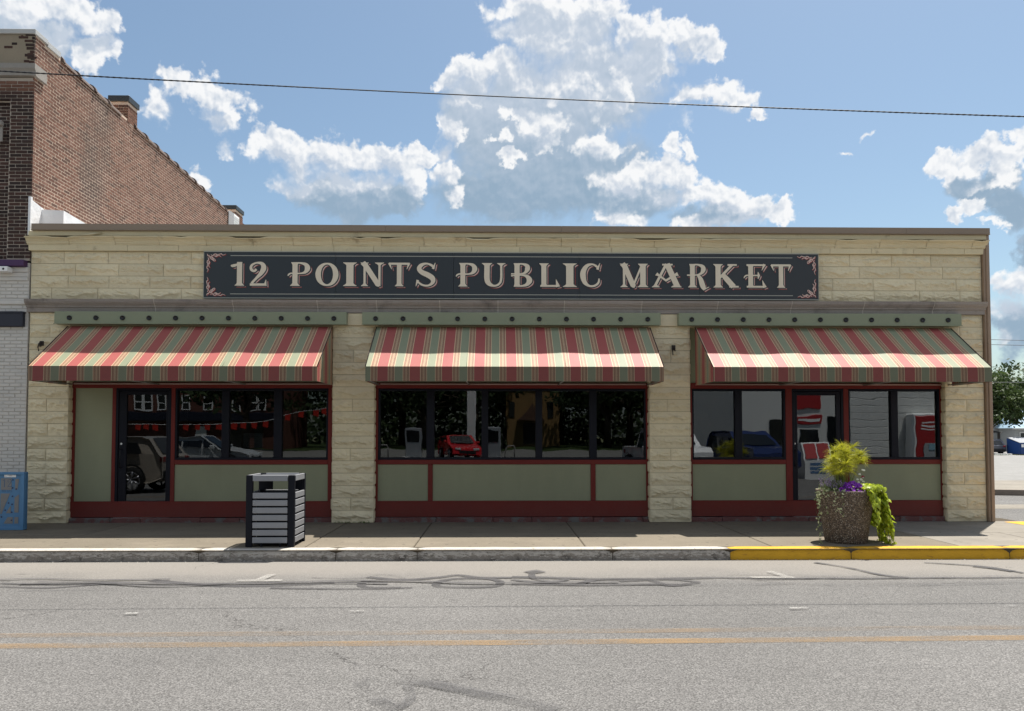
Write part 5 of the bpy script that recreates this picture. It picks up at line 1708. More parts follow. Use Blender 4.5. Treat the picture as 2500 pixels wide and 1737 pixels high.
# recessed grey fields between the raised blue streets (x measured from the right edge of the frame)
def gp(u): return .36 - u        # distance left of the frame's right edge
fields = [[(.30, .62), (.30, .80), (.135, .80), (.135, .62)], [(.08, .62), (.08, .79), (.02, .79), (.045, .62)],
          [(.30, .25), (.30, .565), (.155, .565), (.28, .25)], [(.085, .27), (.085, .50), (.02, .55), (.02, .27)],
          [(.215, .26), (.14, .26), (.14, .38)], [(.245, .10), (.185, .20), (.105, .20), (.105, .10)], [(.08, .10), (.08, .20), (.02, .20), (.02, .10)],
          [(.42, .25), (.42, .565), (.33, .565), (.33, .25)], [(.6, .62), (.6, .80), (.33, .80), (.33, .62)], [(.6, .25), (.6, .565), (.45, .565), (.45, .25)]]
for f in fields:
    mb = MB(); pts = [(gp(u), z) for u, z in f]
    mb.prism(pts, 'y', -.1035, -.1012); mb.build('map_field', BLUEG, bx)
for u, z in ((.115, .775), (.117, .68), (.062, .666), (.118, .58), (.175, .50), (.12, .485), (.225, .415), (.122, .39), (.28, .335), (.124, .295)):
    mb = MB(); mb.disc((gp(u), -.1045, .15 + (z - .295) * 1.30), .0125, 'y', 14); mb.build('map_dot', DOT, bx)
mb = MB(); mb.cbox(gp(.25), gp(.07), -.1065, -.1012, .815, .862, .002); st = mb.build('sticker', WHITE, bx)
mb = MB()
for k, (a, b) in enumerate(((.24, .205), (.18, .13), (.18, .135), (.20, .12), (.105, .078))): mb.box(gp(a), gp(b), -.1072, -.1066, .826 + k * .006, .829 + k * .006)
mb.build('sticker_print', M('sticker_print', (0.12, 0.13, 0.2), 0.6), st)
mb = MB()
def glyph_row(chars, x0, z0, cap, step, y, hwk=1.0):
    for n_, ch in enumerate(chars):
        for i, stt in enumerate(GL[ch]):
            closed = isinstance(stt, tuple)
            pts = stt[1] if closed else stt
            ribbon(mb, [(q[0], q[1], max(.02, q[2] * hwk)) for q in pts], y - .0002 * i, 0, closed, cap * .8, cap, x0 + n_ * step, z0)
glyph_row('12', gp(.275), .665, .12, .075, -.104, .7)
glyph_row('POINTS', gp(.285), .583, .032, .028, -.1025, .8)
mb.build('cabinet_lettering', M('cabinet_letter_blue', (0.075, 0.12, 0.19), 0.5), bx)

# ------------------------------------------------------------------ planter with its plants
PX, PY = 4.82, 10.62
def mat_pebble():
    m, nt, g, bs, out = new_mat('exposed_pebble_pot')
    p = obco(nt)
    v = nt.nodes.new('ShaderNodeTexVoronoi'); nt.links.new(p, v.inputs['Vector']); v.inputs['Scale'].default_value = 85.0
    cc = g.sep(v.outputs['Color'])
    c = g.mix(cc[0], (0.085, 0.062, 0.044), (0.28, 0.21, 0.145))
    c = g.mix(g.m('GREATER_THAN', cc[1], 0.88), c, (0.46, 0.40, 0.32))
    c = g.mix(g.ramp(v.outputs['Distance'], .35, .75), c, (0.06, 0.048, 0.038))
    nt.links.new(c, bs.inputs['Base Color']); bs.inputs['Roughness'].default_value = 0.7; bs.inputs['Specular IOR Level'].default_value = 0.3
    nt.links.new(bump(nt, g, g.m('SUBTRACT', 1.0, v.outputs['Distance']), 0.9, 0.012), bs.inputs['Normal'])
    return m
pl = thing('planter', 'tapered round pebble concrete planter on the pavement by the yellow kerb', 'planter', (PX, PY, 0.0))
mb = MB()
mb.lathe([(0.0, 0.0), (.262, 0.0), (.276, .012), (.300, .2), (.335, .42), (.372, .66), (.385, .70), (.384, .712), (.374, .717), (.345, .716), (.335, .70), (.325, .62)], 48)
mb.build('pot', mat_pebble(), pl)
mb = MB(); mb.lathe([(.333, .655), (.2, .675), (0.0, .68)], 24); mb.build('soil', M('potting_soil', (0.03, 0.022, 0.016), 0.95, 0.1), pl)

def mat_leaf(name, c1, c2, rough=0.5, trans=0.35):
    m, nt, g, bs, out = new_mat(name)
    p = obco(nt)
    k = g.noise(p, 14.0, 3.0, 0.6)
    at = nt.nodes.new('ShaderNodeAttribute'); at.attribute_name = 'tint'
    c = g.mix(at.outputs['Fac'], c1, c2)
    c = g.mix(1.0, c, g.m('MULTIPLY_ADD', k, 0.5, 0.75), 'MULTIPLY')
    nt.links.new(c, bs.inputs['Base Color']); bs.inputs['Roughness'].default_value = rough; bs.inputs['Specular IOR Level'].default_value = 0.35
    tl = nt.nodes.new('ShaderNodeBsdfTranslucent'); nt.links.new(c, tl.inputs['Color'])
    mx = nt.nodes.new('ShaderNodeMixShader'); mx.inputs[0].default_value = trans
    nt.links.new(bs.outputs[0], mx.inputs[1]); nt.links.new(tl.outputs[0], mx.inputs[2]); nt.links.new(mx.outputs[0], out.inputs[0])
    return m
rp_ = random.Random(21)
def blade(mb, p0, p1, p2, w, t, n=4):
    """thin arching blade through three points"""
    p0, p1, p2 = Vector(p0), Vector(p1), Vector(p2)
    side = (p2 - p0).cross(Vector((rp_.uniform(-1, 1), rp_.uniform(-1, 1), .3)))
    if side.length < 1e-5: side = Vector((1, 0, 0))
    side.normalize()
    vs = []
    for i in range(n + 1):
        a = i / n
        p = (1 - a) ** 2 * p0 + 2 * a * (1 - a) * p1 + a * a * p2
        ww = w * (1 - a * .85) / 2
        vs += [p + side * ww, p - side * ww]
    mb.add(vs, [(2 * i, 2 * i + 2, 2 * i + 3, 2 * i + 1) for i in range(n)])
    mb.tint += [t] * n
# papyrus: a sheaf of stems, each ending in a mop of fine rays
pap = thing('papyrus_plant', 'tall yellow-green papyrus grass rising from the middle of the planter', 'grass plant', (PX - .02, PY, .66))
st = MB(); st.tint = []; mop = MB(); mop.tint = []
for i in range(30):
    a = rp_.uniform(0, 6.283); rr_ = rp_.uniform(.01, .08)
    lean = rp_.uniform(.02, .22) * (1 if i else 0)
    h = rp_.uniform(.36, .72) - lean * .8
    b = Vector((rr_ * math.cos(a), rr_ * math.sin(a), 0)); t = Vector((b.x + lean * math.cos(a), b.y + lean * math.sin(a), h))
    blade(st, b, (b + t) / 2 + Vector((0, 0, .04)), t, .011, rp_.random(), 4); blade(st, b, (b + t) / 2 + Vector((0, 0, .04)), t, .011, rp_.random(), 4)
    for k in range(80):
        az = rp_.uniform(0, 6.283); L = rp_.uniform(.07, .17)
        up = rp_.uniform(-.45, 1.5)
        d = Vector((math.cos(az), math.sin(az), up)).normalized()
        mid = t + d * L * .55 + Vector((0, 0, .02)); end = t + d * L + Vector((0, 0, -.055 * rp_.random()))
        blade(mop, t, mid, end, .0065, min(1, max(0, rp_.gauss(.5, .3))), 3)
st.build('stem', mat_leaf('papyrus_stem', (0.16, 0.22, 0.04), (0.26, 0.30, 0.06)), pap)
mop.build('mop', mat_leaf('papyrus_ray', (0.30, 0.33, 0.025), (0.56, 0.53, 0.045), 0.5, 0.4), pap)
o = MB(); o.tint = []
for k in range(150):      # tawny dry rays low in the mop
    az = rp_.uniform(0, 6.283); t = Vector((.13 * math.cos(az) * rp_.random(), .13 * math.sin(az) * rp_.random(), rp_.uniform(.28, .42)))
    d = Vector((math.cos(az), math.sin(az), rp_.uniform(-.6, .5))).normalized()
    blade(o, t, t + d * .08, t + d * .17 + Vector((0, 0, -.04)), .005, rp_.random(), 3)
o.build('dry_rays', mat_leaf('papyrus_dry', (0.20, 0.17, 0.05), (0.30, 0.24, 0.10)), pap)

def leaf(mb, p, nrm, size, t, heart=True):
    nrm = Vector(nrm).normalized()
    down = Vector((rp_.uniform(-.5, .5), rp_.uniform(-.3, .3), -1)); down = (down - nrm * down.dot(nrm)).normalized()
    sd = nrm.cross(down)
    p = Vector(p); s = size
    if heart:
        out_ = [(0, 0, 0), (-.42, -.10, .02), (-.52, .22, -.03), (-.28, .62, -.02), (0, 1.0, -.10), (.28, .62, -.02), (.52, .22, -.03), (.42, -.10, .02)]
    else:
        out_ = [(0, 0, 0), (-.32, .3, .03), (-.34, .62, .0), (0, .95, -.05), (.34, .62, 0), (.32, .3, .03)]
    vs = [p + sd * (u * s) + down * (v * s) + nrm * (w * s) for u, v, w in out_]
    c = p + down * (.4 * s) + nrm * (.06 * s)
    n = len(vs)
    mb.add(vs + [c], [(k, (k + 1) % n, n) for k in range(n)])
    mb.tint += [t] * n
# lime sweet potato vine spilling over the right side
vine = thing('sweet_potato_vine', 'lime green trailing vine spilling down the right side of the planter', 'plant', (PX, PY, .66))
lv = MB(); lv.tint = []; vs_ = MB(); vs_.tint = []
for s_ in range(26):
    a0 = R(rp_.uniform(-75, 38)); L = rp_.uniform(.35, .82) if s_ > 3 else .9
    p = Vector((.26 * math.cos(a0), .26 * math.sin(a0), .02)); path = [p.copy()]
    outd = Vector((math.cos(a0) + .25, math.sin(a0) * .8, 0)).normalized()
    n = int(L / .035)
    reach = rp_.uniform(.08, .17)
    for k in range(n):
        f = k / n
        tgt = p + outd * (.035 if (p - path[0]).xy.length < reach else .004 + .006 * rp_.random())
        zz = .035 * math.cos(min(1, k / 5) * 2.2) if k < 5 else -.037
        p = Vector((tgt.x + rp_.uniform(-.012, .012), tgt.y + rp_.uniform(-.012, .012), max(p.z + zz, -.645)))
        path.append(p.copy())
        for q in range(3):
            nn = outd + Vector((rp_.uniform(-.9, .9), rp_.uniform(-1.1, .5), rp_.uniform(-.1, 1.0)))
            leaf(lv, p + Vector((rp_.uniform(-.035, .035), rp_.uniform(-.04, .03), rp_.uniform(-.02, .02))), nn, rp_.uniform(.050, .085), rp_.random())
    vs_.tube(path, .004, 4)
for k in range(40):
    a0 = R(rp_.uniform(-80, 45)); r_ = rp_.uniform(.16, .33)
    leaf(lv, (r_ * math.cos(a0), r_ * math.sin(a0), rp_.uniform(.03, .13)), (rp_.uniform(-.4, .6), rp_.uniform(-1, .4), 1), rp_.uniform(.05, .08), rp_.random())
lv.build('leaves', mat_leaf('lime_leaf', (0.30, 0.38, 0.025), (0.56, 0.64, 0.06), 0.45, 0.5), vine)
vs_.tint = None
vs_.build('vine_stem', M('vine_stem', (0.16, 0.2, 0.04)), vine)
# trailing pale ivy on the left side
ivy = thing('trailing_ivy', 'pale variegated ivy trailing down the left side of the planter', 'plant', (PX, PY, .66))
lv = MB(); lv.tint = []; vs_ = MB()
for s_, (ang, L, out0) in enumerate(((200, .62, .47), (212, .30, .42), (228, .22, .40), (188, .34, .43), (205, .72, .49), (240, .30, .385), (196, .5, .45))):
    a0 = R(ang); d = Vector((math.cos(a0), math.sin(a0), 0)); p = d * .30; p.z = .05; path = [p.copy()]
    n = int((L + .15) / .028)
    for k in range(n):
        r_ = min(.30 + k * .035, out0)
        p = Vector((d.x * r_ + .012 * math.sin(k * 1.1 + s_), d.y * r_, p.z + (.012 if k < 3 else -.028)))
        p.z = max(p.z, -.64)
        path.append(p.copy())
        if rp_.random() < .8 - .45 * k / n:
            for q in range(2 if k > 6 else 3):
                leaf(lv, p + Vector((rp_.uniform(-.022, .022), rp_.uniform(-.03, .02), rp_.uniform(-.015, .015))), (rp_.uniform(-1, 1), -1, rp_.uniform(-.2, .8)), rp_.uniform(.022, .036), rp_.random(), False)
    vs_.tube(path, .0022, 4)
for k in range(38):
    a0 = R(rp_.uniform(160, 262)); r_ = rp_.uniform(.22, .37)
    leaf(lv, (r_ * math.cos(a0), r_ * math.sin(a0), rp_.uniform(.03, .09)), (rp_.uniform(-.5, .5), rp_.uniform(-1, .2), 1), rp_.uniform(.022, .04), rp_.random(), False)
lv.build('leaves', mat_leaf('ivy_leaf', (0.16, 0.20, 0.07), (0.55, 0.58, 0.34), 0.5, 0.25), ivy)
vs_.build('ivy_stem', M('ivy_stem', (0.10, 0.11, 0.05)), ivy)
# petunias
pet = thing('petunia_plant', 'purple petunias in flower at the front of the planter', 'flowers', (PX, PY, .66))
fl = MB(); fl.tint = []
vs = [(0, 0, -.012)]; fs = []
for k in range(20):
    a = 2 * math.pi * k / 20; r_ = .036 * (1 + .13 * math.cos(5 * a)); vs.append((r_ * math.cos(a), r_ * math.sin(a), .004 * math.sin(5 * a)))
for k in range(20): vs.append((.012 * math.cos(2 * math.pi * k / 20), .012 * math.sin(2 * math.pi * k / 20), -.003))
for k in range(20):
    k2 = (k + 1) % 20
    fs += [(1 + k, 1 + k2, 21 + k2, 21 + k)]
fl.add(vs, fs, True); fl.tint += [.9] * 20
fl.add(vs, [(21 + k, 21 + (k + 1) % 20, 0) for k in range(20)]); fl.tint += [0.0] * 20
mef = fl.mesh('flower', mat_leaf('petunia_petal', (0.045, 0.006, 0.075), (0.26, 0.035, 0.46), 0.6, 0.3))
for k in range(52):
    x = rp_.gauss(.03, .09); y = rp_.uniform(-.36, -.2); z = .02 + rp_.random() * .16 * max(0, 1 - abs(x - .02) * 4)
    o = link('flower', mef, pet, (x, y + z * .6, z + .02))
    o.rotation_euler = (R(rp_.uniform(35, 85)), R(rp_.uniform(-25, 25)), R(rp_.uniform(-35, 35)))
    s = rp_.uniform(.75, 1.0); o.scale = (s, s, s)
lv = MB(); lv.tint = []
for k in range(130):
    leaf(lv, (rp_.uniform(-.12, .24), rp_.uniform(-.33, -.05), rp_.uniform(0, .10)), (rp_.uniform(-.6, .6), rp_.uniform(-1, .2), .8), rp_.uniform(.03, .05), rp_.random(), False)
lv.build('leaves', mat_leaf('petunia_leaf', (0.05, 0.085, 0.025), (0.12, 0.18, 0.05)), pet)
# lavender at the back left
lav = thing('lavender_plant', 'pale purple lavender spikes at the left of the planter', 'flowers', (PX, PY, .66))
sm = MB(); sm.tint = []; pm = MB(); pm.tint = []
for k in range(120):
    b = Vector((rp_.uniform(-.32, -.08), rp_.uniform(-.22, .12), 0)); t = b + Vector((rp_.uniform(-.12, .07), rp_.uniform(-.06, .04), rp_.uniform(.10, .22)))
    blade(sm, b, (b + t) / 2 + Vector((0, 0, .02)), t, .006, rp_.random(), 3)
    for q in range(3):
        blade(sm, b + (t - b) * rp_.random() * .8, b + (t - b) * .7 + Vector((rp_.uniform(-.04, .04), 0, .01)), b + (t - b) * .6 + Vector((rp_.uniform(-.06, .06), rp_.uniform(-.03, .03), .02)), .007, rp_.random(), 2)
    if k % 2 == 0:
        for q in range(5):
            pp = t - (t - b) * .07 * q
            leaf(pm, pp + Vector((rp_.uniform(-.008, .008), -.004, 0)), (rp_.uniform(-1, 1), -1, .3), .016, rp_.random(), False)
sm.build('stem', mat_leaf('lavender_stem', (0.10, 0.14, 0.05), (0.21, 0.25, 0.10)), lav)
pm.build('bloom', mat_leaf('lavender_bloom', (0.20, 0.13, 0.27), (0.42, 0.33, 0.48)), lav)['kind'] = 'stuff'
# white and crimson spires at the right of the papyrus
spi = thing('flower_spire', 'slender spire of white and crimson blooms right of the papyrus', 'flowers', (PX + .14, PY - .12, .66))
sm = MB(); sm.tint = []; blade(sm, (0, 0, 0), (.01, 0, .14), (.03, -.01, .34), .008, .5, 5); blade(sm, (-.02, 0, 0), (-.01, 0, .1), (.0, -.01, .26), .008, .5, 5)
sm.build('stem', MATS['lavender_stem'], spi)
wm = MB(); wm.tint = []; cm = MB(); cm.tint = []
for (x, z, s, m_) in ((.03, .33, .04, wm), (.055, .325, .04, wm), (.0, .27, .035, wm), (.02, .20, .045, wm), (-.03, .20, .04, wm), (.035, .24, .05, cm), (.02, .11, .05, cm), (-.25, .30, .02, wm), (-.02, .16, .035, wm), (.05, .17, .035, wm)):
    for q in range(5):
        leaf(m_, (x + rp_.uniform(-.01, .01), -.02, z + .02), (rp_.uniform(-1, 1), -1, rp_.uniform(-.4, .6)), s * .75, rp_.random(), False)
wm.build('white_bloom', mat_leaf('white_petal', (0.65, 0.68, 0.55), (0.8, 0.8, 0.75)), spi)
cm.build('crimson_bloom', mat_leaf('crimson_petal', (0.22, 0.006, 0.02), (0.35, 0.02, 0.04)), spi)
wp = MB()
for k in range(2): wp.disc((.035 - .015 * k, -.045, .235 - .13 * k), .007, 'y', 8)
wp.build('white_eye', WHITE, spi)

# ------------------------------------------------------------------ overhead cables
cable = MB()
pts = []
A, B = (-5.857, 5.755), (6.324, 5.305)
for i in range(61):
    t = -0.6 + 2.2 * i / 60
    x = A[0] + (B[0] - A[0]) * t
    z = A[1] + (B[1] - A[1]) * t - 0.16 * t * (1 - t)
    pts.append((x, 9.0, z))
for k in range(2):
    tw = []
    for i in range(len(pts) - 1):
        for q in range(6):
            f = q / 6
            p = [pts[i][j] + (pts[i + 1][j] - pts[i][j]) * f for j in (0, 1, 2)]
            ph = p[0] * 42 + k * math.pi
            tw.append((p[0], p[1] + .0035 * math.cos(ph), p[2] + .0035 * math.sin(ph)))
    cable.tube(tw, .0068, 5)
oc = cable.build('overhead_cable', WIRE); tag(oc, 'black twisted overhead cable crossing the sky above the shop', 'cable')

# grit and flakes in the gutter, weeds where the pier meets the pavement
rg = random.Random(15)
gm_ = MB()
for k in range(260):
    x = rg.uniform(-6.5, 7.5); y = 10.02 - abs(rg.gauss(0, .05)); s = rg.uniform(.004, .013)
    z = ROADZ + .001
    a = rg.uniform(0, 6.28)
    p = [(x + s * math.cos(a + q * 2.09), y + s * math.sin(a + q * 2.09), z) for q in range(3)]
    gm_.add(p + [(x, y, z + s * .8)], [(0, 1, 3), (1, 2, 3), (2, 0, 3)])
o = gm_.build('gutter_grit', M('pale_grit', (0.42, 0.39, 0.34), 0.9)); o['kind'] = 'stuff'; o['label'] = 'pale grit and paint flakes lying in the gutter'
wd = thing('weed', 'small green weeds at the foot of the pier behind the litter bin', 'weed', (-2.45, 12.92, 0.0))
wm_ = MB(); wm_.tint = []
for k in range(46):
    b = Vector((rg.uniform(-.30, .30), rg.uniform(-.03, .03), 0)); h = rg.uniform(.015, .05)
    blade(wm_, b, b + Vector((rg.uniform(-.02, .02), -.01, h)), b + Vector((rg.uniform(-.05, .05), rg.uniform(-.05, .0), h * .8)), .012, rg.random(), 2)
wm_.build('leaves', MATS['petunia_leaf'], wd)

# ------------------------------------------------------------------ beyond the shop to the right
WIREG = M('far_wire_grey', (0.11, 0.115, 0.125), 0.6)
for (y, za, zb, xa, xb, r_, lb_) in ((60.0, 9.2, 8.6, 30, 60, .022, 'thin grey power line, highest of the three at the right edge'), (60.0, 8.78, 8.25, 30, 60, .022, 'thin grey power line, second from the top at the right edge'), (60.0, 5.70, 5.50, 30, 60, .018, 'thin grey power line just above the tree at the right edge')):
    mb = MB(); mb.tube([(xa + (xb - xa) * i / 20, y, za + (zb - za) * i / 20 - .5 * (i / 20) * (1 - i / 20)) for i in range(21)], r_, 5)
    o = mb.build('power_line', WIREG); tag(o, lb_, 'power line', 'power lines right of the shop')
rt = random.Random(5)
BARK = M('tree_bark', (0.085, 0.068, 0.05), 0.9, 0.1, 0.2, 3, 0.3, 20, 0.6, 12, 0.05)
def tree(name, x, y, z0, h, crown_r, label, leaf_mat, seed, n_cl=90, per=55, crown_lo=0.25, size=0.30, squash=0.75):
    r_ = random.Random(seed)
    t = thing(name, label, 'tree', (x, y, z0))
    tk = MB()
    tk.tube([(0, 0, 0), (.1, 0, h * .25), (0, .1, h * .5), (.1, 0, h * .8)], [h * .035, h * .027, h * .018, h * .006], 8)
    cl = []
    for k in range(n_cl):
        # clumps on an irregular shell
        a = r_.uniform(0, 6.283); e = math.asin(r_.uniform(-.75, 1.0)); rad = crown_r * r_.uniform(.45, 1.05) * (1 + .22 * noise.noise(Vector((math.cos(a) * 1.6, math.sin(a) * 1.6, e * 1.5 + seed))))
        c = Vector((rad * math.cos(e) * math.cos(a), rad * math.cos(e) * math.sin(a), h * (crown_lo + (1 - crown_lo) * .5) + rad * squash * math.sin(e)))
        cl.append(c)
        if k % 3 == 0:
            b = Vector((0, 0, h * r_.uniform(.25, .6)))
            tk.tube([b, (b + c) / 2 + Vector((0, 0, -.1 * h * .3)), c], [h * .010, h * .006, h * .002], 5, True, False)
    tk.build('trunk', BARK, t)
    cr = MB(); cr.tint = []
    for c in cl:
        s = crown_r * r_.uniform(.14, .26)
        tn = r_.random()
        for q in range(per):
            p = c + Vector((r_.gauss(0, s * .55), r_.gauss(0, s * .55), r_.gauss(0, s * .36)))
            n_ = Vector((r_.uniform(-1, 1), r_.uniform(-1, 1), r_.uniform(0, 1.2))).normalized()
            u = n_.cross(Vector((r_.uniform(-1, 1), r_.uniform(-1, 1), r_.uniform(-1, 1)))).normalized(); w = n_.cross(u)
            L = size * r_.uniform(.6, 1.3)
            cr.add([p - u * L * .5, p + w * L * .28, p + u * L * .5, p - w * L * .28], [(0, 1, 2, 3)])
            cr.tint.append(min(1, max(0, tn * .6 + r_.random() * .4)))
    cr.build('crown', leaf_mat, t)
    return t
LEAFA = mat_leaf('maple_leaf', (0.024, 0.045, 0.013), (0.075, 0.11, 0.03), 0.55, 0.3)
LEAFB = mat_leaf('dark_leaf', (0.016, 0.032, 0.011), (0.045, 0.07, 0.022), 0.85, 0.15)
tree('leafy_tree', 55.2, 86.0, -0.8, 8.6, 4.4, 'leafy green tree overhanging the grey house at the right edge', LEAFA, 3, 150, 70, .30, .42)
tree('leafy_tree', 70.0, 106.0, -0.8, 11.0, 6.0, 'bushy green tree behind the blue-roofed house', LEAFA, 8, 110, 60, .25, .5)
# grey house with a pale blue metal roof
SIDING = M('grey_siding', (0.40, 0.405, 0.40), 0.7, 0.3, 0.05, .5, 0.05, 4)
ROOFB = M('pale_blue_metal_roof', (0.30, 0.42, 0.52), 0.4, 0.5, 0.1, .6)
hs = thing('grey_house', 'grey clapboard house with a pale blue metal roof beyond the lot', 'house', (67.1, 98, -0.8))
mb = MB(); mb.box(-3.2, 12, -4, 8, 0, 2.95); mb.box(-9.5, -3.2, -1.0, 8, 0, 3.2)
mb.add([(-9.5, -1.0, 3.2), (-3.2, -1.0, 3.2), (-6.0, -1.0, 4.9)], [(0, 1, 2)])
mb.build('wall', SIDING, hs)
mb = MB()
for k in range(16): mb.box(-3.22, 12, -4.03, -4.0, .2 + k * .2, .22 + k * .2)
for k in range(15): mb.box(-9.5, -3.25, -1.03, -1.0, .2 + k * .2, .22 + k * .2)
mb.build('siding_board', M('siding_edge', (0.27, 0.275, 0.28)), hs)
mb = MB()
mb.add([(-3.7, -4.5, 2.92), (12.5, -4.5, 2.92), (12.5, 2, 5.6), (-1.2, 2, 5.6), (-3.7, 8, 2.92)], [(0, 1, 2, 3), (0, 3, 4)])
mb.add([(-10, -1.4, 3.0), (-6.0, -1.4, 5.1), (-6.0, 8, 5.1), (-10, 8, 3.0), (-2.6, -1.4, 3.25), (-2.6, 8, 3.25)], [(0, 1, 2, 3), (1, 4, 5, 2)])
mb.build('roof', ROOFB, hs)
mb = MB(); mb.box(-3.75, 12.5, -4.55, -4.45, 2.80, 2.94); mb.add([(-6.0, -1.5, 5.0), (-2.5, -1.5, 3.1), (-2.5, -1.5, 3.3), (-6.0, -1.5, 5.2)], [(0, 1, 2, 3)])
mb.build('eaves_board', WHITE, hs)
mb = MB(); mb.box(-2.7, -2.0, -3.0, -2.2, 2.9, 5.3); mb.build('chimney', M('old_chimney_brick', (0.10, 0.06, 0.05)), hs)
mb = MB(); mb.box(-2.6, -1.85, -4.08, -4.0, 1.1, 2.4); w = mb.build('window', WHITE, hs)
mb = MB(); mb.box(-2.52, -1.93, -4.1, -4.08, 1.18, 1.72); mb.box(-2.52, -1.93, -4.1, -4.08, 1.77, 2.32); mb.build('pane', M('far_dark_pane', (0.03, 0.035, 0.04), 0.15), w)
# dark open shelter
sh = thing('open_shelter', 'small dark-roofed open shelter behind the grey parked car', 'shelter', (55.3, 89, -0.8))
mb = MB(); mb.add([(-3, -2, 2.35), (2.6, -2, 2.35), (2.6, 2, 2.35), (-3, 2, 2.35), (-.4, 0, 3.3)], [(0, 1, 4), (1, 2, 4), (2, 3, 4), (3, 0, 4), (3, 2, 1, 0)]); mb.build('roof', M('dark_shingle', (0.07, 0.06, 0.058), .9), sh)
for x in (-2.6, .6, 2.2):
    mb = MB(); mb.box(x - .1, x + .1, -1.8, -1.6, 0, 2.35); mb.build('post', MATS['dark_shingle'], sh)

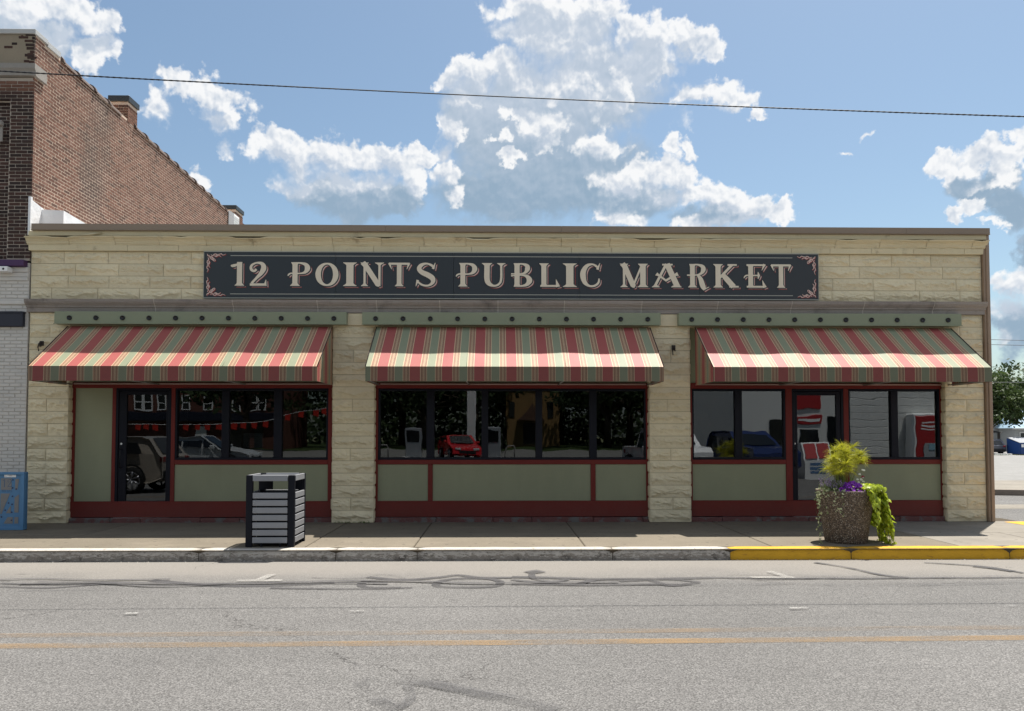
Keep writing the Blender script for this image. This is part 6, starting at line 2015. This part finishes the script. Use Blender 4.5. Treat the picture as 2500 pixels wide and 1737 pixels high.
# parked cars (shared builder): body, glass, wheels, lights
TYRER = M('tyre_black', (0.018, 0.018, 0.018), 0.8, 0.2); RIM = M('alloy_rim', (0.4, 0.4, 0.42), 0.35, 0.5, metal=0.8)
CARGLASS = M('car_glass', (0.012, 0.014, 0.016), 0.06, 0.6, bmp=0); REDL = M('red_lamp', (0.22, 0.008, 0.008), 0.2, 0.5); CLEARL = M('clear_lamp', (0.6, 0.62, 0.62), 0.15, 0.6); CHROME = M('chrome_trim', (0.6, 0.6, 0.6), 0.2, 0.5, metal=1.0)
def car(name, label, cat, loc, rz, paint, L=4.6, W=1.82, H=1.66, style='suv', group=None):
    """local +x is the front of the car"""
    t = thing(name, label, cat, loc, rz, group)
    hl = L / 2
    if style == 'suv':
        side = [(-hl, .42), (-hl, .98), (-hl + .10, 1.06), (-hl + .42, 1.50), (-hl + .62, H), (-.2, H + .03), (.55, H - .06), (hl - 1.38, 1.10), (hl - .35, .98), (hl - .04, .84), (hl, .42)]
    elif style == 'hatch':
        side = [(-hl, .40), (-hl, .90), (-hl + .18, 1.02), (-hl + .62, H - .1), (-hl + .95, H), (.1, H), (hl - 1.30, 1.02), (hl - .45, .88), (hl - .06, .72), (hl, .38)]
    else:   # pickup
        side = [(-hl, .55), (-hl, 1.10), (-.55, 1.12), (-.50, H - .1), (-.35, H), (.75, H), (1.35, 1.22), (hl - .12, 1.14), (hl, .95), (hl, .50)]
    side += [(hl - .45, .28), (-hl + .35, .28)]
    n = len(side)
    mb = MB(); vs = []
    for (s_, ins) in ((-1, 0.10), (-1, 0), (1, 0), (1, .10)):
        for (x, z) in side:
            tum = max(0, (z - 1.0)) * .26
            vs.append((x * (1 - .02 * (ins > 0)), s_ * (W / 2 - tum - ins), z - (ins * .35 if z > 1.2 else -ins * .2)))
    # smooth cross-section of three strips
    fs = []
    for k in range(3):
        for i in range(n):
            j = (i + 1) % n
            fs.append((k * n + i, k * n + j, (k + 1) * n + j, (k + 1) * n + i))
    fs += [tuple(range(n - 1, -1, -1)), tuple(3 * n + i for i in range(n))]
    mb.add(vs, fs)
    body_ = mb.build('body', paint, t)
    bm = bmesh.new(); bm.from_mesh(body_.data); bmesh.ops.recalc_face_normals(bm, faces=bm.faces); bm.to_mesh(body_.data); bm.free()
    gb = MB()
    roofz = H - .16
    if style == 'pickup': xs = [(-.42, .42), (.47, 1.12)]
    else: xs = [(-hl + .55, -.62), (-.56, .22), (.28, hl - 1.45)]
    for s_ in (-1, 1):
        for (a, b) in xs:
            y1 = s_ * (W / 2 - .04); y2 = s_ * (W / 2 - .26 * (roofz - 1) + .004)
            b2 = b if b < .5 else b - .42
            a2 = a if a > -hl + .8 else a + .16
            y1 = s_ * (W / 2 - .26 * .08 + .006)
            q = [(a, y1, 1.08), (b, y1, 1.08), (b2, y2, roofz), (a2, y2, roofz)]
            gb.add(q, [(0, 1, 2, 3) if s_ < 0 else (3, 2, 1, 0)])
    # windscreen and rear window just proud of the body
    if style == 'suv':
        gb.add([(hl - 1.36, -.70, 1.14), (hl - 1.36, .70, 1.14), (.60, .60, H - .11), (.60, -.60, H - .11)], [(0, 1, 2, 3)])
        gb.add([(-hl + .09, -.66, 1.09), (-hl + .09, .66, 1.09), (-hl + .42, .58, 1.52), (-hl + .42, -.58, 1.52)], [(3, 2, 1, 0)])
    elif style == 'hatch':
        gb.add([(hl - 1.28, -.70, 1.06), (hl - 1.28, .70, 1.06), (.17, .60, H - .03), (.17, -.60, H - .03)], [(0, 1, 2, 3)])
        gb.add([(-hl + .18, -.66, 1.05), (-hl + .18, .66, 1.05), (-hl + .60, .56, H - .11), (-hl + .60, -.56, H - .11)], [(3, 2, 1, 0)])
    else:
        gb.add([(1.36, -.74, 1.25), (1.36, .74, 1.25), (.80, .64, H - .05), (.80, -.64, H - .05)], [(0, 1, 2, 3)])
        gb.add([(-.575, -.7, 1.18), (-.575, .7, 1.18), (-.53, .62, H - .15), (-.53, -.62, H - .15)], [(3, 2, 1, 0)])
    gb.build('window', CARGLASS, t)
    wr = .36 if style != 'pickup' else .40
    for x in (-hl + .85, hl - .88):
        for s_ in (-1, 1):
            w_ = MB(); prof = [(wr - .10, -.10), (wr - .01, -.11), (wr, -.07), (wr, .07), (wr - .01, .11), (wr - .10, .10)]
            vs = []; sg = 20
            for (r_, yy) in prof:
                for k in range(sg):
                    a = 2 * math.pi * k / sg; vs.append((r_ * math.cos(a), yy, r_ * math.sin(a)))
            w_.add(vs, [(q * sg + k, q * sg + (k + 1) % sg, (q + 1) * sg + (k + 1) % sg, (q + 1) * sg + k) for q in range(5) for k in range(sg)], True)
            wo = w_.build('wheel', TYRER, t, (x, s_ * (W / 2 - .09), wr))
            rm = MB()
            for k in range(7):
                a = 2 * math.pi * k / 7
                rm.tube([(0, s_ * .08, 0), (math.cos(a) * (wr - .1), s_ * .10, math.sin(a) * (wr - .1))], .03, 5)
            for k in range(24):
                a = 2 * math.pi * k / 24; b = 2 * math.pi * (k + 1) / 24; r0, r1 = wr - .13, wr - .09
                rm.quad((r0 * math.cos(a), s_ * .1, r0 * math.sin(a)), (r0 * math.cos(b), s_ * .1, r0 * math.sin(b)), (r1 * math.cos(b), s_ * .1, r1 * math.sin(b)), (r1 * math.cos(a), s_ * .1, r1 * math.sin(a)))
            rm.build('rim', RIM, wo)
            ar = MB(); vs = []
            for k in range(15):
                a = math.pi * k / 14; vs += [((wr + .03) * math.cos(a), s_ * .096, (wr + .03) * math.sin(a)), ((wr + .08) * math.cos(a), s_ * .1, (wr + .08) * math.sin(a))]
            ar.add([(v[0] + x, v[1] + s_ * (W / 2 - .085), v[2] + wr) for v in vs], [(2 * k, 2 * k + 1, 2 * k + 3, 2 * k + 2) for k in range(14)])
            ar.build('wheel_arch', BLACK, t)
    for s_ in (-1, 1):
        hm = MB(); hm.cbox(hl - .10, hl + .012, s_ * (W / 2 - .34) - .17, s_ * (W / 2 - .34) + .17, .66, .80, .02); hm.build('headlight', CLEARL, t)
        tm = MB(); tm.cbox(-hl - .012, -hl + .10, s_ * (W / 2 - .20) - .14, s_ * (W / 2 - .20) + .14, .84, 1.0, .02); tm.build('tail_light', REDL, t)
        mr = MB(); mr.cbox(hl - 1.62, hl - 1.44, s_ * (W / 2 + .02) - .02, s_ * (W / 2 + .16) + .02 * s_, 1.02, 1.16, .03); mr.build('wing_mirror', paint, t)
    gr = MB(); gr.cbox(hl - .05, hl + .014, -.5, .5, .42, .62, .01); gr.build('grille', BLACK, t)
    bp = MB(); bp.cbox(-hl - .03, -hl + .06, -W / 2 + .08, W / 2 - .08, .40, .62, .03); bp.box(-hl - .035, -hl - .03, -.6, .6, .64, .67)
    bp.build('bumper', BLACK if style != 'pickup' else CHROME, t)
    return t
GREYP = M('dark_grey_car_paint', (0.075, 0.078, 0.10), 0.25, 0.6, 0.03, bmp=0)
BEIGEP = M('beige_car_paint', (0.34, 0.30, 0.25), 0.25, 0.6, 0.03, bmp=0); WHITEP = M('white_car_paint', (0.72, 0.72, 0.72), 0.25, 0.6, 0.03, bmp=0)
REDP = M('red_car_paint', (0.55, 0.014, 0.016), 0.22, 0.6, 0.03, bmp=0); BLUEP = M('blue_car_paint', (0.012, 0.026, 0.10), 0.22, 0.6, 0.03, bmp=0)
car('parked_car', 'dark grey sport utility car parked with its back to the lot beside the dumpster', 'car', (52.75, 82.5, -0.8), R(88), GREYP)
# wheel stop and grass edge
mb = MB(); mb.cbox(-.9, .9, -.1, .1, 0, .14, .03); o = mb.build('wheel_stop', WHITE, None, (52.6, 79.2, -0.79)); tag(o, 'low white concrete wheel stop behind the grey parked car', 'wheel stop')
GRASSG = M('dry_grass', (0.13, 0.145, 0.055), 0.95, 0.1, 0.3, 1.0, 0.3, 10)
gm = MB()
for k in range(6000):
    x = rt.uniform(50, 66); y = rt.uniform(75.5, 80.5)
    if noise.noise(Vector((x * .5, y * .8, 0))) < -.05 and y < 79: continue
    h = rt.uniform(.05, .16); a = rt.uniform(0, 3.14)
    gm.add([(x - .06 * math.cos(a), y - .06 * math.sin(a), -.80), (x + .06 * math.cos(a), y + .06 * math.sin(a), -.80), (x + rt.uniform(-.05, .05), y, -.80 + h)], [(0, 1, 2)])
o = gm.build('grass', GRASSG); o['kind'] = 'stuff'; o['label'] = 'thin dry grass strip at the far edge of the gravel lot'
# blue dumpster
DBLUE = M('dumpster_blue', (0.012, 0.050, 0.185), 0.45, 0.4, 0.1, 1.0); LID = M('dumpster_lid_grey', (0.26, 0.27, 0.29), 0.5, 0.4)
dp = thing('dumpster', 'blue steel dumpster with sloping grey lids and a white emblem', 'dumpster', (55.95, 79.5, -0.8))
mb = MB(); mb.prism([(-1.0, .12), (-1.0, 1.25), (1.0, 1.75), (1.0, .12)], 'x', -2.1, 2.1); mb.build('bin_body', DBLUE, dp)
mb = MB()
for k in range(7): mb.box(-2.0 + k * .66, -1.9 + k * .66, -1.05, -1.0, .15, 1.2)
mb.box(-2.14, 2.14, -1.08, -.98, 1.17, 1.28)
mb.build('rib', DBLUE, dp)
for a, b in ((-2.1, -.02), (.02, 2.1)):
    mb = MB(); mb.prism([(-1.06, 1.27), (1.0, 1.82), (1.0, 1.87), (-1.06, 1.32)], 'x', a, b); mb.build('lid', LID, dp)
mb = MB(); mb.add([(0 + (.36 if k % 2 == 0 else .19) * math.cos(math.pi * k / 8), -1.06, .78 + (.36 if k % 2 == 0 else .19) * math.sin(math.pi * k / 8)) for k in range(16)], [tuple(range(15, -1, -1))])
mb.box(-.32, .32, -1.062, -1.058, .28, .36); mb.box(-.28, .28, -1.062, -1.058, .18, .23)
mb.build('emblem', WHITE, dp)
mb = MB(); mb.disc((0, -1.063, .78), .15, 'y', 12); mb.build('emblem_centre', DBLUE, dp)
mb = MB(); mb.box(-1.95, -1.65, -1.062, -1.058, .85, 1.15); mb.box(1.6, 1.9, -1.062, -1.058, .85, 1.15); mb.build('notice_sticker', WHITE, dp)

# ------------------------------------------------------------------ the other side of the street (seen only in the shop windows)
lot = MB(); lot.quad((-70, -48, ROADZ - .004), (70, -48, ROADZ - .004), (70, -5.0, ROADZ - .004), (-70, -5.0, ROADZ - .004))
struct('station_lot', lot.build('station_lot', M('station_lot_concrete', (0.20, 0.195, 0.18), 0.9, 0.2, 0.2, .3, 0.2, 20)))
gl_ = MB(); gl_.quad((-70, -110, ROADZ - .008), (70, -110, ROADZ - .008), (70, -48, ROADZ - .008), (-70, -48, ROADZ - .008))
struct('far_lawn', gl_.build('far_lawn', M('lawn_green', (0.04, 0.06, 0.02), 0.95, 0.1, 0.25, .5, 0.3, 8)))
# station shop, white siding
WSID = M('white_siding', (0.66, 0.66, 0.63), 0.6, 0.3, 0.04, .8, 0.03, 20)
SREDP = M('station_red', (0.38, 0.018, 0.02), 0.45, 0.5, 0.05)
ss = thing('station_shop', 'white-sided filling station shop across the street', 'shop building', (18, -10, ROADZ))
mb = MB(); mb.box(-8.1, 10, -6, 5.3, 0, 4.2); mb.build('wall', WSID, ss)
for k in range(13):
    mb = MB(); mb.cbox(-3.7, 10, 5.29, 5.325, .25 + k * .28, .51 + k * .28, .01); mb.build('siding_board', WSID, ss)
mb = MB(); mb.cbox(-8.3, 10.2, -6.2, 5.5, 4.2, 5.0, .02); mb.build('parapet', WHITE, ss)
mb = MB(); mb.cbox(-8.32, 10.22, 5.5, 5.53, 4.35, 4.75, .01); mb.build('red_stripe', SREDP, ss)
mb = MB(); mb.cbox(-5.9, -4.9, 5.28, 5.36, 2.65, 3.25, .02); mb.build('red_sign', SREDP, ss)
mb = MB(); mb.cbox(-5.9, -4.85, 5.28, 5.35, 2.02, 2.36, .02); mb.build('red_banner', SREDP, ss)
mb = MB(); mb.box(-5.8, -4.95, 5.355, 5.358, 2.14, 2.24); mb.build('banner_print', WHITE, ss)
mb = MB(); mb.box(-7.0, -6.2, 5.28, 5.34, 0, 2.2); mb.box(-4.6, -3.8, 5.28, 5.34, 0, 2.3); mb.build('door', CARGLASS, ss)
mb = MB(); mb.box(-5.75, -5.0, 5.28, 5.34, .9, 1.8); mb.build('window', CARGLASS, ss)
# red ice freezer and white newspaper box
fz = thing('red_vending_cabinet', 'tall red vending cabinet with a pale control panel against the station wall', 'vending machine', (17.32, -4.35, ROADZ))
mb = MB(); mb.cbox(-.72, .72, -.3, .3, 0, 2.4, .08); mb.build('cabinet_body', SREDP, fz)
mb = MB(); mb.cbox(-.80, .80, -.31, .28, .02, 2.46, .08); mb.build('white_surround', WHITE, fz)
mb = MB(); mb.box(-.36, .34, .305, .33, .55, 1.2); mb.build('control_panel', M('panel_grey', (0.35, 0.37, 0.38), .5), fz)
mb = MB(); mb.box(-.16, .30, .335, .345, .95, 1.16); mb.build('screen', M('panel_blue', (0.25, 0.42, 0.50), .4), fz)
mb = MB()
for k in range(3): mb.box(-.46 + .03 * k, .46 - .03 * k, .302, .306, 1.78 + k * .14, 1.84 + k * .14)
mb.build('white_print', WHITE, fz)
ic = thing('ice_chest', 'white ice chest with two red doors outside the station shop', 'ice chest', (11.6, -1.75, ROADZ))
mb = MB(); mb.prism([(-.35, 0), (.38, 0), (.38, .65), (.1, 1.3), (-.35, 1.3)], 'x', -.5, .5); mb.build('cabinet_body', WHITE, ic)
for a, b in ((-.44, -.03), (.03, .44)):
    mb = MB(); mb.add([(a, .392, .70), (b, .392, .70), (b, .135, 1.26), (a, .135, 1.26)], [(3, 2, 1, 0)]); mb.build('lid', SREDP, ic)
mb = MB()
for k in range(3): mb.box(-.3, .3, .382, .386, .14 + k * .16, .25 + k * .16)
mb.build('blue_print', M('ice_blue', (0.12, 0.22, 0.38), .5), ic)
# two-storey brick row with white windows
OB = M('opposite_brick', (0.14, 0.065, 0.05), 0.9, 0.1, 0.15, .5, 0.15, 8)
ob = thing('brick_row', 'two-storey brick row with white upstairs windows across the street', 'building', (-31, -53, ROADZ))
mb = MB(); mb.box(-12, 9, -10, 1, 0, 8.2); mb.build('wall', OB, ob)
mb = MB(); mb.cbox(-12, 9, 1.0, 1.5, 2.9, 3.75, .03); mb.build('fascia', DKBLUE, ob)
mb = MB(); mb.cbox(-12.1, 9.1, 1.0, 1.35, 7.7, 8.3, .03); mb.build('cornice', BAND, ob)
for x in (-36.22, -35.32, -33.97, -31.51, -29.3, -26.5, -24.91, -23.92):
    mb = MB(); xx = x + 31
    for a, b, c_, d_ in ((-.45, -.33, 3.95, 5.6), (.33, .45, 3.95, 5.6), (-.33, .33, 5.48, 5.6), (-.33, .33, 3.95, 4.07), (-.33, .33, 4.72, 4.82)): mb.box(xx + a, xx + b, 1.0, 1.08, c_, d_)
    w = mb.build('window', WHITE, ob)
    mb = MB(); mb.box(xx - .33, xx + .33, 1.0, 1.03, 4.07, 5.48); mb.build('pane', CARGLASS, w)
for x, w_, h_ in ((-30, 1.1, 2.4), (-26.6, 1.6, 2.1), (-24.2, .9, 2.4)):
    mb = MB(); mb.box(x + 31 - w_ / 2, x + 31 + w_ / 2, 1.0, 1.08, 0, h_); mb.build('door', WHITE if x == -30 else CARGLASS, ob)
# red pennants on a line
PR = M('pennant_red', (0.50, 0.028, 0.015), 0.6, 0.3)
pn = thing('pennant_string', 'line of small red pennants strung between poles across the street', 'bunting', (-14, -13.7, 0))
pts = [(-18.55, 1.98), (-18.13, 1.98), (-17.65, 1.95), (-16.08, 1.98), (-15.51, 1.98), (-14.97, 1.98), (-14.4, 1.98), (-13.66, 2.02), (-13.16, 2.04), (-12.59, 2.07), (-12.02, 2.11), (-10.87, 2.49), (-10.15, 2.62), (-9.41, 2.68), (-8.99, 2.77)]
mb = MB(); mb.tube([(-20 + 14, 0, 2.0)] + [(x + 14, 0, z) for x, z in pts] + [(-8 + 14, 0, 2.95)], .012, 5); mb.build('line', WHITE, pn)
for x, z in pts:
    mb = MB(); mb.add([(-.15, .006, 0), (.15, .006, 0), (.11, .006, -.34), (-.16, .006, -.27), (-.15, -.006, 0), (.15, -.006, 0), (.11, -.006, -.34), (-.16, -.006, -.27)], [(0, 1, 2, 3), (7, 6, 5, 4)])
    mb.build('pennant', PR, pn, (x + 14, 0, z))
for x, z in ((-20, 2.6), (-8, 3.2)):
    o = thing('steel_pole', 'steel pole holding the %s end of the pennant line' % ('low' if x < -10 else 'high'), 'pole', (x, -13.7, ROADZ))
    mb = MB(); mb.tube([(0, 0, 0), (0, 0, z)], .05, 10); mb.build('shaft', TUBE, o); mb = MB(); mb.lathe([(0, z), (.06, z), (.06, z + .05), (0, z + .07)], 10); mb.build('cap', TUBE, o)
# pumps and canopy column
PUMPG = M('pump_grey', (0.30, 0.32, 0.34), 0.5, 0.4)
for i, x in enumerate((-5.3, -0.35)):
    p = thing('fuel_pump', 'grey fuel pump %s the red car on the station lot' % ('left of' if i == 0 else 'right of'), 'fuel pump', (x, -22.2 if i == 0 else -21.2, ROADZ), group='fuel pumps on the station lot')
    mb = MB(); mb.cbox(-.5, .5, -.3, .3, .12, 2.0, .04); mb.build('pump_body', PUMPG, p)
    mb = MB(); mb.cbox(-.38, .38, .3, .33, 1.1, 1.8, .02); mb.build('display', CARGLASS, p)
    mb = MB(); mb.cbox(-.7, .7, -.5, .5, 0, .12, .02); mb.build('island', WHITE, p)
    mb = MB(); mb.tube([(.52, .1, 1.5), (.72, .2, 1.3), (.75, .2, .6), (.6, .2, .4), (.55, .1, 1.1)], .025, 6); mb.build('hose', BLACK, p)
    mb = MB(); mb.tube([(-1.1, .6, 0), (-1.1, .6, .75), (-1.0, .6, .9), (-.6, .6, .9), (-.5, .6, .75), (-.5, .6, 0)], .04, 8)
    o = mb.build('guard_hoop', TUBE, None, (x - (.9 if i == 0 else -1.9), -21.5, ROADZ)); tag(o, 'steel guard hoop beside the %s fuel pump' % ('left' if i == 0 else 'right'), 'guard rail')
cn = thing('station_sign', 'tall white square post carrying a blank pale sign panel by the fuel pumps', 'sign', (-1.72, -24.5, ROADZ))
mb = MB(); mb.cbox(-.28, .28, -.28, .28, 0, 7.0, .02); mb.build('post', WHITE, cn)
mb = MB(); mb.cbox(-1.3, 1.3, -.2, .2, 7.0, 9.0, .04); mb.build('sign_panel', WHITE, cn)
car('red_car', 'red hatchback standing nose-on at the fuel pumps', 'car', (-2.35, -20.6, ROADZ), R(74), REDP, 4.3, 1.78, 1.48, 'hatch')
car('beige_car', 'beige sport utility car parked at the near kerb across from the glass door', 'car', (-11.45, 4.2, ROADZ), R(180), BEIGEP, 4.6, 1.85, 1.55, 'suv')
car('white_sedan', 'pale hatchback waiting behind the beige car', 'car', (-12.4, -6.5, ROADZ), R(0), M('silver_car_paint', (0.5, 0.52, 0.52), .25, .6, .03, bmp=0), 4.4, 1.78, 1.5, 'hatch')
car('white_pickup', 'white pickup parked across the street from the right shopfront', 'pickup', (6.35, -3.0, ROADZ), R(84), WHITEP, 5.0, 1.95, 1.85, 'pickup')
car('blue_pickup', 'dark blue pickup parked at the near kerb', 'pickup', (8.75, -1.9, ROADZ), R(72), BLUEP, 4.8, 1.92, 1.72, 'pickup')
# far yellow brick house and trees behind the station
YB = M('yellow_brick', (0.30, 0.19, 0.085), 0.9, 0.1, 0.12, .6, 0.15, 8)
yh = thing('yellow_brick_house', 'yellow brick house with a brown gabled porch across the street', 'house', (4.2, -66, ROADZ))
mb = MB(); mb.box(-3.2, 3.0, -6, 2.2, 0, 7.6); mb.build('wall', YB, yh)
mb = MB(); mb.add([(-3.6, 2.5, 7.4), (3.4, 2.5, 7.4), (3.4, -6.2, 7.4), (-3.6, -6.2, 7.4), (-.1, -2, 11.5)], [(0, 1, 4), (1, 2, 4), (2, 3, 4), (3, 0, 4)]); mb.build('roof', MATS['dark_shingle'], yh)
mb = MB(); mb.prism([(-1.9, 3.2), (1.2, 3.2), (-.3, 5.0)], 'y', 2.2, 3.6); mb.build('porch_gable', M('porch_brown', (0.13, 0.07, 0.05), .8), yh)
mb = MB(); mb.box(-1.2, .4, 2.2, 2.26, .3, 2.9); mb.build('door', CARGLASS, yh)
for x in (-2.5, 1.9):
    mb = MB(); mb.box(x - .35, x + .35, 2.2, 2.26, 3.6, 5.4); mb.build('window', CARGLASS, yh)
for i, (x, y, h, r_) in enumerate(((-8, -56, 13, 6.5), (-16, -60, 14, 7), (-2.5, -62, 12, 4.6), (12, -58, 13, 6), (20, -62, 14, 7), (30, -55, 13, 7), (-23, -44, 12, 5))):
    tree('shade_tree', x, y, ROADZ, h, r_, ['dark shade tree left of the fuel pumps', 'dark shade tree behind the pennant line', 'dark shade tree beside the yellow brick house', 'dark shade tree right of the yellow brick house', 'dark shade tree behind the street corner', 'dark shade tree behind the station shop', 'dark shade tree beside the brick row'][i], LEAFB, 40 + i, 70, 45, .12, .6)

for i, (x, y, h, r_) in enumerate(((-12, -70, 16, 8), (-3, -74, 16, 8), (8, -76, 17, 8), (17, -73, 16, 8), (26, -70, 16, 8), (38, -64, 15, 8))):
    tree('tall_tree', x, y, ROADZ, h, r_, ['tall dark tree in the back row behind the leftmost shade trees', 'tall dark tree in the back row left of the yellow brick house', 'tall dark tree in the back row behind the yellow brick house', 'tall dark tree in the back row right of the yellow brick house', 'tall dark tree in the back row behind the station shop', 'tall dark tree at the right end of the back row'][i], LEAFB, 60 + i, 80, 45, .02, .8)

hg = MB(); hg.tint = []
r_ = random.Random(9)
for k in range(9000):
    x = r_.uniform(-60, 60); y = r_.uniform(-86, -80); z = r_.uniform(0, 5.5 + 1.2 * math.sin(x * .4)); u = Vector((r_.uniform(-1, 1), r_.uniform(-1, 1), r_.uniform(-1, 1))).normalized(); w = u.cross(Vector((0.3, 1, .2))).normalized()
    p = Vector((x, y, z + ROADZ)); L = r_.uniform(.5, 1.1)
    hg.add([p - u * L * .5, p + w * L * .3, p + u * L * .5, p - w * L * .3], [(0, 1, 2, 3)]); hg.tint.append(r_.random())
o = hg.build('far_woods', LEAFB); o['kind'] = 'stuff'; o['label'] = 'dark belt of woodland closing the view across the street'
